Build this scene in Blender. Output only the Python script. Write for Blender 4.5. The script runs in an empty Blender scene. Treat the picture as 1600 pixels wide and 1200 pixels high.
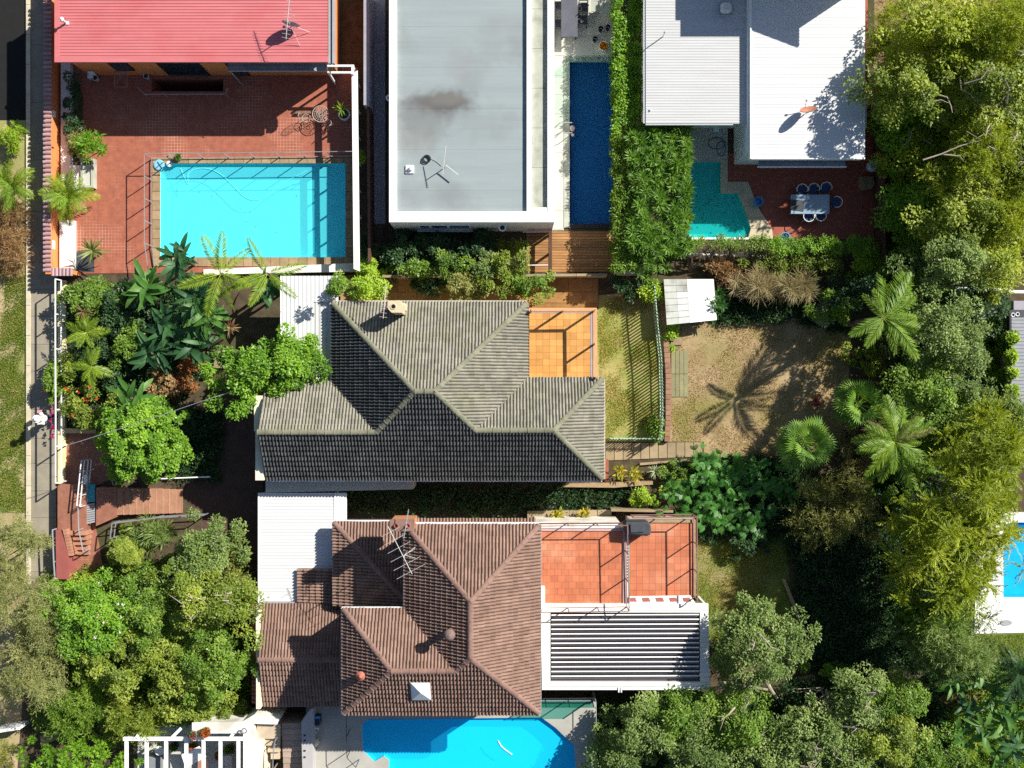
import bpy, bmesh, math, random
import numpy as np
from mathutils import Vector, Matrix
from mathutils.geometry import tessellate_polygon

# ------------------------------------------------------------------ camera, light, exposure
SC = bpy.context.scene
COL = SC.collection
HC, F = 52.0, 1638.0            # drone height above the ground (m), focal length in photo pixels
cam_d = bpy.data.cameras.new('camera')
cam_d.sensor_fit = 'HORIZONTAL'; cam_d.sensor_width = 36.0; cam_d.lens = F / 1600.0 * 36.0
cam_d.clip_end = 1000.0
cam = bpy.data.objects.new('camera', cam_d); COL.objects.link(cam)
cam.location = (0, 0, HC); cam.rotation_euler = (0, 0, 0)
SC.camera = cam
SUN = Vector((0.664, 0.446, 0.599)).normalized()
world = bpy.data.worlds.new('World'); SC.world = world; world.use_nodes = True
wn = world.node_tree.nodes; wl = world.node_tree.links
sky = wn.new('ShaderNodeTexSky'); sky.sky_type = 'NISHITA'; sky.sun_disc = False
sky.sun_elevation = math.asin(SUN.z); sky.sun_rotation = math.atan2(SUN.x, SUN.y); sky.ozone_density = 3.0
wn['Background'].inputs['Strength'].default_value = 0.06
wl.new(sky.outputs['Color'], wn['Background'].inputs['Color'])
sun_d = bpy.data.lights.new('sun', 'SUN'); sun_d.energy = 5.0; sun_d.angle = math.radians(0.5)
sun_d.color = (1.0, 0.955, 0.87)
sun_o = bpy.data.objects.new('sun', sun_d); COL.objects.link(sun_o)
sun_o.rotation_euler = (-SUN).to_track_quat('-Z', 'Y').to_euler(); sun_o.location = (30, 20, 60)
SC.render.engine = 'CYCLES'
SC.view_settings.view_transform = 'Standard'; SC.view_settings.look = 'None'
SC.view_settings.exposure = 0.8; SC.view_settings.gamma = 1.0
SC.view_settings.use_curve_mapping = False
SC.cycles.max_bounces = 6; SC.cycles.transparent_max_bounces = 10
SC.cycles.use_denoising = False

rnd = random.Random(7)
RN = np.random.default_rng(11)

# ------------------------------------------------------------------ helpers
def W(px, py, h=0.0):
    k = (HC - h) / F
    return Vector(((px - 800) * k, (600 - py) * k, h))

ORG = {}
def org(o): return ORG.get(o.name, Vector((0, 0, 0)))

def tag(o, label=None, cat=None, group=None, kind=None):
    if label: o['label'] = label
    if cat: o['category'] = cat
    if group: o['group'] = group
    if kind: o['kind'] = kind
    return o

def thing(name, label, cat, loc, group=None, rz=0.0):
    o = bpy.data.objects.new(name, None); COL.objects.link(o)
    o.empty_display_size = 0.3
    o.location = loc; o.rotation_euler = (0, 0, rz)
    ORG[o.name] = Vector(loc)
    return tag(o, label, cat, group)

def link(name, me, parent=None, loc=None, mtx=None):
    o = bpy.data.objects.new(name, me); COL.objects.link(o)
    if parent is not None:
        o.parent = parent
        ORG[o.name] = org(parent)
    if mtx is not None: o.matrix_local = mtx
    if loc is not None: o.location = loc
    return o

def fast_mesh(name, V, Fq, mat, attrs=None):
    """V (n,3), Fq (m,k) faces of equal size k"""
    me = bpy.data.meshes.new(name)
    V = np.asarray(V, dtype=np.float32); Fq = np.asarray(Fq, dtype=np.int32)
    m, k = Fq.shape
    me.vertices.add(len(V)); me.vertices.foreach_set('co', V.ravel())
    me.loops.add(m * k); me.loops.foreach_set('vertex_index', Fq.ravel())
    me.polygons.add(m)
    me.polygons.foreach_set('loop_start', np.arange(0, m * k, k, dtype=np.int32))
    if attrs:
        for nm, arr in attrs.items():
            at = me.attributes.new(nm, 'FLOAT', 'FACE'); at.data.foreach_set('value', np.asarray(arr, dtype=np.float32))
    me.update(calc_edges=True)
    if mat: me.materials.append(mat)
    return me

class MB:
    def __init__(s): s.v = []; s.f = []; s.m = []; s.mats = []; s.cur = 0
    def use(s, mat):
        if mat not in s.mats: s.mats.append(mat)
        s.cur = s.mats.index(mat); return s
    def add(s, vs, fs):
        n = len(s.v); s.v += [tuple(p) for p in vs]
        for f in fs: s.f.append([i + n for i in f]); s.m.append(s.cur)
        return s
    def prism(s, poly, z0, z1, cap0=True):
        n = len(poly)
        a = 0.0
        for i in range(n): a += poly[i][0] * poly[(i + 1) % n][1] - poly[(i + 1) % n][0] * poly[i][1]
        if a < 0: poly = poly[::-1]
        vs = [(p[0], p[1], z0) for p in poly] + [(p[0], p[1], z1) for p in poly]
        fs = [list(range(n, 2 * n))]
        if cap0: fs.append(list(range(n))[::-1])
        for i in range(n):
            j = (i + 1) % n; fs.append([i, j, n + j, n + i])
        return s.add(vs, fs)
    def box(s, x0, y0, z0, x1, y1, z1):
        return s.prism([(min(x0, x1), min(y0, y1)), (max(x0, x1), min(y0, y1)), (max(x0, x1), max(y0, y1)), (min(x0, x1), max(y0, y1))], z0, z1)
    def pbox(s, x0, y0, x1, y1, z0, z1):            # top outline given in photo pixels
        a = W(x0, y0, z1); b = W(x1, y1, z1); return s.box(a.x, a.y, z0, b.x, b.y, z1)
    def ppoly(s, pts, z0, z1):
        return s.prism([W(p[0], p[1], z1)[:2] for p in pts], z0, z1)
    def bar(s, a, b, w, h):                         # rectangular bar between two points
        a = Vector(a); b = Vector(b); d = (b - a); L = d.length
        if L < 1e-6: return s
        d /= L; up = Vector((0, 0, 1)) if abs(d.z) < 0.95 else Vector((0, 1, 0))
        r = d.cross(up).normalized(); u = r.cross(d)
        vs = []
        for p in (a, b):
            for (i, j) in ((-1, -1), (1, -1), (1, 1), (-1, 1)): vs.append(p + r * (i * w / 2) + u * (j * h / 2))
        return s.add(vs, [[3, 2, 1, 0], [4, 5, 6, 7], [0, 1, 5, 4], [1, 2, 6, 5], [2, 3, 7, 6], [3, 0, 4, 7]])
    def tube(s, pts, r, n=6, r1=None, cap=True):
        pts = [Vector(p) for p in pts]; m = len(pts); vs = []; prev = None
        for i, p in enumerate(pts):
            d = (pts[min(i + 1, m - 1)] - pts[max(i - 1, 0)])
            if d.length < 1e-9: d = Vector((0, 0, 1))
            d.normalize()
            if prev is None:
                up = Vector((0, 0, 1)) if abs(d.z) < 0.9 else Vector((1, 0, 0)); a = d.cross(up).normalized()
            else:
                a = (prev - d * prev.dot(d))
                a = a.normalized() if a.length > 1e-6 else d.orthogonal().normalized()
            prev = a; b = d.cross(a)
            rr = r if r1 is None else r + (r1 - r) * i / max(m - 1, 1)
            for k in range(n):
                t = 2 * math.pi * k / n; vs.append(p + a * (math.cos(t) * rr) + b * (math.sin(t) * rr))
        fs = []
        for i in range(m - 1):
            for k in range(n):
                k2 = (k + 1) % n; fs.append([i * n + k, i * n + k2, (i + 1) * n + k2, (i + 1) * n + k])
        if cap: fs.append(list(range(n))[::-1]); fs.append([(m - 1) * n + k for k in range(n)])
        return s.add(vs, fs)
    def lathe(s, c, prof, n=20, sx=1.0, sy=1.0):    # prof [(r,z)...]
        vs = []; m = len(prof)
        for (r, z) in prof:
            for k in range(n):
                t = 2 * math.pi * k / n; vs.append((c[0] + r * sx * math.cos(t), c[1] + r * sy * math.sin(t), c[2] + z))
        fs = []
        for i in range(m - 1):
            for k in range(n):
                k2 = (k + 1) % n; fs.append([i * n + k, i * n + k2, (i + 1) * n + k2, (i + 1) * n + k])
        fs.append([(m - 1) * n + k for k in range(n)]); fs.append(list(range(n))[::-1])
        return s.add(vs, fs)
    def ring(s, c, R, r, n=24, m=6, sx=1.0, sy=1.0, rot=None):
        vs = []; fs = []
        for i in range(n):
            t = 2 * math.pi * i / n
            for k in range(m):
                q = 2 * math.pi * k / m; rr = R + r * math.cos(q)
                p = Vector((rr * math.cos(t) * sx, rr * math.sin(t) * sy, r * math.sin(q)))
                if rot is not None: p = rot @ p
                vs.append(Vector(c) + p)
        for i in range(n):
            for k in range(m):
                i2 = (i + 1) % n; k2 = (k + 1) % m
                fs.append([i * m + k, i2 * m + k, i2 * m + k2, i * m + k2])
        return s.add(vs, fs)
    def sheet(s, outer, holes, z):                  # flat polygon with holes
        loops = [[Vector((p[0], p[1], 0)) for p in outer]] + [[Vector((p[0], p[1], 0)) for p in h] for h in holes]
        tri = tessellate_polygon(loops); vs = [(p.x, p.y, z) for l in loops for p in l]
        fs = []
        for t in tri:
            a, b, c = (vs[i] for i in t)
            cr = (b[0] - a[0]) * (c[1] - a[1]) - (b[1] - a[1]) * (c[0] - a[0])
            fs.append(list(t) if cr > 0 else list(t)[::-1])
        return s.add(vs, fs)
    def mesh(s, name, off=Vector((0, 0, 0)), smooth=False, bevel=0.0):
        me = bpy.data.meshes.new(name)
        me.from_pydata([(x - off[0], y - off[1], z - off[2]) for (x, y, z) in s.v], [], s.f)
        for m in s.mats: me.materials.append(m)
        me.polygons.foreach_set('material_index', s.m)
        if smooth: me.polygons.foreach_set('use_smooth', [True] * len(s.f))
        me.update()
        if bevel:
            bm = bmesh.new(); bm.from_mesh(me)
            bmesh.ops.bevel(bm, geom=[e for e in bm.edges], offset=bevel, segments=1, affect='EDGES', clamp_overlap=True)
            bm.to_mesh(me); bm.free()
        return me
    def build(s, name, parent=None, smooth=False, bevel=0.0, at=None):
        off = Vector(at) if at is not None else (org(parent) if parent is not None else Vector((0, 0, 0)))
        me = s.mesh(name, off, smooth, bevel)
        o = link(name, me, parent)
        if at is not None:
            if parent is None: o.location = at; ORG[o.name] = Vector(at)
            else: o.location = Vector(at) - org(parent)
        return o

def part(name, mat, parent, fn, smooth=False, bevel=0.0):
    mb = MB(); mb.use(mat); fn(mb); return mb.build(name, parent, smooth, bevel)

def solid(name, mat, fn, label=None, cat=None, kind=None, group=None, smooth=False, bevel=0.0):
    mb = MB(); mb.use(mat); fn(mb)
    c = np.array(mb.v); at = Vector(((c[:, 0].min() + c[:, 0].max()) / 2, (c[:, 1].min() + c[:, 1].max()) / 2, c[:, 2].min()))
    o = mb.build(name, None, smooth, bevel, at=at)
    return tag(o, label, cat, group, kind)

def dup(root, loc, rz=0.0, label=None):
    r = root.copy(); COL.objects.link(r); r.location = loc; r.rotation_euler = (0, 0, rz)
    ORG[r.name] = Vector(loc)
    if label: r['label'] = label
    for ch in list(root.children):
        c = ch.copy(); COL.objects.link(c); c.parent = r
        for g in list(ch.children):
            d = g.copy(); COL.objects.link(d); d.parent = c
    return r

# ------------------------------------------------------------------ materials
MATS = {}
def mat(name, c1, c2=None, scale=4.0, rough=0.7, bump=0.0, vary=0.0, spec=0.3, metal=0.0, detail=5.0, stretch=None, c3=None, scale3=0.4, amt3=0.5):
    if name in MATS: return MATS[name]
    m = bpy.data.materials.new(name); m.use_nodes = True; MATS[name] = m
    nt = m.node_tree; N = nt.nodes; L = nt.links; b = N['Principled BSDF']
    b.inputs['Roughness'].default_value = rough; b.inputs['Metallic'].default_value = metal
    b.inputs['Specular IOR Level'].default_value = spec
    geo = N.new('ShaderNodeNewGeometry'); vec = geo.outputs['Position']
    if stretch:
        mp = N.new('ShaderNodeMapping'); mp.inputs['Scale'].default_value = stretch; L.new(vec, mp.inputs['Vector']); vec = mp.outputs['Vector']
    col = None
    no = N.new('ShaderNodeTexNoise'); no.inputs['Scale'].default_value = scale; no.inputs['Detail'].default_value = detail
    no.inputs['Roughness'].default_value = 0.65
    L.new(vec, no.inputs['Vector'])
    mx = N.new('ShaderNodeMix'); mx.data_type = 'RGBA'
    mx.inputs['A'].default_value = (*c1, 1); mx.inputs['B'].default_value = (*(c2 or tuple(x * 0.8 for x in c1)), 1)
    rp = N.new('ShaderNodeMapRange'); rp.inputs['From Min'].default_value = 0.33; rp.inputs['From Max'].default_value = 0.67
    L.new(no.outputs['Fac'], rp.inputs['Value']); L.new(rp.outputs['Result'], mx.inputs['Factor'])
    col = mx.outputs['Result']
    if c3:
        n3 = N.new('ShaderNodeTexNoise'); n3.inputs['Scale'].default_value = scale3; n3.inputs['Detail'].default_value = 6.0
        L.new(geo.outputs['Position'], n3.inputs['Vector'])
        r3 = N.new('ShaderNodeMapRange'); r3.inputs['From Min'].default_value = 0.5; r3.inputs['From Max'].default_value = 0.68
        r3.inputs['To Max'].default_value = amt3
        L.new(n3.outputs['Fac'], r3.inputs['Value'])
        m3 = N.new('ShaderNodeMix'); m3.data_type = 'RGBA'; m3.inputs['B'].default_value = (*c3, 1)
        L.new(col, m3.inputs['A']); L.new(r3.outputs['Result'], m3.inputs['Factor']); col = m3.outputs['Result']
    if vary:
        oi = N.new('ShaderNodeObjectInfo'); ad = N.new('ShaderNodeMath'); ad.operation = 'ADD'
        L.new(oi.outputs['Random'], ad.inputs[0]); L.new(geo.outputs['Random Per Island'], ad.inputs[1])
        fr = N.new('ShaderNodeMath'); fr.operation = 'FRACT'; L.new(ad.outputs[0], fr.inputs[0])
        mr = N.new('ShaderNodeMapRange'); mr.inputs['To Min'].default_value = 1 - vary; mr.inputs['To Max'].default_value = 1 + vary
        L.new(fr.outputs[0], mr.inputs['Value'])
        hs = N.new('ShaderNodeHueSaturation'); L.new(mr.outputs['Result'], hs.inputs['Value']); L.new(col, hs.inputs['Color']); col = hs.outputs['Color']
    L.new(col, b.inputs['Base Color'])
    if bump:
        bp = N.new('ShaderNodeBump'); bp.inputs['Strength'].default_value = bump; bp.inputs['Distance'].default_value = 0.03
        n2 = N.new('ShaderNodeTexNoise'); n2.inputs['Scale'].default_value = scale * 5; n2.inputs['Detail'].default_value = 4
        L.new(vec, n2.inputs['Vector']); L.new(n2.outputs['Fac'], bp.inputs['Height']); L.new(bp.outputs['Normal'], b.inputs['Normal'])
    return m

def tile_mat(name, c1, c2, grout, size, gap=0.06, rough=0.55, off=0.0, bump=0.3, dirt=None):
    if name in MATS: return MATS[name]
    m = mat(name, c1, c2, 3.0, rough, 0.1)
    nt = m.node_tree; N = nt.nodes; L = nt.links; b = N['Principled BSDF']
    src = b.inputs['Base Color'].links[0].from_socket
    geo = N.new('ShaderNodeNewGeometry')
    br = N.new('ShaderNodeTexBrick'); br.offset = off; br.inputs['Scale'].default_value = 1.0
    br.inputs['Brick Width'].default_value = size; br.inputs['Row Height'].default_value = size
    br.inputs['Mortar Size'].default_value = size * gap; br.inputs['Mortar'].default_value = (0, 0, 0, 1)
    br.inputs['Color1'].default_value = (1, 1, 1, 1); br.inputs['Color2'].default_value = (1, 1, 1, 1)
    L.new(geo.outputs['Position'], br.inputs['Vector'])
    n3 = N.new('ShaderNodeTexNoise'); n3.inputs['Scale'].default_value = 0.5; n3.inputs['Detail'].default_value = 4
    L.new(geo.outputs['Position'], n3.inputs['Vector'])
    rp = N.new('ShaderNodeMapRange'); rp.inputs['From Min'].default_value = 0.5; rp.inputs['From Max'].default_value = 0.66
    rp.inputs['To Min'].default_value = 0.02; rp.inputs['To Max'].default_value = 0.75
    L.new(n3.outputs['Fac'], rp.inputs['Value'])
    ml = N.new('ShaderNodeMath'); ml.operation = 'MULTIPLY'
    L.new(br.outputs['Fac'], ml.inputs[0]); L.new(rp.outputs['Result'], ml.inputs[1])
    mx = N.new('ShaderNodeMix'); mx.data_type = 'RGBA'; mx.inputs['B'].default_value = (*grout, 1)
    L.new(ml.outputs[0], mx.inputs['Factor']); L.new(src, mx.inputs['A']); L.new(mx.outputs['Result'], b.inputs['Base Color'])
    return m

def leaf_mat(name, cols, rough=0.46, trans=0.35, spec=0.32):
    if name in MATS: return MATS[name]
    m = bpy.data.materials.new(name); m.use_nodes = True; MATS[name] = m
    nt = m.node_tree; N = nt.nodes; L = nt.links; b = N['Principled BSDF']; out = N['Material Output']
    at = N.new('ShaderNodeAttribute'); at.attribute_name = 'tint'
    cr = N.new('ShaderNodeValToRGB'); el = cr.color_ramp.elements
    el[0].color = (*cols[0], 1); el[1].color = (*cols[-1], 1)
    for i, c in enumerate(cols[1:-1]):
        e = el.new((i + 1) / (len(cols) - 1)); e.color = (*c, 1)
    oi = N.new('ShaderNodeObjectInfo')
    ad = N.new('ShaderNodeMath'); ad.operation = 'MULTIPLY_ADD'; ad.inputs[1].default_value = 0.16
    L.new(oi.outputs['Random'], ad.inputs[0]); L.new(at.outputs['Fac'], ad.inputs[2])
    L.new(ad.outputs[0], cr.inputs['Fac'])
    L.new(cr.outputs['Color'], b.inputs['Base Color'])
    b.inputs['Roughness'].default_value = rough; b.inputs['Specular IOR Level'].default_value = spec
    if trans > 0:
        tr = N.new('ShaderNodeBsdfTranslucent'); hs = N.new('ShaderNodeHueSaturation')
        hs.inputs['Value'].default_value = 1.5; hs.inputs['Saturation'].default_value = 1.1; hs.inputs['Hue'].default_value = 0.485
        L.new(cr.outputs['Color'], hs.inputs['Color']); L.new(hs.outputs['Color'], tr.inputs['Color'])
        ms = N.new('ShaderNodeMixShader'); ms.inputs['Fac'].default_value = trans
        L.new(b.outputs[0], ms.inputs[1]); L.new(tr.outputs[0], ms.inputs[2]); L.new(ms.outputs[0], out.inputs['Surface'])
    return m

def water_mat(name, tint, wav=6.0, bump=0.08, body=None, turb=0.0):
    m = bpy.data.materials.new(name); m.use_nodes = True
    nt = m.node_tree; N = nt.nodes; L = nt.links; N.remove(N['Principled BSDF']); out = N['Material Output']
    t = N.new('ShaderNodeBsdfTransparent'); t.inputs['Color'].default_value = (*tint, 1)
    g = N.new('ShaderNodeBsdfGlossy'); g.inputs['Roughness'].default_value = 0.03
    fr = N.new('ShaderNodeFresnel'); fr.inputs['IOR'].default_value = 1.33
    geo = N.new('ShaderNodeNewGeometry'); no = N.new('ShaderNodeTexNoise'); no.inputs['Scale'].default_value = wav; no.inputs['Detail'].default_value = 2
    L.new(geo.outputs['Position'], no.inputs['Vector'])
    bp = N.new('ShaderNodeBump'); bp.inputs['Strength'].default_value = bump; bp.inputs['Distance'].default_value = 0.2
    L.new(no.outputs['Fac'], bp.inputs['Height']); L.new(bp.outputs['Normal'], g.inputs['Normal']); L.new(bp.outputs['Normal'], fr.inputs['Normal'])
    iv = N.new('ShaderNodeMath'); iv.operation = 'SUBTRACT'; iv.inputs[0].default_value = 1.0; L.new(geo.outputs['Backfacing'], iv.inputs[1])
    mu = N.new('ShaderNodeMath'); mu.operation = 'MULTIPLY'; L.new(fr.outputs[0], mu.inputs[0]); L.new(iv.outputs[0], mu.inputs[1])
    ms = N.new('ShaderNodeMixShader'); L.new(mu.outputs[0], ms.inputs['Fac']); L.new(t.outputs[0], ms.inputs[1]); L.new(g.outputs[0], ms.inputs[2])
    if body:
        df = N.new('ShaderNodeBsdfDiffuse'); df.inputs['Color'].default_value = (*body, 1); tm = N.new('ShaderNodeMixShader'); tm.inputs['Fac'].default_value = turb
        L.new(t.outputs[0], tm.inputs[1]); L.new(df.outputs[0], tm.inputs[2]); L.new(tm.outputs[0], ms.inputs[1])
    L.new(ms.outputs[0], out.inputs['Surface']); return m

def glass_mat(name, tint=(0.8, 0.93, 0.9)):
    if name in MATS: return MATS[name]
    m = water_mat(name, tint, 1.0, 0.0); MATS[name] = m; return m

M = dict(
    soil=mat('soil', (0.05, 0.035, 0.02), (0.10, 0.075, 0.045), 2.5, 0.95, 0.6, c3=(0.05, 0.06, 0.02), scale3=0.3, amt3=0.7),
    verge=mat('verge_soil', (0.42, 0.32, 0.19), (0.30, 0.24, 0.11), 1.4, 0.95, 0.5, c3=(0.16, 0.21, 0.03), scale3=0.6, amt3=0.85),
    litter=mat('leaf_litter', (0.30, 0.21, 0.12), (0.17, 0.12, 0.06), 3.0, 0.95, 0.5, c3=(0.12, 0.13, 0.04), scale3=0.5, amt3=0.6),
    lawn=mat('lawn_soil', (0.20, 0.25, 0.05), (0.32, 0.27, 0.10), 1.6, 0.95, 0.5, c3=(0.46, 0.33, 0.17), scale3=0.35, amt3=0.8),
    dry=mat('dry_ground', (0.40, 0.29, 0.165), (0.25, 0.185, 0.085), 1.1, 0.95, 0.6, c3=(0.20, 0.19, 0.05), scale3=0.33, amt3=0.9),
    green=mat('green_ground', (0.10, 0.15, 0.025), (0.17, 0.19, 0.05), 1.6, 0.95, 0.5, c3=(0.30, 0.22, 0.11), scale3=0.35, amt3=0.8),
    concrete=mat('concrete', (0.30, 0.265, 0.20), (0.24, 0.21, 0.155), 1.8, 0.85, 0.15, vary=0.07),
    path_concrete=mat('path_concrete', (0.34, 0.33, 0.29), (0.28, 0.27, 0.23), 1.0, 0.8, 0.1, c3=(0.22, 0.22, 0.19), scale3=0.8, amt3=0.5),
    kerb=mat('kerb_stone', (0.58, 0.52, 0.38), (0.45, 0.40, 0.28), 3.0, 0.85, 0.2),
    white=mat('white_paint', (0.80, 0.80, 0.77), (0.74, 0.74, 0.71), 2.0, 0.6),
    white_stain=mat('stained_white', (0.78, 0.76, 0.70), (0.66, 0.63, 0.55), 1.5, 0.7, c3=(0.35, 0.32, 0.24), scale3=1.2, amt3=0.6),
    whitemetal=mat('white_metal', (0.78, 0.78, 0.77), (0.72, 0.72, 0.71), 3.0, 0.4, spec=0.5),
    cream=mat('cream_render', (0.80, 0.70, 0.40), (0.68, 0.56, 0.28), 2.0, 0.85, 0.1, c3=(0.45, 0.36, 0.18), scale3=1.0, amt3=0.5),
    cream2=mat('pale_cream_render', (0.80, 0.73, 0.55), (0.70, 0.62, 0.45), 1.5, 0.85, 0.1, c3=(0.5, 0.42, 0.28), scale3=0.9, amt3=0.4),
    orange=mat('orange_render', (0.68, 0.24, 0.08), (0.60, 0.20, 0.06), 2.0, 0.85, 0.1),
    redroof=mat('red_roof_paint', (0.53, 0.165, 0.17), (0.47, 0.14, 0.145), 1.2, 0.45, spec=0.35, stretch=(0.4, 3, 1), c3=(0.44, 0.08, 0.08), scale3=0.5, amt3=0.4),
    brick_red=mat('red_brick', (0.36, 0.12, 0.07), (0.28, 0.09, 0.05), 6.0, 0.85, 0.2, vary=0.2),
    terracotta=mat('terracotta', (0.40, 0.20, 0.13), (0.31, 0.145, 0.09), 3.0, 0.7, 0.1, vary=0.08),
    coping=mat('tan_coping', (0.36, 0.25, 0.14), (0.26, 0.18, 0.10), 4.0, 0.8, 0.2, vary=0.14),
    membrane=mat('grey_membrane', (0.275, 0.315, 0.32), (0.23, 0.27, 0.275), 0.7, 0.6, stretch=(0.15, 2.2, 1), c3=(0.17, 0.185, 0.18), scale3=0.3, amt3=0.6),
    ledge=mat('stained_ledge', (0.42, 0.43, 0.36), (0.34, 0.36, 0.29), 1.4, 0.8, c3=(0.16, 0.16, 0.12), scale3=1.1, amt3=0.5),
    pale_tile=mat('pale_stone_tile', (0.52, 0.51, 0.44), (0.46, 0.45, 0.39), 1.5, 0.6, vary=0.04),
    greywall=mat('grey_render', (0.34, 0.32, 0.36), (0.27, 0.26, 0.29), 1.5, 0.8),
    dark=mat('dark_metal', (0.03, 0.03, 0.035), (0.02, 0.02, 0.022), 3.0, 0.5),
    charcoal=mat('charcoal_cloth', (0.055, 0.06, 0.07), (0.04, 0.045, 0.05), 3.0, 0.7),
    steel=mat('galvanised_steel', (0.50, 0.50, 0.50), (0.40, 0.40, 0.40), 5.0, 0.35, metal=0.6),
    greymetal=mat('grey_metal', (0.33, 0.34, 0.36), (0.28, 0.29, 0.31), 3.0, 0.45),
    timber=mat('decking_timber', (0.40, 0.205, 0.075), (0.27, 0.13, 0.045), 1.3, 0.6, 0.15, vary=0.22, stretch=(1, 9, 1)),
    wood_step=mat('worn_step_timber', (0.36, 0.22, 0.11), (0.27, 0.16, 0.075), 1.3, 0.7, 0.15, vary=0.16),
    slab=mat('brown_paver', (0.36, 0.19, 0.06), (0.22, 0.115, 0.04), 1.6, 0.7, 0.2, vary=0.18),
    sleeper=mat('weathered_sleeper', (0.33, 0.25, 0.15), (0.25, 0.19, 0.11), 1.5, 0.9, 0.3, vary=0.12),
    greenboard=mat('green_grey_board', (0.27, 0.25, 0.13), (0.21, 0.20, 0.11), 2.0, 0.9, 0.2, vary=0.14),
    picket=mat('weathered_green_picket', (0.22, 0.42, 0.30), (0.45, 0.52, 0.42), 8.0, 0.8, 0.1, vary=0.25),
    darktimber=mat('dark_timber', (0.11, 0.05, 0.03), (0.07, 0.035, 0.02), 3.0, 0.7),
    greytile=mat('grey_roof_tile', (0.255, 0.24, 0.195), (0.175, 0.168, 0.137), 1.6, 0.85, 0.3, vary=0.13, spec=0.12, c3=(0.18, 0.18, 0.11), scale3=0.7, amt3=0.55),
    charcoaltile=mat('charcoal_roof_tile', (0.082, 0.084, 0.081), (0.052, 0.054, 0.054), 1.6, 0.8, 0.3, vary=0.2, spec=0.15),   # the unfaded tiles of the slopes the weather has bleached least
    greycap=mat('grey_ridge_cap', (0.215, 0.205, 0.145), (0.15, 0.155, 0.105), 2.5, 0.85, 0.3, vary=0.1, spec=0.15),
    browntile=mat('brown_roof_tile', (0.255, 0.165, 0.128), (0.18, 0.112, 0.086), 1.6, 0.8, 0.2, vary=0.13, spec=0.15),
    browncap=mat('brown_ridge_cap', (0.25, 0.155, 0.125), (0.19, 0.115, 0.092), 2.5, 0.8, 0.2, vary=0.12, spec=0.15),
    redtile=mat('red_cap_tile', (0.36, 0.12, 0.085), (0.28, 0.09, 0.065), 3.0, 0.7, vary=0.15),
    purplecap=mat('purple_cap_tile', (0.40, 0.26, 0.27), (0.30, 0.19, 0.21), 3.0, 0.7, vary=0.15),
    wingtile_o=mat('amber_floor_tile', (0.60, 0.30, 0.085), (0.50, 0.23, 0.06), 0.9, 0.55, 0.05, vary=0.16),
    wingtile_r=mat('orange_floor_tile', (0.50, 0.165, 0.08), (0.42, 0.13, 0.062), 0.9, 0.55, 0.05, vary=0.12, c3=(0.60, 0.27, 0.16), scale3=0.7, amt3=0.55),
    grout=mat('tile_grout', (0.36, 0.17, 0.09), (0.28, 0.13, 0.07), 3.0, 0.9),
    chimney=mat('pale_chimney_render', (0.60, 0.50, 0.33), (0.48, 0.40, 0.26), 3.0, 0.85, 0.2),
    bark=mat('bark', (0.16, 0.12, 0.085), (0.09, 0.065, 0.045), 5.0, 0.9, 0.4),
    palebark=mat('pale_bark', (0.42, 0.36, 0.28), (0.28, 0.23, 0.17), 5.0, 0.9, 0.3),
    street_shade=mat('painted_street_shade', (0.012, 0.013, 0.012), (0.009, 0.010, 0.009), 3.0, 0.9, 0.3),  # near-black colour standing for cast shadow on the street corner
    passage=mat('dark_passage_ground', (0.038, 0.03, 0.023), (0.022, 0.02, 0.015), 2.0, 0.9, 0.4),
    black=mat('black_void', (0.008, 0.008, 0.008), (0.006, 0.006, 0.006), 2.0, 0.9),
    window=mat('window_glass', (0.03, 0.04, 0.05), (0.02, 0.03, 0.04), 1.0, 0.08, spec=0.8),
    blue_plastic=mat('blue_plastic', (0.10, 0.30, 0.55), (0.08, 0.25, 0.48), 3.0, 0.4),
    skin=mat('skin', (0.55, 0.33, 0.24), (0.5, 0.29, 0.2), 6.0, 0.55),
    cloth=mat('white_cloth', (0.82, 0.82, 0.84), (0.76, 0.76, 0.78), 6.0, 0.9),
    jean=mat('dark_trousers', (0.05, 0.06, 0.09), (0.04, 0.05, 0.07), 6.0, 0.9),
    gold=mat('orange_flower', (0.75, 0.33, 0.02), (0.65, 0.25, 0.02), 9.0, 0.6),
    petal=mat('red_orange_petal', (0.70, 0.10, 0.03), (0.6, 0.06, 0.03), 9.0, 0.6),
    glaze=mat('pale_glazed_pot', (0.45, 0.55, 0.55), (0.55, 0.65, 0.66), 4.0, 0.25, spec=0.6),
)
M['patio'] = tile_mat('red_patio_tile', (0.37, 0.125, 0.075), (0.26, 0.085, 0.052), (0.62, 0.38, 0.28), 0.155, 0.05)
M['deck_red'] = tile_mat('dark_red_paving', (0.33, 0.085, 0.05), (0.25, 0.06, 0.035), (0.40, 0.2, 0.14), 0.3, 0.03)
M['front'] = tile_mat('terracotta_front_paving', (0.31, 0.135, 0.09), (0.23, 0.095, 0.06), (0.5, 0.26, 0.17), 0.3, 0.03)
M['driveway'] = mat('driveway_paving', (0.10, 0.055, 0.042), (0.065, 0.036, 0.028), 2.0, 0.8, 0.2)

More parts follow.
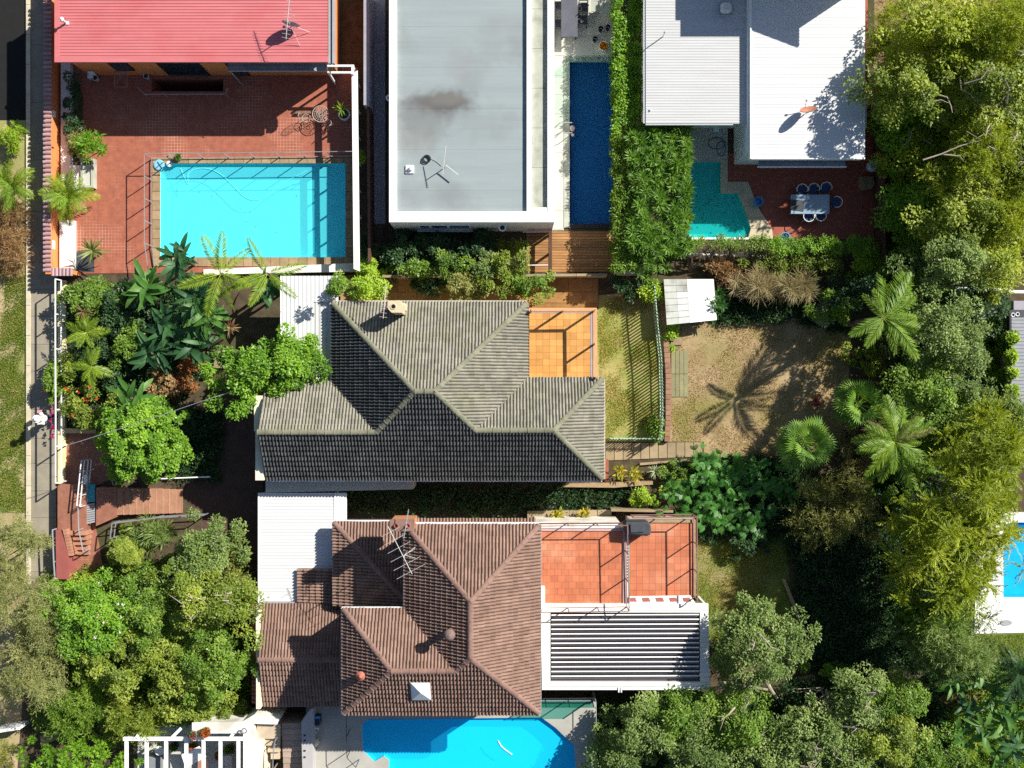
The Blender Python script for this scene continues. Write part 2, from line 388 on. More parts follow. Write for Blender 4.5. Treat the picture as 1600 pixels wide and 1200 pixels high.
# the membrane's own water stain, a mark with a shape of its own
def membrane_stain():
    m = M['membrane']; nt = m.node_tree; N = nt.nodes; L = nt.links; b = N['Principled BSDF']
    src = b.inputs['Base Color'].links[0].from_socket
    geo = N.new('ShaderNodeNewGeometry'); acc = None
    for (px, py, sx, sy, amt, col) in ((690, 160, 62, 26, 1.0, (0.085, 0.083, 0.08)), (655, 185, 60, 50, 0.6, (0.13, 0.13, 0.125)), (720, 100, 30, 40, 0.4, (0.22, 0.22, 0.21)), (650, 225, 45, 30, 0.4, (0.22, 0.22, 0.2)), (700, 155, 40, 14, 0.8, (0.15, 0.145, 0.13)), (780, 40, 40, 25, 0.3, (0.22, 0.23, 0.22))):
        c = W(px, py, 2.8); k = (HC - 2.8) / F
        mp = N.new('ShaderNodeMapping'); mp.vector_type = 'TEXTURE'
        mp.inputs['Location'].default_value = (c.x, c.y, 2.8); mp.inputs['Scale'].default_value = (sx * k, sy * k, 1)
        no = N.new('ShaderNodeTexNoise'); no.inputs['Scale'].default_value = 1.6; no.inputs['Detail'].default_value = 7
        L.new(geo.outputs['Position'], no.inputs['Vector'])
        va = N.new('ShaderNodeVectorMath'); va.operation = 'MULTIPLY_ADD'; va.inputs[1].default_value = (1.2, 1.0, 0)
        va.inputs[2].default_value = (-0.6, -0.5, 0); L.new(no.outputs['Color'], va.inputs[0])
        v2 = N.new('ShaderNodeVectorMath'); v2.operation = 'ADD'; L.new(geo.outputs['Position'], mp.inputs['Vector'])
        L.new(mp.outputs['Vector'], v2.inputs[0]); L.new(va.outputs[0], v2.inputs[1])
        ln = N.new('ShaderNodeVectorMath'); ln.operation = 'LENGTH'; L.new(v2.outputs[0], ln.inputs[0])
        rp = N.new('ShaderNodeMapRange'); rp.inputs['From Min'].default_value = 1.1; rp.inputs['From Max'].default_value = 0.25; rp.inputs['To Max'].default_value = amt
        rp.interpolation_type = 'SMOOTHSTEP'
        L.new(ln.outputs['Value'], rp.inputs['Value'])
        mx = N.new('ShaderNodeMix'); mx.data_type = 'RGBA'; mx.inputs['B'].default_value = (*col, 1)
        L.new(src, mx.inputs['A']); L.new(rp.outputs['Result'], mx.inputs['Factor']); src = mx.outputs['Result']
    L.new(src, b.inputs['Base Color'])
membrane_stain()
# ------------------------------------------------------------------ tiled roofs
TW, TG, TL = 0.30, 0.30, 0.345
def tile_mesh(material, name):
    us = [0, .03, .075, .12, .15, .18, .225, .27, .298]; zs = [0, .048, .082, .048, 0, .048, .082, .048, 0]
    vs = []; fs = []; n = len(us)
    for i in range(n): vs.append((us[i], 0.0, zs[i] + .068))
    for i in range(n): vs.append((us[i], TL, zs[i] * .9 + .002))
    for i in range(n): vs.append((us[i], 0.012, max(zs[i] - .02, 0) - .004))
    for i in range(n - 1):
        fs.append([i, i + 1, n + i + 1, n + i]); fs.append([2 * n + i, 2 * n + i + 1, i + 1, i])
    mb = MB(); mb.use(material); mb.add(vs, fs)
    return mb.mesh(name)

def inside(poly, p, eps=1e-4):
    n = len(poly)
    for i in range(n):
        a = poly[i]; b = poly[(i + 1) % n]
        if (b[0] - a[0]) * (p[1] - a[1]) - (b[1] - a[1]) * (p[0] - a[0]) < -eps: return False
    return True

class Roof:
    """a hipped tile roof: faces are given by an eave line, a pitch and a convex plan outline"""
    def __init__(s, house, tmat, cmat, pitch, n_parts):
        s.house = house; s.tm = tmat; s.cm = cmat; s.pitch = pitch; s.n = n_parts
        s.proto = tile_mesh(tmat, 'roof_tile'); s.protos = {tmat.name: s.proto}; s.cand = []; s.field = MB(); s.field.use(tmat); s.caps = []
        s.deck = MB(); s.deck.use(tmat)
        s.o = None
    def face(s, eave, pts, z_e, pitch=None, mt=None):
        fm = mt or s.tm
        if fm.name not in s.protos: s.protos[fm.name] = tile_mesh(fm, 'roof_tile')
        proto = s.protos[fm.name]
        tp = pitch or s.pitch; c = 1 / math.sqrt(1 + tp * tp); sn = tp * c
        A, B = Vector((eave[0][0], eave[0][1])), Vector((eave[1][0], eave[1][1]))
        e = (B - A).normalized(); nn = Vector((-e.y, e.x))
        cen = sum((Vector((p[0], p[1])) for p in pts), Vector((0, 0))) / len(pts)
        if (cen - A).dot(nn) < 0: e = -e; A, B = B, A; nn = -nn
        E3 = Vector((e.x, e.y, 0)); V3 = Vector((nn.x * c, nn.y * c, sn)); N3 = E3.cross(V3)
        uv = [((Vector((p[0], p[1])) - A).dot(e), (Vector((p[0], p[1])) - A).dot(nn) / c) for p in pts]
        ar = sum(uv[i][0] * uv[(i + 1) % len(uv)][1] - uv[(i + 1) % len(uv)][0] * uv[i][1] for i in range(len(uv)))
        if ar < 0: uv = uv[::-1]
        O = Vector((A.x, A.y, z_e))
        P = lambda u, v, w=0: O + E3 * u + V3 * v + N3 * w
        nv = len(uv)
        top = [P(u, v, -.02) for (u, v) in uv]; bot = [P(u, v, -.12) for (u, v) in uv]
        s.deck.add(top + bot, [list(range(nv)), [nv + i for i in range(nv)][::-1]] + [[i, nv + i, nv + (i + 1) % nv, (i + 1) % nv] for i in range(nv)])
        u0 = min(p[0] for p in uv); u1 = max(p[0] for p in uv); v0 = min(p[1] for p in uv); v1 = max(p[1] for p in uv)
        bm = bmesh.new(); pv = [v.co.copy() for v in s.proto.vertices]; pf = [list(p.vertices) for p in s.proto.polygons]
        r = random.Random(int(abs(A.x * 31 + A.y * 17) * 100))
        iu0 = int(math.floor(u0 / TW)) ; iu1 = int(math.ceil(u1 / TW)); iv0 = int(math.floor(v0 / TG)); iv1 = int(math.ceil(v1 / TG))
        R = Matrix((E3, V3, N3)).transposed()
        for iv in range(iv0, iv1):
            for iu in range(iu0, iu1):
                du = r.uniform(-.006, .006); dv = r.uniform(-.012, .012); dw = r.uniform(-.004, .006); ta = r.uniform(-.015, .015)
                uu = iu * TW + du; vv = iv * TG + dv - (.03 if iv == 0 else 0)
                cs = [(iu * TW + .01, iv * TG), (iu * TW + TW - .01, iv * TG), (iu * TW + TW - .01, iv * TG + TL), (iu * TW + .01, iv * TG + TL)]
                ins = [inside(uv, q, .03) for q in cs]
                if all(ins):
                    loc = P(uu, vv, dw); rot = R @ Matrix.Rotation(ta, 3, 'Z')
                    mt = rot.to_4x4(); mt.translation = loc
                    s.cand.append((loc.x ** 2 + loc.y ** 2, mt, fm))
                else:
                    qs = [(iu * TW + TW * i / 4, iv * TG + TL * j / 4) for i in range(5) for j in range(5)]
                    if not any(inside(uv, q) for q in qs): continue
                    vs = [bm.verts.new((q.x + uu, q.y + vv, q.z + dw)) for q in pv]
                    for f in pf: bm.faces.new([vs[i] for i in f])
        for i in range(nv):
            a = uv[i]; b = uv[(i + 1) % nv]
            d = Vector((b[0] - a[0], b[1] - a[1], 0)); no = Vector((d.y, -d.x, 0)).normalized()
            if abs(d.y) < 0.05 * abs(d.x) and min(a[1], b[1]) < 0.1: continue      # leave the eave overhang
            bmesh.ops.bisect_plane(bm, geom=bm.verts[:] + bm.edges[:] + bm.faces[:], dist=1e-5, plane_co=(a[0], a[1], 0), plane_no=no, clear_outer=True)
        bm.verts.index_update()
        s.field.use(fm).add([P(v.co.x, v.co.y, v.co.z) for v in bm.verts], [[v.index for v in f.verts] for f in bm.faces])
        bm.free()
        return P, uv
    def cap(s, a, b): s.caps.append((Vector(a), Vector(b)))
    def finish(s):
        s.o = s.deck.build('roof', s.house); off = org(s.house)
        s.cand.sort(key=lambda t: t[0]); pv = [v.co.copy() for v in s.proto.vertices]; pf = [list(p.vertices) for p in s.proto.polygons]
        for i, (d, mt, fm) in enumerate(s.cand):
            if i < s.n:
                m2 = mt.copy(); m2.translation = mt.translation - off
                link('roof_tile', s.protos[fm.name], s.o, mtx=m2)
            else: s.field.use(fm).add([mt @ p for p in pv], pf)
        f = s.field.build('roof_tile_field', s.o); f['kind'] = 'stuff'
        cm = MB(); cm.use(s.cm); k = 6; vs = []
        for j, (x, sc) in enumerate(((0, 1.12), (.04, 1.12), (.05, 1.0), (.40, .95))):
            for i in range(k + 1):
                t = math.pi * i / k; vs.append((x, math.cos(t) * .13 * sc, math.sin(t) * .085 * sc))
        fs = []
        for j in range(3):
            for i in range(k): q = j * (k + 1) + i; fs.append([q, q + k + 1, q + k + 2, q + 1])
        fs.append(list(range(k + 1)))
        cm.add(vs, fs); me = cm.mesh('ridge_cap')
        for (a, b) in s.caps:
            d = b - a; n = max(1, int(round(d.length / .38))); X = d.normalized(); Y = Vector((0, 0, 1)).cross(X).normalized(); Z = X.cross(Y)
            for i in range(n):
                mt = Matrix((X, Y, Z)).transposed().to_4x4(); mt.translation = a + d * (i / n) + Vector((0, 0, rnd.uniform(.0, .012))) - off
                mt = mt @ Matrix.Rotation(rnd.uniform(-.04, .04), 4, 'X'); link('ridge_cap', me, s.o, mtx=mt)
        return s.o

def gutter(parent, mt, pts, w=0.12):
    def fn(mb):
        for a, b in zip(pts[:-1], pts[1:]): mb.bar(a, b, w, .10)
    return part('gutter', mt, parent, fn)

def corrugated(name, mt, x0, y0, x1, y1, ha, hb, along='x', pitch=0.15, amp=0.02, parent=None, fall='y'):
    """rectangular ribbed sheet; px corners at the two heights (ha at y0 / x0 side, hb at the other)"""
    def hh(t): return ha + (hb - ha) * t
    if fall == 'y': c = [W(x0, y0, ha), W(x1, y0, ha), W(x1, y1, hb), W(x0, y1, hb)]
    else: c = [W(x0, y0, ha), W(x1, y0, hb), W(x1, y1, hb), W(x0, y1, ha)]
    A, B, C_, D = c
    mb = MB(); mb.use(mt)
    if along == 'x':
        L = (D - A).length; n = max(2, int(round(L / pitch))); prof = [(0, 0), (.3, 0), (.42, 1), (.68, 1), (.8, 0)]
        pa, pb, qa, qb = A, D, B, C_
    else:
        L = (B - A).length; n = max(2, int(round(L / pitch))); prof = [(0, 0), (.3, 0), (.42, 1), (.68, 1), (.8, 0)]
        pa, pb, qa, qb = A, B, D, C_
    ts = [((i + p[0]) / n, p[1]) for i in range(n) for p in prof] + [(1, 0)]
    vs = []
    for (t, z) in ts:
        vs.append(pa.lerp(pb, t) + Vector((0, 0, z * amp))); vs.append(qa.lerp(qb, t) + Vector((0, 0, z * amp)))
    m = len(ts); vs += [v - Vector((0, 0, .05)) for v in vs]
    fs = []
    for i in range(m - 1):
        q = [2 * i, 2 * i + 1, 2 * i + 3, 2 * i + 2]
        if along == 'x': q = q
        fs.append(q if along == 'x' else q[::-1])
    base = 2 * m
    fs.append([base, base + 2 * (m - 1), base + 2 * (m - 1) + 1, base + 1])
    mb.add(vs, fs)
    bm_o = mb.build(name, parent)
    return bm_o

def railing(name, label, cat, pts, z0, z1, mt, spacing=1.25, rails=(1.0,), r=0.02, pr=None, group=None, post_r=0.022, square=False):
    """posts and rails along photo-pixel points (of the top rail)"""
    P = [W(p[0], p[1], z1) for p in pts]
    t = thing(name, label, cat, (P[0].x, P[0].y, z0), group)
    me_p = MB(); me_p.use(mt); me_p.box(-post_r, -post_r, 0, post_r, post_r, z1 - z0); pm = me_p.mesh('post')
    placed = []
    for a, b in zip(P[:-1], P[1:]):
        n = max(1, int(round((b - a).length / spacing)))
        for i in range(n + 1):
            q = a.lerp(b, i / n)
            if any((q - x).length < .2 for x in placed): continue
            placed.append(q); link('post', pm, t, loc=Vector((q.x, q.y, z0)) - org(t))
    for fr in rails:
        z = z0 + (z1 - z0) * fr
        def fn(mb):
            for a, b in zip(P[:-1], P[1:]): mb.bar((a.x, a.y, z), (b.x, b.y, z), 2 * r, 2 * r)
        part('rail', mt, t, fn)
    return t

def floor_tiles(parent, x0, y0, x1, y1, z, mt, nx, ny, bond=False, gap=0.008, name='floor_tile', seed=1):
    a = W(x0, y1, z); b = W(x1, y0, z); dx = (b.x - a.x) / nx; dy = (b.y - a.y) / ny
    r = random.Random(seed); cache = {}
    for j in range(ny):
        xs = []
        if bond and j % 2: xs = [(0, .5)] + [(i + .5, 1) for i in range(nx - 1)] + [(nx - .5, .5)]
        else: xs = [(i, 1) for i in range(nx)]
        for (i, w) in xs:
            if w not in cache:
                mb = MB(); mb.use(mt); mb.box(gap / 2, gap / 2, -.012, dx * w - gap / 2, dy - gap / 2, 0); cache[w] = mb.mesh(name)
            link(name, cache[w], parent, loc=Vector((a.x + i * dx, a.y + j * dy, z + r.uniform(-.001, .003))) - org(parent))

# ------------------------------------------------------------------ foliage
def unit(a): return a / np.maximum(np.linalg.norm(a, axis=-1, keepdims=True), 1e-9)

def leaf_quads(P, D, Nn, L, Wd, fold=0.15):
    """P base points, D long axes, Nn face normals; returns (V, F): each leaf is a folded diamond"""
    D = unit(D); S = unit(np.cross(D, Nn)); U = np.cross(S, D)
    L = L[:, None]; Wd = Wd[:, None]
    v0 = P; v2 = P + D * L; mid = P + D * L * .45
    v1 = mid + S * Wd * .5 + U * Wd * fold; v3 = mid - S * Wd * .5 + U * Wd * fold
    n = len(P); V = np.stack([v0, v3, v2, v1], 1).reshape(-1, 3); Fq = np.arange(4 * n).reshape(n, 4)
    return V, Fq

def rand_dir(n, rg): return unit(rg.normal(size=(n, 3)))

def clump_centers(rx, ry, h0, h1, k, rg, flat=0.0, edge=0.28):
    """points through the upper shell of an uneven dome, local coords"""
    ph = rg.uniform(0, 2 * np.pi, 4); am = rg.uniform(.05, .16, 4)
    th = rg.uniform(0, 2 * np.pi, k); q = np.sqrt(rg.uniform(0, 1, k))
    out = 1 - edge / 2 + sum(am[i] * np.sin((i + 2) * th + ph[i]) for i in range(4)) * (edge / .28)
    x = rx * q * out * np.cos(th); y = ry * q * out * np.sin(th)
    dome = np.sqrt(np.maximum(1 - (q * .96) ** 2, 0)) ** (1 - flat)
    z = h0 + (h1 - h0) * dome * rg.uniform(.74, 1.06, k)
    return np.stack([x, y, z], 1)

def crown_mesh(rx, ry, h0, h1, mt, rg, style='broad', k=None, cr=0.42, dens=1.0, L=0.13, Wd=0.07, flat=0.0, under=0.35, edge=0.28):
    area = math.pi * rx * ry
    if k is None: k = max(8, int(area * 4.4))
    C = clump_centers(rx, ry, h0, h1, k, rg, flat, edge)
    keep = np.ones(len(C), bool)
    for _ in range(int(area / 2.6) if area > 2.5 and edge > .2 else 0):       # gaps where the lower layer shows
        qh = rg.normal(0, .5, 2) * np.array([rx, ry]); keep &= np.hypot(C[:, 0] - qh[0], C[:, 1] - qh[1]) > rg.uniform(.22, .48)
    C = C[keep]
    ko = max(3, int(k * .10)); th = rg.uniform(0, 2 * np.pi, ko); C = np.concatenate([C, np.stack([rx * np.cos(th) * rg.uniform(.92, 1.14, ko), ry * np.sin(th) * rg.uniform(.92, 1.14, ko), h0 + (h1 - h0) * rg.uniform(.25, .7, ko)], 1)]) if edge > .2 else C
    if under > 0:
        k2 = int(k * under); C2 = clump_centers(rx * .9, ry * .9, h0, h1, k2, rg, flat); C2[:, 2] = h0 + (C2[:, 2] - h0) * rg.uniform(.15, .75, k2)
        C = np.concatenate([C, C2])
    k = len(C); rc = cr * rg.uniform(.55, 1.35, k); tone = np.clip(rg.normal(.42, .18, k) + .16 * np.sin(C[:, 0] * 1.3 + rg.uniform(0, 6)) * np.sin(C[:, 1] * 1.5 + rg.uniform(0, 6)), 0, .85)
    if style in ('broad', 'small'):
        per = int(dens * 125)
        n = k * per; ci = np.repeat(np.arange(k), per)
        d = rand_dir(n, rg); d[:, 2] = np.where(d[:, 2] < -.3, -d[:, 2], d[:, 2])
        rr = rc[ci] * rg.uniform(.45, 1.05, n) ** .6
        P = C[ci] + d * rr[:, None] * np.array([1, 1, .72])
        Nn = unit(d * .5 + rand_dir(n, rg) * .55 + np.array([0.34, .24, .75])); ax = np.cross(Nn, rand_dir(n, rg)) + d * .35
        Ls = L * rg.uniform(.45, 1.5, n); Ws = Wd * rg.uniform(.6, 1.35, n)
    elif style == 'plume':      # long plumes of narrow leaflets lying close along each sprig
        per = int(dens * 12); sub = 22; n0 = k * per; ci = np.repeat(np.arange(k), per)
        d = rand_dir(n0, rg); d[:, 2] = np.abs(d[:, 2]) * .6 + .1; d = unit(d)
        tw = rc[ci] * rg.uniform(.8, 2.1, n0)
        t = np.tile(np.linspace(.1, 1, sub), n0); b = np.repeat(np.arange(n0), sub); n = n0 * sub
        sag = np.zeros((n, 3)); sag[:, 2] = -(t ** 2) * tw[b] * .35
        P = C[ci][b] + d[b] * (t * tw[b])[:, None] + sag
        ax = d[b] * 1.1 + rand_dir(n, rg) * .6; Nn = rand_dir(n, rg) * .6 + np.array([0.34, .24, .9])
        Ls = L * rg.uniform(.7, 1.3, n) * (1.15 - .6 * t); Ws = Wd * rg.uniform(.7, 1.2, n); tone = np.clip(tone + 0, 0, .85); ci = ci[b]
    elif style == 'fine':       # feathery twigs: fans of narrow leaflets along short arching sprigs
        per = int(dens * 22); sub = 13; n0 = k * per; ci = np.repeat(np.arange(k), per)
        d = rand_dir(n0, rg); d[:, 2] = np.abs(d[:, 2]) * .7 + .12; d = unit(d)
        tw = rc[ci] * rg.uniform(.7, 1.8, n0)
        t = np.tile(np.linspace(.15, 1, sub), n0); b = np.repeat(np.arange(n0), sub); n = n0 * sub
        sag = np.zeros((n, 3)); sag[:, 2] = -(t ** 2) * tw[b] * .3
        P = C[ci][b] + d[b] * (t * tw[b])[:, None] + sag
        ax = d[b] * .8 + rand_dir(n, rg) * .85; Nn = rand_dir(n, rg) * .8 + np.array([0.34, .24, .85])
        Ls = L * rg.uniform(.7, 1.35, n); Ws = Wd * rg.uniform(.7, 1.2, n); ci = ci[b]
    elif style == 'spray':      # rosettes of long narrow leaves
        per = int(dens * 22); n = k * per; ci = np.repeat(np.arange(k), per)
        d = rand_dir(n, rg); d[:, 2] = np.abs(d[:, 2]) * .75 + .05; d = unit(d)
        P = C[ci] + d * (rc[ci] * rg.uniform(.02, .35, n))[:, None]
        ax = d + np.array([0, 0, -.12]); Nn = np.cross(np.cross(d, np.array([0, 0, 1.0])), d) + rand_dir(n, rg) * .3
        Ls = L * rg.uniform(.65, 1.25, n); Ws = Wd * rg.uniform(.8, 1.2, n)
    V, Fq = leaf_quads(P, ax, Nn, Ls, Ws)
    tint = np.clip(tone[ci] + rg.normal(0, .13, len(ci)), 0, .86)
    return V, Fq, tint, C

def plant_tree(name, label, cat, px, py, rx, ry, h, mt, style='broad', h0=None, L=.13, Wd=.07, dens=1.0, cr=.42, k=None, group=None, bark='bark', seed=0, flat=0.0, limbs=5, tr=0.1, under=.35, crown='crown', bare=0, edge=.28, rot=0.0):
    """px,py and radii in photo pixels of the crown at about its middle height"""
    h0 = h * .45 if h0 is None else h0; hm = h0 + (h - h0) * .6
    c = W(px, py, hm); sc = (HC - hm) / F; RX, RY = rx * sc, ry * sc
    rg = np.random.default_rng(seed * 7919 + int(px) * 31 + int(py))
    t = thing(name, label, cat, (c.x, c.y, 0), group, rot)
    V, Fq, tint, C = crown_mesh(RX, RY, h0, h, mt, rg, style, k, cr, dens, L, Wd, flat, under, edge)
    link(crown, fast_mesh(crown, V, Fq, mt, dict(tint=tint)), t)
    if limbs:
        r = random.Random(seed + int(px)); fork = Vector((r.uniform(-.2, .2), r.uniform(-.2, .2), max(h0 * .75, .25)))
        mb = MB(); mb.use(M[bark]); mb.tube([(0, 0, -.05), fork * .5 + Vector((r.uniform(-.08, .08), .03, 0)), fork], tr, 7, tr * .75)
        o = mb.mesh('trunk'); link('trunk', o, t)
        far = sorted(range(len(C)), key=lambda i: r.random())[:limbs]
        for i in far:
            e = Vector(C[i]) * .96; md = fork.lerp(e, .5) + Vector((r.uniform(-.3, .3), r.uniform(-.3, .3), r.uniform(.0, .3))) * min(1, RX * .4)
            mb = MB(); mb.use(M[bark]); mb.tube([fork, md, e], tr * .55, 5, tr * .12); link('branch', mb.mesh('branch'), t)
        for i in range(bare):
            a = r.uniform(0, 6.28); q = r.uniform(.1, .75); e = Vector((RX * q * math.cos(a), RY * q * math.sin(a), h * r.uniform(.97, 1.08)))
            mb = MB(); mb.use(M['palebark']); b0 = e - Vector((r.uniform(-1, 1) * .9, r.uniform(-1, 1) * .9, r.uniform(.3, .8)))
            mb.tube([b0, b0.lerp(e, .5) + Vector((r.uniform(-.2, .2), r.uniform(-.2, .2), .12)), e], .045, 5, .012)
            for q in range(3):
                f0 = b0.lerp(e, r.uniform(.3, .9)); mb.tube([f0, f0 + Vector((r.uniform(-.6, .6), r.uniform(-.6, .6), r.uniform(-.1, .25)))], .022, 4, .006)
            link('branch', mb.mesh('branch'), t)
    return t

def box_hedge(name, label, cat, x0, y0, x1, y1, h, mt, L=.11, Wd=.07, style='broad', dens=1.0, h0=.1, group=None, seed=0, cr=.26, kk=7.0, bumpy=.12):
    """clipped hedge: leaves over the top and sides of a box"""
    a = W(x0, y1, h); b = W(x1, y0, h); c = Vector(((a.x + b.x) / 2, (a.y + b.y) / 2, 0)); w = b.x - a.x; d = b.y - a.y
    rg = np.random.default_rng(seed * 101 + int(x0) + int(y0)); t = thing(name, label, cat, c, group)
    k = int((w * d * kk + (w + d) * (h - h0) * kk * 1.2))
    top = rg.uniform(0, 1, k) < .62
    x = rg.uniform(-w / 2, w / 2, k); y = rg.uniform(-d / 2, d / 2, k); z = h - np.abs(rg.normal(0, bumpy, k)) - cr * .5
    side = ~top; ew = rg.uniform(0, 1, k) < d / (w + d); s = np.where(rg.uniform(0, 1, k) < .5, -1, 1)
    x = np.where(side & ew, s * (w / 2 - cr * .4), x); y = np.where(side & ~ew, s * (d / 2 - cr * .4), y); z = np.where(side, rg.uniform(h0, h - cr, k), z)
    C = np.stack([x, y, z], 1); per = int((64 if style == 'broad' else 22) * dens); n = k * per; ci = np.repeat(np.arange(k), per)
    dd = rand_dir(n, rg); dd[:, 2] = np.abs(dd[:, 2]) * .8 + (.0 if style == 'broad' else .1); dd = unit(dd)
    rc = cr * rg.uniform(.7, 1.3, k)[ci]
    if style == 'broad':
        P = C[ci] + dd * (rc * rg.uniform(.3, 1.0, n))[:, None] * np.array([1, 1, .7]); Nn = unit(dd * .5 + rand_dir(n, rg) * .6 + np.array([.3, .2, .7])); ax = np.cross(Nn, rand_dir(n, rg)) + dd * .3
    else:
        P = C[ci] + dd * (rc * rg.uniform(.02, .4, n))[:, None]; ax = dd + np.array([0, 0, -.1]); Nn = np.cross(np.cross(dd, np.array([0, 0, 1.0])), dd) + rand_dir(n, rg) * .3
    tone = np.clip(rg.normal(.42, .15, k), 0, .85)
    V, Fq = leaf_quads(P, ax, Nn, L * rg.uniform(.65, 1.25, n), Wd * rg.uniform(.75, 1.2, n))
    link('foliage', fast_mesh('foliage', V, Fq, mt, dict(tint=np.clip(tone[ci] + rg.normal(0, .12, n), 0, .86))), t)
    mb = MB(); mb.use(M['bark'])
    for i in range(max(2, int(max(w, d) / .9))):
        q = (i + .5) / max(2, int(max(w, d) / .9)) - .5
        p = (q * w if w > d else 0, q * d if d >= w else 0)
        m2 = MB(); m2.use(M['bark']); m2.tube([(p[0], p[1], -.02), (p[0] + .05, p[1] - .04, h * .4), (p[0] - .03, p[1] + .06, h * .75)], .035, 5, .015)
        link('stem', m2.mesh('stem'), t)
    return t

# leaves big enough to be parts: shared meshes, copied with their own matrix
def blade_mesh(name, mt, L, Wd, curl=.35, n=5, fold=.12, tint=.45, tip=.02):
    V = []; Fq = []; T = []
    for i in range(n + 1):
        t = i / n; w = Wd * (math.sin(math.pi * (t * .86 + .1)) ** .8) * (1 if i < n else tip / max(Wd, 1e-6)); x = L * (t - .12 * curl * t * t); z = -curl * L * t * t
        V += [(x, w / 2, z + fold * w), (x, 0, z), (x, -w / 2, z + fold * w)]
    for i in range(n):
        a = 3 * i; Fq += [[a + 1, a + 4, a + 3, a], [a + 2, a + 5, a + 4, a + 1]]; tt = tint + rnd.uniform(-.08, .08); T += [tt, tt]
    return fast_mesh(name, V, Fq, mt, dict(tint=T))

def frond_mesh(name, mt, L, leaf, curl=.45, n=26, tint=.45, droop=.35, wl=.045, seed=0):
    """feather palm frond: arching rachis with leaflets on both sides"""
    rg = np.random.default_rng(seed); ts = np.repeat(np.linspace(.1, 1.0, n), 2); m = len(ts); sd = np.tile([1, -1], n)
    P = np.stack([L * (ts - .15 * curl * ts ** 2), np.zeros(m), L * (.18 * ts - curl * ts ** 2)], 1)
    tan = np.stack([1 - .3 * curl * ts, np.zeros(m), .18 - 2 * curl * ts], 1); tan = unit(tan)
    ln = leaf * np.sin(np.pi * np.clip(ts * .82 + .12, 0, 1)) ** .7 * rg.uniform(.85, 1.1, m)
    D = np.stack([np.full(m, .62), sd * rg.uniform(.75, 1, m), -droop * rg.uniform(.6, 1.4, m)], 1)
    Nn = np.tile([0, 0, 1.0], (m, 1)) + np.stack([np.zeros(m), sd * -.3, np.zeros(m)], 1) + rg.normal(0, .12, (m, 3))
    V, Fq = leaf_quads(P, D, Nn, ln, np.full(m, wl), .2)
    R = []; fs = []
    for i in range(9):
        t = i / 8; w = .016 * (1.15 - t); R += [(L * (t - .15 * curl * t * t), w, L * (.18 * t - curl * t * t) + .008), (L * (t - .15 * curl * t * t), -w, L * (.18 * t - curl * t * t) + .008)]
    b = len(V)
    for i in range(8): fs.append([b + 2 * i, b + 2 * i + 1, b + 2 * i + 3, b + 2 * i + 2])
    V = np.concatenate([V, np.array(R)]); Fq = np.concatenate([Fq, np.array(fs)])
    T = np.concatenate([np.clip(tint + rg.normal(0, .1, m), 0, .86), np.full(8, .75)])
    return fast_mesh(name, V, Fq, mt, dict(tint=T))

def fan_mesh(name, mt, L, R_, n=24, tint=.45, seed=0, spread=5.0):
    """fan palm leaf: stalk and a disc of pleated segments"""
    rg = np.random.default_rng(seed); V = []; Fq = []; T = []
    V += [(0, .018, 0), (0, -.018, 0), (L, -.014, L * .1), (L, .014, L * .1)]; Fq.append([0, 1, 2, 3]); T.append(.7)
    c = np.array([L, 0, L * .1])
    for i in range(n):
        a = -spread / 2 + spread * (i + .5) / n; hw = spread / n * .42; r2 = R_ * rg.uniform(.88, 1.05) * (1 - .12 * abs(a) / (spread / 2)); r1 = r2 * .62
        def q(r, an, z): return tuple(c + np.array([r * math.cos(an), r * math.sin(an), z]))
        dz = -.22 * r2 * r2 / R_
        b = len(V); V += [q(.02, a, 0), q(r1, a - hw, -.10 * r1 - .012), q(r1, a, -.10 * r1 + .02), q(r1, a + hw, -.10 * r1 - .012), q(r2, a, dz - .03)]
        Fq += [[b, b + 1, b + 4, b + 2], [b, b + 2, b + 4, b + 3]]; tt = tint + rg.normal(0, .1); T += [tt, tt]
    return fast_mesh(name, V, Fq, mt, dict(tint=np.clip(T, 0, .86)))

def lobed_mesh(name, mt, L, Wd, lobes=6, tint=.45, seed=0):
    """deeply lobed philodendron leaf on a stalk"""
    rg = np.random.default_rng(seed); V = []; Fq = []; T = []
    for i in range(lobes):
        for s in (1, -1):
            t = .12 + .8 * i / lobes; x0 = L * (.35 + .6 * t); w = Wd * .5 * math.sin(math.pi * (.18 + .72 * t)) * rg.uniform(.85, 1.1); x1 = x0 + L * .10 + w * .45
            b = len(V); z0 = -.16 * L * t * t; z1 = z0 - .25 * w
            V += [(x0 - .035 * L, 0, z0), (x0 + .055 * L, 0, z0), (x1 + .02 * L, s * w, z1), (x1 - .055 * L, s * w * .82, z1 + .03)]
            Fq.append([b, b + 1, b + 2, b + 3] if s > 0 else [b + 3, b + 2, b + 1, b]); T.append(tint + rg.normal(0, .09))
    b = len(V); V += [(L * .88, .03, -.12 * L), (L * .88, -.03, -.12 * L), (L * 1.15, 0, -.25 * L), (L * .9, 0, -.12 * L)]; Fq.append([b, b + 1, b + 2, b + 3]); T.append(tint)
    b = len(V); V += [(0, .014, 0), (0, -.014, 0), (L * .45, -.01, .0), (L * .45, .01, .0)]; Fq.append([b, b + 1, b + 2, b + 3]); T.append(.7)
    return fast_mesh(name, V, Fq, mt, dict(tint=np.clip(T, 0, .86)))

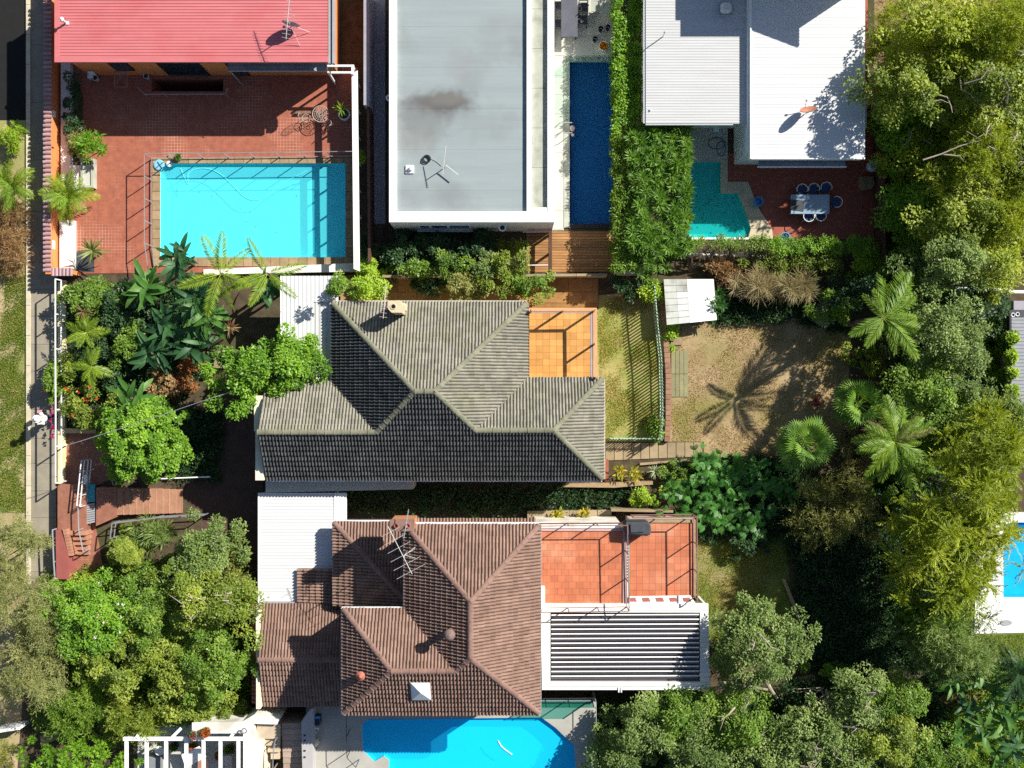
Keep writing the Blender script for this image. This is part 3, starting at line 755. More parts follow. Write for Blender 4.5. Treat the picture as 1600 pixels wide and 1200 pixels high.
def rosette(name, label, cat, px, py, zc, meshes, n, group=None, el=(.0, .9), seed=0, part_name='leaf', sc=(.8, 1.15), ground=0.0, stem=.06, stem_mat='bark', az=None, pot=None, spread=0.0, scs=None):
    """leaves radiating from the top of a stem at photo position (px,py) and height zc"""
    c = W(px, py, zc); t = thing(name, label, cat, (c.x, c.y, ground), group); r = random.Random(seed * 13 + int(px))
    if stem:
        mb = MB(); mb.use(M[stem_mat]); mb.tube([(0, 0, -.03), (.02, .01, (zc - ground) * .5), (0, 0, zc - ground)], stem, 7, stem * .8); link('trunk', mb.mesh('trunk'), t)
    for i in range(n):
        a = (az[i] if az else (i * 2.399 + r.uniform(-.3, .3))); e = el[0] + (el[1] - el[0]) * ((i + .5) / n) + r.uniform(-.12, .12); s = r.uniform(*sc) * (scs[i] if scs else 1)
        mt = Matrix.Translation((r.uniform(-spread, spread), r.uniform(-spread, spread), zc - ground + r.uniform(-.05, .05))) @ Matrix.Rotation(a, 4, 'Z') @ Matrix.Rotation(-e, 4, 'Y') @ Matrix.Rotation(r.uniform(-.5, .5), 4, 'X') @ Matrix.Diagonal((s, s, s, 1))
        link(part_name, r.choice(meshes), t, mtx=mt)
    return t

def grass_patch(name, label, pts, n, mt, L=.09, seed=0, z=.01, holes=(), flat=.5, thr=-1.1):
    """short tufts over an area given in photo pixels at ground level"""
    rg = np.random.default_rng(seed); P2 = [W(p[0], p[1], 0) for p in pts]
    xs = [p.x for p in P2]; ys = [p.y for p in P2]; m = int(n * 2.2)
    X = rg.uniform(min(xs), max(xs), m); Y = rg.uniform(min(ys), max(ys), m); ok = np.zeros(m, bool); k = len(P2)
    for i in range(k):
        a = P2[i]; b = P2[(i + 1) % k]
        cond = ((a.y > Y) != (b.y > Y)) & (X < (b.x - a.x) * (Y - a.y) / ((b.y - a.y) if abs(b.y - a.y) > 1e-9 else 1e-9) + a.x); ok ^= cond
    den = np.sin(X * 1.7 + 1.3 * np.sin(Y * 1.1)) + np.sin(Y * 2.3 + X * .7) + .8 * np.sin(X * 4.1 - Y * 3.3)
    ok &= (den + rg.normal(0, .8, m)) > thr
    X, Y, den = X[ok][:n], Y[ok][:n], den[ok][:n]; n = len(X)
    D = rand_dir(n, rg); D[:, 2] = np.abs(D[:, 2]) + flat; Nn = rand_dir(n, rg); Nn[:, 2] = np.abs(Nn[:, 2])
    V, Fq = leaf_quads(np.stack([X, Y, np.full(n, z)], 1), D, Nn, L * rg.uniform(.5, 1.4, n), .022 * rg.uniform(.8, 1.6, n), .1)
    o = link(name, fast_mesh(name, V, Fq, mt, dict(tint=np.clip(.42 + den * .14 + rg.normal(0, .14, n), 0, .86))))
    return tag(o, label, 'grass', kind='stuff')

def undergrowth(name, label, pts, n, h0, h1, mt, L=.14, Wd=.07, seed=0):
    """low mass of leaves that reads as one cover"""
    rg = np.random.default_rng(seed); P2 = [W(p[0], p[1], .5) for p in pts]; m = n * 2
    X = rg.uniform(min(p.x for p in P2), max(p.x for p in P2), m); Y = rg.uniform(min(p.y for p in P2), max(p.y for p in P2), m); ok = np.zeros(m, bool)
    for i in range(len(P2)):
        a = P2[i]; b = P2[(i + 1) % len(P2)]; d = (b.y - a.y) if abs(b.y - a.y) > 1e-9 else 1e-9
        ok ^= ((a.y > Y) != (b.y > Y)) & (X < (b.x - a.x) * (Y - a.y) / d + a.x)
    X, Y = X[ok][:n], Y[ok][:n]; n = len(X); hgt = .5 + .5 * np.sin(X * 1.9 + np.sin(Y * 1.3) * 1.6) * np.sin(Y * 2.1 + X * .8)
    Zc = h0 + (h1 - h0) * hgt * rg.uniform(.2, 1, n); per = 26; ci = np.repeat(np.arange(n), per); d = rand_dir(n * per, rg)
    P = np.stack([X, Y, Zc], 1)[ci] + d * rg.uniform(.05, .34, (n * per, 1)); P[:, 2] = np.abs(P[:, 2]); Nn = rand_dir(n * per, rg) * .8 + np.array([.1, .1, .6])
    V, Fq = leaf_quads(P, np.cross(Nn, rand_dir(n * per, rg)), Nn, L * rg.uniform(.6, 1.3, n * per), Wd * rg.uniform(.7, 1.2, n * per)); tone = rg.normal(.4, .16, n)
    return tag(link(name, fast_mesh(name, V, Fq, mt, dict(tint=np.clip(tone[ci] + rg.normal(0, .1, n * per), 0, .86)))), label, 'undergrowth', kind='stuff')
# ------------------------------------------------------------------ ground and paving
def px2(pts, h=0.0): return [tuple(W(p[0], p[1], h)[:2]) for p in pts]
POOL_A = [(250, 255), (540, 255), (540, 402), (250, 402)]
POOL_B = [(890, 97), (957, 97), (957, 350), (890, 350)]
POOL_C = [(1068, 254), (1126, 254), (1126, 302), (1153, 302), (1173, 358), (1168, 371), (1068, 371)]
POOL_D = [(566, 1132), (575, 1124), (846, 1121), (868, 1137), (897, 1165), (899, 1190), (899, 1262), (608, 1262), (608, 1187), (600, 1181), (585, 1190), (567, 1172)]
POOL_E = [(1567, 820), (1580, 816), (1700, 816), (1700, 933), (1567, 933)]
WELL = [(237, 123), (349, 123), (349, 143), (237, 143)]
holes = [px2(p) for p in (POOL_A, POOL_B, POOL_C, POOL_E, WELL)]

def struct(name, mt, fn, **k):
    o = solid(name, mt, fn, kind='structure', **k); return o
struct('ground', M['soil'], lambda m: m.sheet([(-120, -110), (120, -110), (120, 110), (-120, 110)], holes, 0.0))
struct('street_verge', M['verge'], lambda m: m.sheet(px2([(-500, -60), (42, -60), (42, 1000), (20, 1300), (-500, 1300)]), [], .006))
struct('street_shade_sheet', M['street_shade'], lambda m: m.sheet(px2([(-500, -60), (41, -60), (41, 188), (-500, 188)]), [], .012))  # dark sheet that paints the cast shadow onto the street corner
struct('lawn', M['lawn'], lambda m: m.sheet(px2([(930, 462), (1036, 452), (1036, 692), (930, 692)]), [], .006))
struct('dry_yard', M['dry'], lambda m: m.sheet(px2([(1044, 505), (1130, 503), (1240, 497), (1330, 520), (1320, 700), (1200, 728), (1044, 700)]), [], .006))
struct('back_lawn', M['green'], lambda m: m.sheet(px2([(1085, 840), (1228, 838), (1235, 930), (1250, 1000), (1085, 1000)]), [], .006))
struct('lawn_shade_sheet', M['passage'], lambda m: m.sheet(px2([(1240, 850), (1440, 850), (1450, 1045), (1262, 1052)]), [], .004))  # dark ground colour paints in tree shade where the crowns leave gaps
struct('pool_lawn', M['green'], lambda m: m.sheet(px2([(1500, 985), (1720, 985), (1720, 1120), (1500, 1120)]), [], .006))
struct('leaf_litter_ground', M['litter'], lambda m: m.sheet(px2([(1366, -60), (1720, -60), (1720, 420), (1400, 420), (1366, 160)]), [], .005))
struct('side_path', M['slab'], lambda m: m.sheet(px2([(530, 430), (935, 430), (935, 482), (530, 482)]), [], .006))
struct('driveway', M['driveway'], lambda m: m.sheet(px2([(285, 640), (410, 640), (410, 950), (340, 950), (318, 815), (285, 770)]), [], .006))
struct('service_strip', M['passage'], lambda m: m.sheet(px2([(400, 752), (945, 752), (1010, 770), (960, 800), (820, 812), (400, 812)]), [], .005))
struct('front_path', M['front'], lambda m: m.sheet(px2([(92, 668), (170, 668), (180, 745), (150, 760), (150, 905), (90, 905)]), [], .012))
struct('alley', M['greywall'], lambda m: m.sheet(px2([(586, -40), (602, -40), (602, 350), (582, 350)]), [], .012))

# footpath slabs and kerb stones, each piece a part of the path
fp = struct('footpath', M['concrete'], lambda m: m.ppoly([(47, -60), (88, -60), (88, 1010), (47, 1010)], -.05, .03))
mb = MB(); mb.use(M['concrete'])
y = -20
ylist = [-20, 70, 160, 250, 330, 410, 452, 494, 538, 580, 640, 685, 724, 767, 809, 852, 893, 935, 980]
for y0, y1 in zip(ylist[:-1], ylist[1:]):
    m2 = MB(); m2.use(M['concrete']); m2.pbox(47.3, y0 + .35, 88, y1 - .35, .02, .05); m2.build('paving_slab', fp)
kb = struct('kerb', M['kerb'], lambda m: m.ppoly([(41, -60), (47, -60), (47, 1010), (41, 1010)], -.1, .06))
yy = -40
while yy < 1000:
    m2 = MB(); m2.use(M['kerb']); m2.pbox(40.6, yy + .3, 47, yy + 46.7, .0, .12); m2.build('kerb_stone', kb); yy += 47

# ------------------------------------------------------------------ swimming pools
def pool(label, pts, depth, shell, tint, wz=-.13, rim=.05, wav=5.0, bump=.06, group=None, body=(.11, .78, .87), turb=.45, z0=0.0):
    P = px2(pts, z0); depth -= z0; wz += z0; rim += z0; c = np.mean(np.array(P), 0)
    t = thing('swimming_pool', label, 'pool', (c[0], c[1], 0), group)
    def walls(mb):
        n = len(P)
        a = sum(P[i][0] * P[(i + 1) % n][1] - P[(i + 1) % n][0] * P[i][1] for i in range(n)); Q = P if a > 0 else P[::-1]
        for i in range(n):
            p, q = Q[i], Q[(i + 1) % n]; mb.add([(p[0], p[1], -depth), (q[0], q[1], -depth), (q[0], q[1], rim), (p[0], p[1], rim)], [[3, 2, 1, 0]])
    part('pool_wall', shell, t, walls); part('pool_floor', shell, t, lambda mb: mb.sheet(P, [], -depth))
    part('water', water_mat('water', tint, wav, bump, body, turb), t, lambda mb: mb.sheet(P, [], wz))
    return t
SH_A = mat('turquoise_pool_paint', (0.17, 0.82, 0.89), (0.13, 0.78, 0.86), 1.2, 0.6, c3=(0.10, 0.80, 0.88), scale3=.35, amt3=.5)
SH_B = mat('navy_pool_tile', (0.012, 0.14, 0.36), (0.01, 0.115, 0.30), 2.0, 0.5, vary=0)
SH_C = mat('teal_pool_paint', (0.015, 0.66, 0.63), (0.012, 0.56, 0.54), 2.2, 0.6, c3=(0.05, 0.7, 0.66), scale3=.8, amt3=.6)
SH_D = mat('blue_pool_paint', (0.012, 0.60, 0.92), (0.01, 0.54, 0.88), 1.0, 0.6)
SH_E = mat('bright_blue_pool_paint', (0.012, 0.42, 0.75), (0.02, 0.55, 0.85), 1.6, 0.6)
pa = pool('rectangular turquoise pool beside the red roofed house', POOL_A, .80, SH_A, (.72, .97, 1.0))
pb = pool('long narrow navy blue lap pool beside the flat roofed white house', POOL_B, .9, SH_B, (.62, .86, 1.0), body=(.012, .13, .33), turb=.35)
pc = pool('small angular teal pool below the white corrugated roofs', POOL_C, .7, SH_C, (.7, .97, .95), body=(.015, .62, .6))
pd_ = pool('bright blue pool with cut corners below the brown tiled roof', POOL_D, .9, SH_D, (.75, .96, 1.0), bump=.2, wav=9, body=(.01, .66, .95), turb=.6, z0=1.2)
pe = pool('blue pool half hidden by yellow green branches at the right edge', POOL_E, .9, SH_E, (.7, .95, 1.0), bump=.25, wav=4, body=(.01, .42, .72), turb=.3)

def coping_run(t, mt, x0, y0, x1, y1, n, z0=.0, z1=.075, name='coping_stone'):
    h = abs(x1 - x0) >= abs(y1 - y0)
    for i in range(n):
        m2 = MB(); m2.use(mt); a = i / n; b = (i + 1) / n; g = .3; j = rnd.uniform(-.004, .004)
        if h: m2.pbox(x0 + (x1 - x0) * a + g, y0, x0 + (x1 - x0) * b - g, y1, z0, z1 + j)
        else: m2.pbox(x0, y0 + (y1 - y0) * a + g, x1, y0 + (y1 - y0) * b - g, z0, z1 + j)
        m2.build(name, t)
coping_run(pa, M['coping'], 238, 246, 551, 255, 22); coping_run(pa, M['coping'], 238, 402, 551, 416, 22)
coping_run(pa, M['coping'], 238, 255, 250, 402, 10); coping_run(pa, M['coping'], 540, 255, 552, 402, 10)
part('pool_step', SH_A, pa, lambda m: m.pbox(250.3, 255.3, 256, 401.6, -.79, -.3))
coping_run(pb, M['ledge'], 881, 87, 890, 356, 9, z1=.06); coping_run(pb, M['dark'], 957, 92, 961, 350, 6, z1=.2); coping_run(pb, M['ledge'], 890, 90, 957, 97, 3, z1=.05)
coping_run(pb, M['dark'], 889, 350, 961, 357, 3, z0=-.6, z1=.06)
coping_run(pc, M['white'], 1060, 371, 1170, 374, 4, z1=.1)
pcm = mat('cream_paver', (0.56, 0.48, 0.33), (0.46, 0.39, 0.26), 2.5, .8, vary=.08)
for poly in ([(1126.4, 250), (1137, 250), (1137, 302), (1126.4, 302)], [(1137.4, 284), (1169, 284), (1176, 302), (1137.4, 302)], [(1153.4, 302.3), (1176, 302.3), (1184, 322), (1161, 322)], [(1161.2, 322.4), (1184, 322.4), (1195, 340), (1168, 340)], [(1168.2, 340.4), (1195, 340.4), (1206, 357), (1173.3, 357)], [(1173.3, 357.4), (1206.3, 357.4), (1208, 373), (1168.6, 373)]):
    m2 = MB(); m2.use(pcm); m2.ppoly(poly, 0, .07); m2.build('coping_stone', pc)
dcm = mat('grey_pool_paving', (0.40, 0.385, 0.34), (0.33, 0.32, 0.28), 1.2, .75, vary=.04, c3=(.27, .26, .23), scale3=.8, amt3=.5)
wdeck = mat('white_pool_paving', (0.80, 0.79, 0.76), (0.72, 0.71, 0.68), 1.6, .7, c3=(.4, .36, .3), scale3=.5, amt3=.25)
struct('pool_deck', dcm, lambda m: (m.sheet(px2([(478, 1096), (930, 1090), (932, 1262), (478, 1262)], 1.25), [px2(POOL_D, 1.25)], 1.25), [m.bar((*p, .6), (*q_, .6), .1, 1.28) for p, q_ in zip(px2([(930, 1092), (932, 1262)], 1.25), px2([(932, 1262), (478, 1262)], 1.25))]))
struct('white_pool_surround', wdeck, lambda m: m.sheet(px2([(1530, 800), (1720, 800), (1720, 985), (1522, 990), (1524, 900)]), [px2(POOL_E)], .05))
struct('red_tile_patio', M['patio'], lambda m: m.sheet(px2([(92, 60), (511, 60), (511, 106), (560, 106), (560, 424), (92, 428)]), [px2(POOL_A), px2(WELL)], .03))
struct('terracotta_terrace', M['deck_red'], lambda m: m.sheet(px2([(1137, 240), (1300, 240), (1345, 140), (1381, 140), (1381, 374), (1208, 374), (1195, 340), (1176, 302), (1169, 284), (1137, 284)]), [], .02))
struct('porch_floor', M['pale_tile'], lambda m: m.sheet(px2([(1078, 188), (1137, 188), (1137, 250), (1126, 250), (1126, 254), (1078, 254)]), [], .02))
ter = struct('stone_terrace', M['pale_tile'], lambda m: m.ppoly([(860, -40), (961, -40), (961, 90), (881, 90), (881, 360), (860, 360)], -.05, .015))
for (x0, y0, x1, y1, nx, ny) in ((862, -36, 961, 87, 3, 4), (862, 87.5, 880.7, 359, 1, 9)):
    floor_tiles(ter, x0, y0, x1, y1, .04, M['pale_tile'], nx, ny, gap=.012, name='paving_slab')

# boards of the timber deck below the lap pool
dk = tag(solid('timber_deck', M['darktimber'], lambda m: m.ppoly([(822, 360), (961, 357.5), (961, 425), (822, 425)], -.06, -.012)), 'reddish brown timber deck below the navy lap pool', 'deck')
for i in range(15):
    y0 = 361 + i * 4.27
    for (xa, xb) in ((822, 857), (857.4, 961)):
        if xb > 900 and y0 < 357: continue
        m2 = MB(); m2.use(M['timber']); m2.pbox(xa + rnd.uniform(0, 1.0), y0 + .25, xb - .3, y0 + 4.05, -.012, .02 + rnd.uniform(-.003, .003)); m2.build('deck_board', dk)

# ------------------------------------------------------------------ the red roofed house
rh = thing('red_roof_house', 'orange rendered house under a red corrugated metal roof', 'house', W(300, 30, 0))
part('wall', M['orange'], rh, lambda m: m.pbox(93, -60, 511, 84, 0, 3.42))
roof = corrugated('roof', M['redroof'], 92, -60, 512, 88, 3.5, 3.5, 'x', .143, .018, rh)
part('roof_flashing', M['redroof'], roof, lambda m: (m.pbox(85, -60, 92.4, 97, 3.40, 3.535), m.pbox(92.6, 87.5, 512, 97, 3.40, 3.53)))
part('gutter', M['greymetal'], rh, lambda m: (m.pbox(513, -60, 516, 99, 3.1, 3.35), m.pbox(519, -60, 522.5, 99, 3.1, 3.35), m.pbox(516, -60, 519, 99, 3.1, 3.15)))
def red_windows():
    k = W(0, 84, 3.42).y
    for (xa, xb, z0, z1, mt) in ((250, 316, .1, 2.2, M['window']), (356, 380, .1, 2.1, M['window']), (175, 205, .9, 2.1, M['window'])):
        a = W(xa, 100, 1.5).x; b = W(xb, 100, 1.5).x
        f = part('window', M['dark'], rh, lambda m: m.box(a, k - .05, z0, b, k + .02, z1))
        part('pane', mt, f, lambda m: m.box(a + .06, k - .06, z0 + .06, (a + b) / 2 - .03, k - .04, z1 - .06)); part('pane', mt, f, lambda m: m.box((a + b) / 2 + .03, k - .06, z0 + .06, b - .06, k - .04, z1 - .06))
red_windows()
lw = thing('light_well', 'dark sunken opening in the shaded red patio below the red roof', 'light well', W(293, 133, 0))
WP = px2(WELL)
def lwf(m):
    for i in range(4):
        p, q = WP[i], WP[(i + 1) % 4]; m.add([(p[0], p[1], -1.6), (q[0], q[1], -1.6), (q[0], q[1], .03), (p[0], p[1], .03)], [[0, 1, 2, 3]])
part('shaft_wall', M['brick_red'], lw, lwf); part('shaft_floor', M['dark'], lw, lambda m: m.sheet(WP, [], -1.6))
railing('low_railing', 'low dark railing along the sunken opening in the red patio', 'railing', [(215, 137), (226, 147.5), (353, 147), (355, 138)], .03, .55, M['steel'], 1.05, (1.0,), .022)

# skylit awning and white frame at the roof's corner
aw = thing('glazed_awning', 'narrow glazed awning under the lower edge of the red roof', 'awning', W(433, 105, 0))
for i in range(6):
    x0 = 357 + i * 25.6
    part('panel', mat('smoked_panel', (.30, .34, .35), (.22, .25, .27), 4, .3, vary=.15), aw, lambda m: m.pbox(x0 + .8, 98.5, x0 + 24.8, 109.6, 2.72, 2.75))
part('frame', M['greymetal'], aw, lambda m: (m.pbox(356, 109.6, 511, 110.8, 2.65, 2.78), m.pbox(356, 103.3, 511, 104.1, 2.752, 2.77), [m.pbox(356 + i * 25.6, 98.5, 357 + i * 25.6, 109.6, 2.65, 2.77) for i in range(7)]))
part('post', M['greymetal'], aw, lambda m: m.pbox(357.2, 108.4, 358.6, 109.6, .03, 2.65))
fr = thing('corner_pergola', 'white steel frame with a glass pane at the patio corner', 'pergola', W(532, 108, 0))
part('glass_pane', glass_mat('clear_glass'), fr, lambda m: m.pbox(514, 103, 550, 113, 2.05, 2.06))
part('frame', M['whitemetal'], fr, lambda m: (m.pbox(511, 101, 553, 104, 2.0, 2.12), m.pbox(517, 111.5, 549, 114.5, 2.0, 2.12), m.pbox(549, 104, 553, 116, 2.0, 2.12)))
for (x, y) in ((513, 112.5), (551, 103)): part('post', M['whitemetal'], fr, lambda m: m.pbox(x - 1.4, y - 1.4, x + 1.4, y + 1.4, .03, 2.0))

bal = thing('balustrade', 'white balustrade with a wide flat handrail along the red patio', 'balustrade', W(555, 260, 0))
part('handrail', M['white'], bal, lambda m: m.ppoly([(549.5, 116), (558.5, 110), (562, 424), (552.5, 420)], 1.88, 1.97))
part('mid_rail', M['whitemetal'], bal, lambda m: m.bar(W(554, 116, .9), W(557, 418, .9), .04, .04))
for i in range(8):
    y = 120 + i * 42.3; x = 554 + i * .45; part('post', M['whitemetal'], bal, lambda m: m.pbox(x - 1.2, y - 1.2, x + 1.2, y + 1.2, .03, 1.88))
tag(solid('parapet', M['white_stain'], lambda m: m.ppoly([(318, 421), (552, 411), (562, 418), (560, 424), (318, 429)], -.2, .32)), 'stained white kerb wall along the lower edge of the turquoise pool', 'wall')

# boundary wall with half round cap tiles
bw = thing('boundary_wall', 'orange boundary wall topped with half round cap tiles beside the dark street', 'wall', W(74, 200, 0))
part('wall_face', M['orange'], bw, lambda m: (m.pbox(71, -60, 78.5, 428, 0, 1.2), m.pbox(78.6, 421.5, 112, 428, 0, 1.05)))
ct = MB(); ct.use(M['purplecap']); k = 5; vs = []
for x in (-.19, .19):
    for i in range(k + 1): vs.append((x, math.cos(math.pi * i / k) * .085, .01 + math.sin(math.pi * i / k) * .075))
ct.add(vs, [[i, i + 1, k + 2 + i, k + 1 + i] for i in range(k)] + [list(range(k + 1))[::-1], [k + 1 + i for i in range(k + 1)]]); ctm = ct.mesh('cap_tile')
for i in range(64):
    q = W(74.3 - (0 if i > 30 else -.8) + rnd.uniform(-.4, .4), -22 + i * 7.05, 1.2); link('cap_tile', ctm, bw, mtx=Matrix.Translation(q - org(bw)) @ Matrix.Rotation(rnd.uniform(-.06, .06), 4, 'Z'))
for i in range(6):
    q = W(83 + i * 5.6, 425, 1.05); link('cap_tile', ctm, bw, mtx=Matrix.Translation(q - org(bw)) @ Matrix.Rotation(math.pi / 2, 4, 'Z'))
part('lintel', M['orange'], bw, lambda m: m.pbox(78.8, 224, 82.5, 229, .9, 1.12))
sgn = thing('wall_light', 'small white box light on the orange boundary wall', 'light', W(80, 382, .5))
part('housing', M['white'], sgn, lambda m: m.pbox(79.2, 375.5, 82.2, 388.5, .7, .98)); part('lens', M['greymetal'], sgn, lambda m: (m.pbox(79.6, 377, 80.8, 380, .97, .995), m.pbox(79.6, 382, 80.8, 385, .97, .995)))
s2 = thing('wall_light', 'white wall light at the shaded end of the orange boundary wall', 'light', W(84, 178, .5))
part('housing', M['white'], s2, lambda m: m.pbox(79.8, 172, 83.5, 182, .7, .98)); part('lens', M['greymetal'], s2, lambda m: m.pbox(80.4, 174, 82, 180, .97, .995))
tag(solid('garden_bench_wall', M['white'], lambda m: (m.pbox(95, 92, 110, 258, 0, .35), m.pbox(95, 258.2, 127, 300, 0, .35))), 'white low wall under the orange boundary wall with planting', 'wall')
tag(solid('white_ledge', M['white'], lambda m: m.pbox(93, 344, 114, 423, 0, .42)), 'bright white ledge at the lower end of the orange boundary wall', 'ledge')
struct('garden_bed', M['charcoal'], lambda m: m.sheet(px2([(114, 394), (148, 394), (148, 425), (114, 425)]), [], .045))
struct('planting_bed', M['soil'], lambda m: m.sheet(px2([(108, 97), (130, 150), (130, 258), (108, 258)]), [], .045))
pln = thing('planter_box', 'grey rectangular planter box beside the red patio', 'planter', W(136, 270, 0))
part('box', M['ledge'], pln, lambda m: (m.pbox(126, 247, 129, 293, 0, .5), m.pbox(142, 247, 145.5, 293, 0, .5), m.pbox(129.1, 290, 141.9, 293, 0, .5), m.pbox(129.1, 247, 141.9, 250, 0, .5)))
part('lid', M['pale_tile'], pln, lambda m: m.pbox(129.2, 257, 141.8, 289.8, .3, .44)); part('soil', M['soil'], pln, lambda m: m.pbox(129.2, 250.2, 141.8, 256.8, .1, .4))

railing('pool_fence', 'thin grey metal pool fence around the turquoise pool', 'fence', [(232, 424), (225.5, 380), (225.5, 240), (552, 236.5)], .03, 1.2, M['steel'], 1.24, (1.0, .12), .016, post_r=.018)

# ------------------------------------------------------------------ the flat roofed white house
wh = thing('flat_roof_house', 'white house with a stained grey flat roof and parapets', 'house', W(737, 150, 0))
part('wall', M['white'], wh, lambda m: (m.pbox(608, -60, 619.5, 347, 0, 3.0), m.pbox(619.6, 330, 866, 347, 0, 2.995), m.pbox(855.5, -60, 866, 329.9, 0, 3.0), m.pbox(823, -60, 831, 329.9, 2.5, 2.97), m.pbox(831.1, 324, 855.4, 329.9, 2.5, 2.97)))
rf = part('roof', M['greymetal'], wh, lambda m: m.pbox(619.7, -60, 855.3, 329.8, 2.4, 2.70))
for i in range(12):
    y1 = 329.5 - i * 32; y0 = y1 - 31.95
    part('membrane_sheet', M['membrane'], rf, lambda m: m.pbox(619.9, max(y0, -50), 822.6, y1, 2.702, 2.79 + (.004 if i % 2 else 0)))
for i in range(6):
    y1 = 323.6 - i * 62; y0 = y1 - 61.6
    part('ledge_slab', M['ledge'], rf, lambda m: m.pbox(831.3, max(y0, -50), 855.1, y1, 2.702, 2.80))
ys = W(0, 347, 2.995).y
for (xa, xb, z0, z1) in ((655, 672, 1.0, 2.3), (672.5, 700, 1.0, 2.3), (700.5, 735, 1.0, 2.3)):
    a = W(xa, 0, 1.8).x; b = W(xb, 0, 1.8).x
    f = part('window', M['whitemetal'], wh, lambda m: (m.box(a, ys - .06, z0, b, ys, z0 + .06), m.box(a, ys - .06, z1 - .06, b, ys, z1), m.box(a, ys - .06, z0 + .06, a + .05, ys, z1 - .06), m.box(b - .05, ys - .06, z0 + .06, b, ys, z1 - .06)))
    part('pane', M['window'], f, lambda m: m.box(a + .05, ys - .03, z0 + .06, b - .05, ys - .01, z1 - .06))
part('sill', M['pale_tile'], wh, lambda m: m.box(W(652, 0, .9).x, ys - .16, .84, W(738, 0, .9).x, ys, .93))
part('render_band', mat('pink_grey_render', (.55, .45, .48), (.5, .41, .44), 2, .8), wh, lambda m: m.box(W(825, 0, .9).x, ys - .012, .02, W(865.5, 0, 2.9).x, ys, 1.0))
lamp = thing('wall_lamp', 'white half round lamp shade on the shaded wall of the flat roofed house', 'lamp', W(785, 344, 2.2))
lc = Vector((W(785, 0, 2.4).x, ys - .16, 2.35)); part('shade', M['white'], lamp, lambda m: m.ring(lc, .15, .035, 16, 6)); part('bulb', M['dark'], lamp, lambda m: m.lathe(lc - Vector((0, 0, .1)), [(.11, 0), (.11, .08)], 14)); part('bracket', M['dark'], lamp, lambda m: m.bar(lc + Vector((0, .08, -.05)), lc + Vector((0, .17, -.05)), .06, .06))
tag(solid('overflow_pipe', M['white'], lambda m: m.ring(W(608, 153, 2.5), .12, .035, 18, 6)), 'small white pipe loop at the outer wall of the flat roofed house', 'pipe')
rv = thing('roof_vent', 'square white vent with a round cowl on the grey flat roof', 'vent', W(640, 264, 2.8))
part('base', M['white'], rv, lambda m: m.pbox(634, 258, 646.5, 270.5, 2.79, 2.87)); part('cowl', M['steel'], rv, lambda m: m.lathe(W(640.5, 265, 2.87), [(.11, 0), (.11, .06), (.07, .12), (.03, .14)], 14))
cb = thing('cable_coil', 'black coil of cable lying on the grey flat roof', 'cable', W(667, 248, 2.8))
part('coil', M['dark'], cb, lambda m: (m.ring(W(667, 248, 2.84), .16, .035, 24, 6), m.ring(W(666, 249, 2.88), .17, .02, 24, 5))); part('loose_end', M['dark'], cb, lambda m: m.tube([W(661, 245, 2.83), W(658, 250, 2.82), W(657, 255, 2.81), W(661, 254, 2.81)], .012, 5))
part('lead', M['greymetal'], cb, lambda m: m.tube([W(673, 247, 2.83), W(682, 252, 2.82), W(690, 259, 2.82)], .012, 5))
tag(solid('render_wall', M['greywall'], lambda m: m.pbox(568, -60, 577, 164, 0, 1.9)), 'grey rendered wall top in the dark alley behind the red roofed house', 'wall')
tag(solid('timber_fence', M['darktimber'], lambda m: (m.ppoly([(573, 166), (577, 166), (579, 410), (575, 410)], 0, 1.6), m.ppoly([(568, 164.5), (577, 164.5), (577, 165.6), (568, 165.6)], 0, 1.6))), 'dark red brown timber fence running down the narrow alley', 'fence')

# ------------------------------------------------------------------ the white corrugated house
ch = thing('white_metal_roof_house', 'house with two stepped white corrugated metal roofs', 'house', W(1180, 100, 0))
cw = mat('white_sheet_roof', (0.50, 0.505, 0.50), (0.45, 0.45, 0.44), 1.0, .45, stretch=(.3, 3, 1), c3=(.5, .48, .44), scale3=.5, amt3=.3)
cw2 = mat('bright_white_sheet_roof', (0.60, 0.605, 0.60), (0.56, 0.56, 0.555), 1.0, .45, stretch=(.3, 3, 1))
part('wall', M['white'], ch, lambda m: (m.pbox(1014, -60, 1168, 178, 0, 2.75), m.pbox(1168.1, -60, 1342, 236, 0, 3.05)))
part('wall', M['brick_red'], ch, lambda m: m.pbox(1350.5, -60, 1356, 140, 0, 1.2))
r1 = corrugated('roof', cw, 1009, -60, 1174, 193, 2.85, 2.85, 'x', .128, .010, ch)
r2 = corrugated('roof', cw2, 1173, -60, 1347.5, 248, 3.2, 3.2, 'x', .155, .009, ch)
part('barge_board', M['white'], r2, lambda m: (m.pbox(1172.2, -60, 1174.4, 248, 2.86, 3.235), m.pbox(1174.5, 247, 1347, 248.6, 2.95, 3.235)))
gutter(ch, M['whitemetal'], [W(1007.5, -60, 2.75), W(1007.5, 193, 2.75)]); gutter(ch, M['whitemetal'], [W(1349, -60, 3.1), W(1349, 249, 3.1)]); gutter(ch, M['whitemetal'], [W(1009, 193.6, 2.76), W(1145, 193.6, 2.76)])
part('downpipe', M['whitemetal'], ch, lambda m: (m.tube([W(1008, 172, 2.7), W(1017, 172, 2.93), W(1017, 172, 2.85)], .03, 6), m.tube([W(1350, 120, 3.1), W(1353, 130, 2.6), W(1353, 200, 2.4)], .035, 6)))
for i in range(4):
    part('awning_panel', mat('grey_glazing', (.26, .28, .30), (.2, .22, .24), 3, .25, vary=.12), ch, lambda m: m.pbox(1185 + i * 34.2, 249.4, 1218.4 + i * 34.2, 259.5, 2.6, 2.64))
part('awning_trim', M['whitemetal'], ch, lambda m: m.pbox(1184, 259.7, 1323, 261.3, 2.55, 2.68))
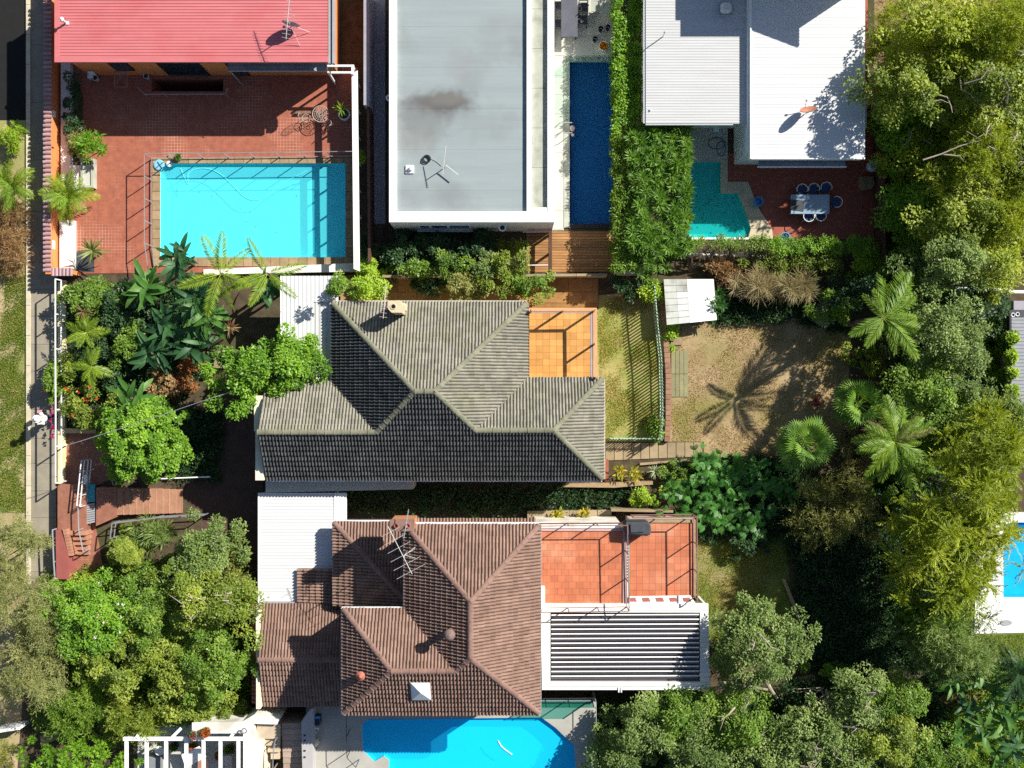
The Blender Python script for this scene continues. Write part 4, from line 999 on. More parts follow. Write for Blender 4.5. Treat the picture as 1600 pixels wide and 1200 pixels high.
part('upper_storey', M['white'], ch, lambda m: m.box(10.6, 18.1, 3.25, 15.68, 26, 5.3))
part('upper_roof', cw, ch, lambda m: m.prism([(15.72, 17.3), (13.56, 18.12), (13.56, 18.95), (10.5, 18.95), (10.5, 26.5), (15.72, 26.5)], 5.32, 5.42))
sk = thing('roof_ventilator', 'pale domed roof ventilator on the upper white metal roof', 'vent', W(1135, 10, 2.9))
part('base', M['greymetal'], sk, lambda m: m.pbox(1125, 1.5, 1145.5, 20, 2.87, 3.0)); part('dome', mat('opal_dome', (.62, .62, .58), (.54, .54, .5), 3, .4), sk, lambda m: m.pbox(1127, 2.5, 1144, 18.5, 3.001, 3.35), bevel=.1)
vp = thing('vent_pipe', 'thin vent pipe with a long shadow on the upper white metal roof', 'vent', W(1036, 57, 2.87))
part('pipe', M['steel'], vp, lambda m: m.tube([W(1035.5, 57.5, 2.87), W(1035.5, 57.5, 3.0) + Vector((0, 0, .6))], .025, 8)); part('cowl', M['steel'], vp, lambda m: m.lathe(W(1035.5, 57.5, 3.0) + Vector((0, 0, .6)), [(.05, 0), (.05, .05), (.02, .07)], 8))

# ------------------------------------------------------------------ the grey tiled house
gh = thing('grey_tile_house', 'house with a weathered grey hipped tile roof in the middle of the scene', 'house', W(670, 610, 0))
GE = 2.8
def at(px, py, h): v = W(px, py, h); return (v.x, v.y)
PT = .70
# plan positions (m) of eaves; ridges follow from the pitch
yN = W(0, 474, GE).y; yS = W(0, 748, GE).y; xW = W(520, 0, GE).x; xE = W(823, 0, GE).x
yW = W(0, 598, GE).y; xL = W(415, 0, GE).x; xR = W(941, 0, GE).x; yR = W(0, 592, GE).y
hm = (yN - yS) / 2 * PT; ym = (yN + yS) / 2; dm = (yN - yS) / 2          # main ridge
hl = (yW - yS) / 2 * PT; yl = (yW + yS) / 2; dl = (yW - yS) / 2          # left wing ridge
hr = (yR - yS) / 2 * PT; yr = (yR + yS) / 2; dr = (yR - yS) / 2          # right wing ridge
A1 = (xW + dm, ym); A2 = (xE - dm, ym)                                   # ends of the main ridge
VL = (xW + dl, yl); VR = (xE - dr, yr)                                   # where the wings meet the main hips
gr = Roof(gh, M['greytile'], M['greycap'], PT, 300)
gr.face(((xW, yN), (xE, yN)), [(xW, yN), (xE, yN), A2, A1], GE)
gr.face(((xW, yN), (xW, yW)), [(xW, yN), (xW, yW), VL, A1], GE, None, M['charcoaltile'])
gr.face(((xE, yN), (xE, yR)), [(xE, yN), A2, VR, (xE, yR)], GE)
gr.face(((xL, yW), (xW, yW)), [(xL, yW), (xL, yl), VL, (xW, yW)], GE)
gr.face(((xE, yR), (xR, yR)), [(xE, yR), VR, (xR - dr, yr), (xR, yR)], GE)
gr.face(((xR, yR), (xR, yS)), [(xR, yR), (xR - dr, yr), (xR, yS)], GE)
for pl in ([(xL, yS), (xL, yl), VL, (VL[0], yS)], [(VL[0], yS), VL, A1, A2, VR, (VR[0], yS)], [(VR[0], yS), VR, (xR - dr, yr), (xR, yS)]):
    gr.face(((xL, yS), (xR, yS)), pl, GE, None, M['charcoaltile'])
Z = lambda p, h: (p[0], p[1], GE + h + .03)
for a, b in (((*A1, GE + hm + .03), (*A2, GE + hm + .03)), ((xW, yN, GE + .05), Z(A1, hm)), ((xE, yN, GE + .05), Z(A2, hm)), (Z(VL, hl), Z(A1, hm)), (Z(VR, hr), Z(A2, hm)), ((xL, yl, GE + hl + .03), Z(VL, hl)), (Z(VR, hr), Z((xR - dr, yr), hr)), ((xR, yS, GE + .05), Z((xR - dr, yr), hr)), ((xR, yR, GE + .05), Z((xR - dr, yr), hr))):
    gr.cap(a, b)
gr.finish()
cr_w = mat('cream_wall_render', (.66, .58, .42), (.56, .49, .35), 2, .85, .1)
part('wall', cr_w, gh, lambda m: (m.box(xW + .35, yW - .2, 0, xE - .3, yN - .35, GE - .1), m.box(xL + .35, yS + .35, 0, xR - .35, yW - .201, GE - .1), m.box(xE - .299, yW - .2, 0, xR - .35, yR - .3, GE - .1)))
gm = mat('beige_gutter', (.52, .47, .36), (.46, .41, .31), 3, .6)
gutter(gh, gm, [(xW, yN + .08, GE - .08), (xE, yN + .08, GE - .08)]); gutter(gh, M['whitemetal'], [(xL, yS - .08, GE - .06), (xR, yS - .08, GE - .06)]); gutter(gh, gm, [(xR + .08, yS, GE - .06), (xR + .08, yR, GE - .06)]); gutter(gh, M['whitemetal'], [(xW - .08, yW, GE - .06), (xW - .08, yN, GE - .06)])
gutter(gh, M['dark'], [(xE + .06, yR + .05, GE - .05), (xE + .06, yN, GE - .05)], .1)
yg0 = W(0, 618, 2.9).y
part('gable_parapet', M['cream2'], gh, lambda m: (m.box(xL - .42, yS - .05, 0, xL - .02, yl - .0, 3.05), m.box(xL - .42, yl + .001, 0, xL - .02, yg0, 3.3)))
for i in range(4):
    m2 = MB(); m2.use(M['brick_red'] if i < 3 else M['cream2']); m2.pbox(404 + i * .6, 641 + i * 25.5, 410 + i * .6, 664 + i * 25.5, 2.7, 3.0 + .0 * i); m2.build('coping_brick', gh)
def wwin(parent, x, y, axis, w, z0, z1, sgn):
    if axis == 'y':
        f = part('window', M['whitemetal'], parent, lambda m: m.box(x - w / 2, y, z0, x + w / 2, y + sgn * .04, z1)); part('pane', M['window'], f, lambda m: m.box(x - w / 2 + .06, y + sgn * .04, z0 + .06, x + w / 2 - .06, y + sgn * .055, z1 - .06))
    else:
        f = part('window', M['whitemetal'], parent, lambda m: m.box(x, y - w / 2, z0, x + sgn * .04, y + w / 2, z1)); part('pane', M['window'], f, lambda m: m.box(x + sgn * .04, y - w / 2 + .06, z0 + .06, x + sgn * .055, y + w / 2 - .06, z1 - .06))
wwin(gh, 0, yN - .35, 'y', 1.6, 1.0, 2.2, 1); wwin(gh, xE - 2.2, yN - .35, 'y', 1.2, 1.0, 2.2, 1); wwin(gh, xW + .35, yN - 1.9, 'x', 1.4, 1.0, 2.2, -1); wwin(gh, xR - .35, yr, 'x', 1.6, .9, 2.2, 1); wwin(gh, -2, yS + .35, 'y', 1.2, 1.0, 2.2, -1)

cm = thing('chimney', 'pale rendered chimney at the upper eave of the grey tiled roof', 'chimney', W(617, 481, 0))
part('stack', M['chimney'], cm, lambda m: m.ppoly([(606.5, 470), (624, 469), (629, 476), (627, 488.5), (612, 488.5), (606.5, 483)], 0, 5.0)); part('shoulder', M['chimney'], cm, lambda m: m.pbox(625, 474, 634, 485, 0, 3.7))
part('flue', M['black'], cm, lambda m: m.lathe(W(614.5, 479, 5.0), [(.09, 0), (.09, .015)], 16)); part('flue_rim', M['chimney'], cm, lambda m: m.ring(W(614.5, 479, 5.01), .12, .025, 18, 5))
cp = thing('carport', 'white corrugated carport roof left of the grey tiled house', 'carport', W(480, 520, 0))
part('roof', M['white'], cp, lambda m: (m.pbox(438, 431, 439.2, 601, 2.35, 2.5), m.pbox(438, 600, 519, 601.2, 2.35, 2.5)))
corrugated('roof_sheet', cw2, 439.3, 431, 490, 600, 2.46, 2.46, 'y', .2, .018, cp); corrugated('roof_sheet', cw2, 490, 431, 528.5, 472, 2.46, 2.46, 'y', .2, .018, cp); corrugated('roof_sheet', cw, 490, 472.5, 518.5, 600, 2.42, 2.42, 'y', .2, .018, cp)
part('beam', M['greymetal'], cp, lambda m: (m.pbox(440, 440, 527, 443, 2.2, 2.36), m.pbox(440, 540, 517, 543, 2.2, 2.36)))
for (x, y) in ((441.5, 441.5), (526, 441.5), (441.5, 541.5)): part('post', M['greymetal'], cp, lambda m: m.pbox(x - 1.5, y - 1.5, x + 1.5, y + 1.5, 0, 2.2))

tr = thing('roof_terrace', 'orange tiled terrace against the grey tiled house', 'terrace', W(878, 537, 0))
TZ = 1.9
part('base', mat('buff_render', (.60, .40, .24), (.52, .34, .2), 2, .85), tr, lambda m: m.pbox(820, 481, 932.5, 593, 0, TZ - .014)); floor_tiles(tr, 827, 489, 922.5, 592, TZ, M['wingtile_o'], 9, 10, False, seed=3)
part('edging', mat('pale_orange_edging', (.74, .36, .14), (.66, .3, .11), 2, .7), tr, lambda m: (m.pbox(824, 481, 932.5, 486.5, TZ - .2, TZ + .04), m.pbox(927, 486.6, 932.5, 592.5, TZ - .2, TZ + .04)))
part('channel', M['greywall'], tr, lambda m: (m.pbox(826, 486.7, 926.9, 488.8, TZ - .2, TZ + .01), m.pbox(922.8, 488.9, 926.9, 592.4, TZ - .2, TZ + .01)))
railing('balustrade', 'slim balustrade casting shadow bars over the orange terrace', 'balustrade', [(830, 484.5), (930.5, 483.5), (931.5, 590)], TZ, TZ + 1.25, mat('buff_rail', (.62, .34, .18), (.5, .27, .14), 3, .6), 1.6, (1.0,), .045, post_r=.04)

# shed, retaining wall, fences in the back yard
sd = thing('garden_shed', 'small garden shed with a white translucent gable roof', 'shed', W(1075, 475, 0))
shw = mat('white_shed_panel', (.74, .75, .72), (.64, .65, .61), 3, .5, vary=.05); shs = mat('stained_shed_panel', (.60, .61, .55), (.5, .5, .44), 3, .6, vary=.07, c3=(.18, .16, .11), scale3=1.1, amt3=.7)
sp = lambda u, v: (1037 + u * 78 + v * 5.0, 436 + v * 72 - u * 8 * v)
def panel(u0, u1, v0, v1, za, zb, mt):
    q = [sp(u0, v0), sp(u1, v0), sp(u1, v1), sp(u0, v1)]; zz = [za, zb, zb, za]; P = [W(a, b, z) for (a, b), z in zip(q, zz)]
    part('roof_panel', mt, sd, lambda m: m.add(P + [p - Vector((0, 0, .03)) for p in P], [[3, 2, 1, 0], [4, 5, 6, 7], [0, 1, 5, 4], [1, 2, 6, 5], [2, 3, 7, 6], [3, 0, 4, 7]]))
for i in range(7):
    panel(0, .24, i / 7 + .004, (i + 1) / 7 - .004, 1.0, 1.08, shs); panel(.243, .46, i / 7 + .004, (i + 1) / 7 - .004, 1.08, 1.16, shs if i < 2 else shw)
for i in range(2): panel(.465, 1, i / 2 + .002, (i + 1) / 2 - .002, 1.16, .95, shw)
part('wall', M['greenboard'], sd, lambda m: m.ppoly([(1043, 436), (1106, 436), (1108, 495), (1048, 500)], 0, .93))
rw = thing('retaining_wall', 'brown brick retaining wall between lawn and dry back yard', 'wall', W(1040, 570, 0))
for i in range(30):
    y0 = 444 + i * 8.2; x0 = 1029.5 + 12 * min(1, (i / 17.0)) ** .75; 
    if i > 24: x0 = 1042 - (i - 24) * .5
    m2 = MB(); m2.use(mat('wall_brick', (.30, .165, .105), (.23, .12, .08), 5, .85, .2, vary=.16)); m2.pbox(x0 - 1, y0 + .25, x0 + 7.6, y0 + 7.9, 0, .32 + rnd.uniform(-.015, .02)); m2.build('brick', rw)
def picket_fence(label, pts, h, pitch, name='picket_fence', z0=0.0, wd=.05):
    P = [W(p[0], p[1], h) for p in pts]; t = thing(name, label, 'fence', (P[0].x, P[0].y, 0))
    segs = [(a, b, (b - a).length) for a, b in zip(P[:-1], P[1:])]; tot = sum(s[2] for s in segs); n = int(tot / pitch)
    for i in range(n + 1):
        d = tot * i / n
        for a, b, L in segs:
            if d <= L + 1e-6: break
            d -= L
        q = a.lerp(b, min(1, d / L)); an = math.atan2(b.y - a.y, b.x - a.x)
        mt = Matrix.Translation((q.x - t.location.x, q.y - t.location.y, z0)) @ Matrix.Rotation(an + rnd.uniform(-.05, .05), 4, 'Z') @ Matrix.Rotation(rnd.uniform(-.02, .02), 4, 'X')
        link('picket', PICK, t, mtx=mt @ Matrix.Diagonal((1, 1, (h - z0) * rnd.uniform(.97, 1.02), 1)))
    for fr_ in (.25, .8):
        part('rail', M['picket'], t, lambda m: [m.bar((a.x, a.y, h * fr_), (b.x, b.y, h * fr_), .04, .05) for a, b, L in segs])
    return t
m2 = MB(); m2.use(M['picket']); m2.add([(-.034, -.012, 0), (.034, -.012, 0), (.034, .012, 0), (-.034, .012, 0), (-.034, -.012, .95), (.034, -.012, .95), (.034, .012, .95), (-.034, .012, .95), (0, -.012, 1), (0, .012, 1)], [[0, 1, 5, 8, 4], [2, 3, 7, 9, 6], [1, 2, 6, 5], [3, 0, 4, 7], [5, 6, 9, 8], [7, 4, 8, 9]]); PICK = m2.mesh('picket')
picket_fence('faded green picket fence between the lawn and the brick edging', [(1024, 445), (1029, 505), (1035, 560), (1037, 640), (1034, 688)], 1.45, .155)
picket_fence('short faded picket fence across the lower end of the lawn', [(955, 686), (1033, 686)], 1.0, .15)
for i, (xa, xb) in enumerate([(946, 962), (962, 978), (978, 994), (994, 1010), (1010, 1027), (1027, 1043), (1043, 1060), (1060, 1077), (1077, 1096)]):
    pass
sp_ = struct('sleeper_path', M['soil'], lambda m: m.sheet(px2([(945, 690), (1100, 690), (1100, 716), (1000, 722), (945, 720)]), [], .01))
for i in range(11):
    xa = 946 + i * 13.8; m2 = MB(); m2.use(M['sleeper']); m2.ppoly([(xa + .4, 693 - .2 * i), (xa + 13.2, 693 - .2 * i), (xa + 13.4, 719 - .6 * i), (xa + .5, 719.5 - .6 * i)], 0, .06 + rnd.uniform(-.01, .01)); m2.build('paving_slab', sp_)
for i in range(3):
    m2 = MB(); m2.use(M['sleeper']); m2.ppoly([(1000 + i * 32, 723.5 - i * 2.6), (1031.5 + i * 32, 720.9 - i * 2.6), (1031.5 + i * 32, 724.5 - i * 2.6), (1000 + i * 32, 727 - i * 2.6)], 0, .16); m2.build('edging_board', sp_)
bd = thing('cellar_hatch', 'weathered green grey boards lying flat in the dry yard', 'hatch', W(1061, 583, 0))
for i in range(4):
    for (ya, yb) in ((548, 584), (584.6, 620)):
        m2 = MB(); m2.use(M['greenboard']); m2.pbox(1049 + i * 6.6, ya, 1055.1 + i * 6.6, yb, 0, .05 + rnd.uniform(-.006, .006)); m2.build('board', bd)
for (x, y, w, d, z) in ((1057, 533, 18, 12, .08),): tag(solid('stepping_stone', M['sleeper'], lambda m: m.pbox(x - w / 2, y - d / 2, x + w / 2, y + d / 2, 0, z)), 'flat paving stone at the shaded foot of the garden shed', 'stone')

# stepped path above the grey tiled house
ss = thing('timber_steps', 'row of wide wooden steps above the grey tiled roof', 'steps', W(565, 458, 0))
for i in range(6):
    m2 = MB(); m2.use(M['wood_step']); m2.pbox(532 + i * 10.6, 440, 542.2 + i * 10.6, 476, 0, .62 - i * .1); m2.build('tread', ss)
pv = struct('paved_side_path', M['slab'], lambda m: m.ppoly([(597, 434), (935, 434), (935, 480), (597, 480)], -.05, .02))
for (x0, x1) in ((598, 622), (622.6, 650), (650.6, 718), (718.6, 780), (780.6, 842), (842.6, 888), (888.6, 934)):
    for (y0, y1) in ((436, 456), (456.6, 473)):
        m2 = MB(); m2.use(M['slab']); m2.pbox(x0, y0, x1, y1, .02, .05 + rnd.uniform(-.006, .006)); m2.build('paving_slab', pv)
bf = thing('boundary_fence', 'weathered timber boundary rail above the grey tiled house', 'fence', W(800, 428, 0))
for i in range(8):
    x0 = 565 + i * 48; part('rail', M['sleeper'], bf, lambda m: m.ppoly([(x0, 430 - i * .35), (x0 + 47.5, 429.6 - i * .35), (x0 + 47.5, 433.6 - i * .35), (x0, 434 - i * .35)], 0, 1.0))
part('end_post', M['white_stain'], bf, lambda m: m.pbox(960.5, 423.5, 1003, 427, 0, 1.05))
# ------------------------------------------------------------------ the brown tiled house
bh = thing('brown_tile_house', 'two level house with brown hipped tile roofs and a white skylight', 'house', W(690, 960, 0))
ME, WE, CE = 5.2, 2.5, 1.9
bx0 = W(537, 0, ME).x; bx1 = W(634, 0, ME).x; bx2 = W(842, 0, ME).x; by0 = W(0, 821, ME).y; by1 = W(0, 952, ME).y; by2 = W(0, 1114, ME).y
dmm = (bx2 - bx1) / 2; xm = (bx1 + bx2) / 2; dll = (by1 - by2) / 2; yll = (by1 + by2) / 2
B1 = (xm, by0 - dmm); B2 = (xm, by2 + dmm); BV = (bx1 + dll, yll); BW = (bx0 + dll, yll)
br_ = Roof(bh, M['browntile'], M['browncap'], PT, 300)
br_.face(((bx1, by0), (bx2, by0)), [(bx1, by0), (bx2, by0), B1], ME)
br_.face(((bx2, by0), (bx2, by2)), [(bx2, by0), (bx2, by2), B2, B1], ME)
br_.face(((bx1, by0), (bx1, by1)), [(bx1, by0), (bx1, by1), BV, B2, B1], ME)
br_.face(((bx0, by2), (bx2, by2)), [(bx0, by2), (BV[0], by2), BV, BW], ME)
br_.face(((bx0, by2), (bx2, by2)), [(BV[0], by2), (bx2, by2), B2, BV], ME)
br_.face(((bx0, by1), (bx1, by1)), [(bx0, by1), (bx1, by1), BV, BW], ME)
br_.face(((bx0, by1), (bx0, by2)), [(bx0, by1), (bx0, by2), BW], ME)
wx0 = W(522, 0, WE).x; wx1 = bx1 + .12; wy0 = W(0, 816, WE).y; wy1 = W(0, 946, WE).y; q = wx1 - wx0
br_.face(((wx0, wy0), (wx1, wy0)), [(wx0, wy0), (wx1, wy0), (wx1, wy0 - q)], WE, .30)
br_.face(((wx0, wy0), (wx0, wy1)), [(wx0, wy0), (wx1, wy0 - q), (wx1, wy1), (wx0, wy1)], WE, .30)
# thin strip of a lower roof behind the main eave
br_.face(((bx1 + .1, W(0, 811, 3.1).y), (bx2 - .1, W(0, 811, 3.1).y)), [(bx1 + .1, W(0, 811, 3.1).y), (bx2 - .1, W(0, 811, 3.1).y), (bx2 - .1, by0 - .3), (bx1 + .1, by0 - .3)], 3.1, .3)
cx0 = W(411, 0, CE).x; cx1 = bx0 + .25; cy0 = W(0, 944, CE).y; cy1 = W(0, 1101, CE).y; cyr = (cy0 + cy1) / 2; hc = (cy0 - cy1) / 2 * .4
br_.face(((cx0, cy0), (cx1, cy0)), [(cx0, cy0), (cx0, cyr), (cx1, cyr), (cx1, cy0)], CE, .4)
br_.face(((cx0, cy1), (cx1, cy1)), [(cx0, cy1), (cx1, cy1), (cx1, cyr), (cx0, cyr)], CE, .4)
px0 = W(466, 0, 1.85).x; px1_ = wx0 - .03; py0 = W(0, 888, 1.85).y; py1 = W(0, 941, 1.85).y
br_.face(((px0, py0), (px0, py1)), [(px0, py0), (px0, py1), (px1_, py1), (px1_, py0)], 1.85, .12)
hh = dmm * PT; h2 = dll * PT
for a, b in (((*B1, ME + hh + .03), (*B2, ME + hh + .03)), ((bx1, by0, ME + .05), (*B1, ME + hh + .03)), ((bx2, by0, ME + .05), (*B1, ME + hh + .03)), ((bx2, by2, ME + .05), (*B2, ME + hh + .03)), ((*BV, ME + h2 + .03), (*B2, ME + hh + .03)), ((*BW, ME + h2 + .03), (*BV, ME + h2 + .03)), ((bx0, by1, ME + .05), (*BW, ME + h2 + .03)), ((bx0, by2, ME + .05), (*BW, ME + h2 + .03)), ((wx0, wy0, WE + .05), (wx1 - .15, wy0 - q + .15, WE + q * .3 + .0)), ((cx0, cyr, CE + hc + .03), (cx1 - .1, cyr, CE + hc + .03))):
    br_.cap(a, b)
br_.finish()
bwall = mat('pale_brown_render', (.50, .42, .34), (.42, .35, .28), 2, .85, .1)
part('wall', bwall, bh, lambda m: (m.box(bx1 + .3, by2 + .35, 0, bx2 - .3, by0 - .35, ME - .12), m.box(bx0 + .3, by2 + .35, 0, bx1 + .299, by1 - .3, ME - .12), m.box(wx0 + .3, wy1 - .3, 0, bx1 + .299, wy0 - .3, WE - .1), m.box(cx0 + .05, cy1 + .3, 0, bx0 + .299, cy0 - .3, CE - .1)))
gutter(bh, M['whitemetal'], [(bx1 - .06, by0 + .08, ME - .06), (bx2, by0 + .08, ME - .06)]); gutter(bh, M['whitemetal'], [(bx1 - .08, by0 + .1, ME - .06), (bx1 - .08, by1 + .06, ME - .06), (bx0 - .08, by1 + .06, ME - .06), (bx0 - .08, by2 - .06, ME - .06), (bx2 + .06, by2 - .06, ME - .06)], .09)
gutter(bh, M['greymetal'], [(bx2 + .07, by2, ME - .06), (bx2 + .07, by0, ME - .06)], .09); gutter(bh, M['whitemetal'], [(wx0 - .05, wy1, WE - .06), (wx0 - .05, wy0 + .06, WE - .06), (W(608, 0, WE).x, wy0 + .06, WE - .06)], .08)
gutter(bh, M['greymetal'], [(cx0, cy0 + .06, CE - .06), (bx0, cy0 + .06, CE - .06)], .08); gutter(bh, M['greymetal'], [(cx0, cy1 - .06, CE - .06), (bx0, cy1 - .06, CE - .06)], .08)
part('gable_parapet', M['cream2'], bh, lambda m: (m.box(cx0 - .2, cy1 - .05, 0, cx0 - .01, cyr, CE + hc * .55), m.box(cx0 - .2, cyr + .001, 0, cx0 - .01, cy0, CE + hc * .6)))
for i in range(9):
    m2 = MB(); m2.use(M['redtile']); m2.box(cx0 - .52, cyr - .0 + (i + .06) * .26, CE - .3, cx0 - .21, cyr + (i + .94) * .26, CE + .12 + rnd.uniform(-.01, .02)); m2.build('coping_brick', bh)
for i in range(12):
    q0 = Vector((cx0 - .34, cyr - .1 - i * .195, CE - .02)); link('cap_tile', ctm.copy() if i == 0 else CT2, bh, mtx=Matrix.Translation(q0 - org(bh))) if i else None
    if i == 0:
        CT2 = ctm.copy(); CT2.materials.clear(); CT2.materials.append(M['redtile']); link('cap_tile', CT2, bh, mtx=Matrix.Translation(q0 - org(bh)))
part('gable_footing', M['brick_red'], bh, lambda m: m.box(cx0 - .52, cy1 - .04, 0, cx0 - .201, cy0, CE - .31))
wwin(bh, bx0 + 1.2, by2 + .35, 'y', 1.5, 2.6, 3.7, -1); wwin(bh, xm, by2 + .35, 'y', 2.0, 2.6, 3.7, -1); wwin(bh, xm, by2 + .35, 'y', 2.4, .1, 2.1, -1); wwin(bh, bx0 + .3, yll, 'x', 1.2, 2.8, 3.7, -1); wwin(bh, bx2 - .3, by0 - 2, 'x', 1.8, 2.35, 3.8, 1)
tt = (1113 - 1078) * .0296
skl = thing('skylight', 'white pyramid skylight on the lower brown roof slope', 'skylight', W(658, 1078, 5.8))
def roofz(y): return ME + (y - by2) * PT
ya = W(0, 1064, 6.3).y; yb = W(0, 1091, 5.75).y; xa = W(644, 0, 6.0).x; xb = W(673, 0, 6.0).x
part('curb', M['greymetal'], skl, lambda m: m.add([(xa, yb, roofz(yb) - .05), (xb, yb, roofz(yb) - .05), (xb, ya, roofz(ya) - .05), (xa, ya, roofz(ya) - .05), (xa, yb, roofz(yb) + .2), (xb, yb, roofz(yb) + .2), (xb, ya, roofz(ya) + .2), (xa, ya, roofz(ya) + .2)], [[0, 1, 5, 4], [1, 2, 6, 5], [2, 3, 7, 6], [3, 0, 4, 7], [4, 5, 6, 7]]))
def pyr(m):
    e = .02; c = Vector(((xa + xb) / 2, (ya + yb) / 2, (roofz(ya) + roofz(yb)) / 2 + .42)); B = [(xa - e, yb - e, roofz(yb) + .205), (xb + e, yb - e, roofz(yb) + .205), (xb + e, ya + e, roofz(ya) + .205), (xa - e, ya + e, roofz(ya) + .205)]
    m.add(B + [c], [[0, 1, 4], [1, 2, 4], [2, 3, 4], [3, 0, 4]])
part('dome', M['white'], skl, pyr)
rc_ = thing('roof_cowl', 'round brown rotary vent with a long shadow beside the ridge', 'vent', W(704, 984, 6.7))
zc = ME + (W(704, 0, 6.8).x - bx1) * PT
part('stack', M['browncap'], rc_, lambda m: m.lathe(W(704, 985, zc), [(.14, -.1), (.14, .65)], 14)); part('cowl', mat('brown_cowl', (.20, .14, .12), (.15, .1, .09), 4, .5), rc_, lambda m: m.lathe(W(704, 985, zc), [(.20, .66), (.25, .76), (.24, .9), (.15, 1.0), (.03, 1.04)], 18), smooth=False)
rc2 = thing('roof_cowl', 'small terracotta vent cowl on the dark left slope of the brown roof', 'vent', W(565, 1053, 4.5))
z2 = ME + (W(565, 0, 5.8).x - bx0) * PT
part('stack', M['redtile'], rc2, lambda m: m.lathe(W(565, 1053, z2), [(.13, -.1), (.13, .3)], 14)); part('cowl', M['redtile'], rc2, lambda m: m.lathe(W(565, 1053, z2), [(.2, .31), (.21, .36), (.13, .42), (.05, .52), (.02, .54)], 16))
chm = thing('brick_chimney', 'orange brick chimney standing at the upper eave of the brown roof', 'chimney', W(629, 818, 0))
ob = mat('orange_brick', (.50, .22, .10), (.40, .165, .075), 6, .85, .2, vary=.1)
part('stack', ob, chm, lambda m: m.pbox(610.5, 813, 646.5, 829, 4.4, 6.1)); part('crown', M['browncap'], chm, lambda m: m.pbox(609.5, 812, 647.5, 830, 6.101, 6.2))
for i in range(2): part('chimney_pot', M['redtile'], chm, lambda m: m.lathe(W(619 + i * 19, 821, 6.2), [(.1, 0), (.09, .12), (.075, .12), (.07, .05)], 12))

ccp = thing('carport', 'broad white corrugated carport roof beside the brown house', 'carport', W(470, 855, 0))
corrugated('roof_sheet', cw2, 404, 772, 522, 941, 1.7, 1.75, 'x', .155, .010, ccp)
part('roof_edge', M['white'], ccp, lambda m: (m.pbox(403, 770.5, 404, 942, 1.55, 1.76), m.pbox(404.1, 770.5, 540, 771.9, 1.55, 1.76), m.pbox(530, 772, 541, 815, 1.5, 1.7), m.pbox(522.2, 772, 530, 815, 1.55, 1.74)))
for (x, y) in ((406, 774), (406, 938), (520, 774)): part('post', M['whitemetal'], ccp, lambda m: m.pbox(x - 1.6, y - 1.6, x + 1.6, y + 1.6, 0, 1.54))
tag(solid('parapet', M['pale_tile'], lambda m: m.ppoly([(415, 752), (645, 752), (645, 764.5), (540, 767), (415, 770)], 0, 1.9)), 'pale flat parapet between the grey roof and the white carport', 'wall')

t1 = thing('roof_terrace', 'wide orange tiled terrace joined to the brown roof', 'terrace', W(908, 890, 0))
T1, T2 = 2.35, 2.0
part('base', bwall, t1, lambda m: m.pbox(835, 826, 979, 951, 0, T1 - .014)); floor_tiles(t1, 838, 830, 973, 949, T1, M['wingtile_r'], 12, 12, True, seed=5)
part('edging', mat('mauve_coping', (.50, .34, .32), (.42, .28, .27), 3, .7), t1, lambda m: (m.pbox(838, 825.5, 974, 829.8, T1 - .2, T1 + .06), m.pbox(973.2, 826, 979, 951, T1 - .2, T1 + .055), m.pbox(838, 949.2, 973, 953, T1 - .2, T1 + .06)))
part('parapet', M['white_stain'], t1, lambda m: (m.pbox(836, 815.5, 968, 825.3, 0, T1 + .1),)); part('step', M['white'], t1, lambda m: m.pbox(840, 917, 851.5, 953.5, T1 - .01, T1 + .35), bevel=.04)
part('vent_strip', M['pale_tile'], t1, lambda m: m.pbox(979.2, 824, 983.5, 942, 0, T1 - .1))
for i in range(18): part('vent_slot', M['dark'], t1, lambda m: m.pbox(980, 828 + i * 4.6, 982.6, 830 + i * 4.6, T1 - .11, T1 - .09))
brail = mat('maroon_rail', (.26, .13, .12), (.2, .1, .09), 3, .5)
railing('balustrade', 'thin balustrade along the edge of the wide orange terrace', 'balustrade', [(842, 822), (980.5, 821), (983, 955), (842, 957)], T1, T1 + 1.1, brail, 1.35, (1.0, .12), .02)
t2 = thing('lower_terrace', 'smaller orange tiled terrace next to the green garden', 'terrace', W(1035, 873, 0))
part('base', bwall, t2, lambda m: m.pbox(984, 812, 1087, 934, 0, T2 - .014)); floor_tiles(t2, 984.5, 817, 1083, 933, T2, M['wingtile_r'], 10, 11, False, seed=6)
part('edging', M['coping'], t2, lambda m: (m.pbox(984, 812, 1087, 816.8, T2 - .2, T2 + .06), m.pbox(1083.2, 817, 1087, 934, T2 - .2, T2 + .055)))
railing('balustrade', 'thin balustrade along the smaller orange terrace by the garden', 'balustrade', [(990, 809), (1089, 808), (1090, 938)], T2, T2 + 1.15, brail, 1.5, (1.0, .12), .022)
bq = thing('covered_barbecue', 'barbecue under a dark grey cover on the smaller orange terrace', 'barbecue', W(997, 829, T2))
part('cover', M['charcoal'], bq, lambda m: m.ppoly([(976, 816), (1014, 815.5), (1017, 820), (1018, 834), (1014, 838), (978, 836)], T2, T2 + 1.05), bevel=.12)
part('lid_fold', M['charcoal'], bq, lambda m: m.ppoly([(984, 819), (1006, 818.5), (1007, 832), (985, 833)], T2 + 1.04, T2 + 1.12), bevel=.03)
lv = thing('louvre_pergola', 'white patio roof with a bank of open dark louvres', 'pergola', W(976, 1012, 0))
LZ = 2.5; pw = mat('panel_white', (.76, .76, .72), (.7, .7, .66), 2, .5, vary=.04)
part('frame', pw, lv, lambda m: (m.pbox(845, 943.5, 1107, 957, LZ - .2, LZ), m.pbox(847, 1066, 1109, 1078, LZ - .2, LZ)))
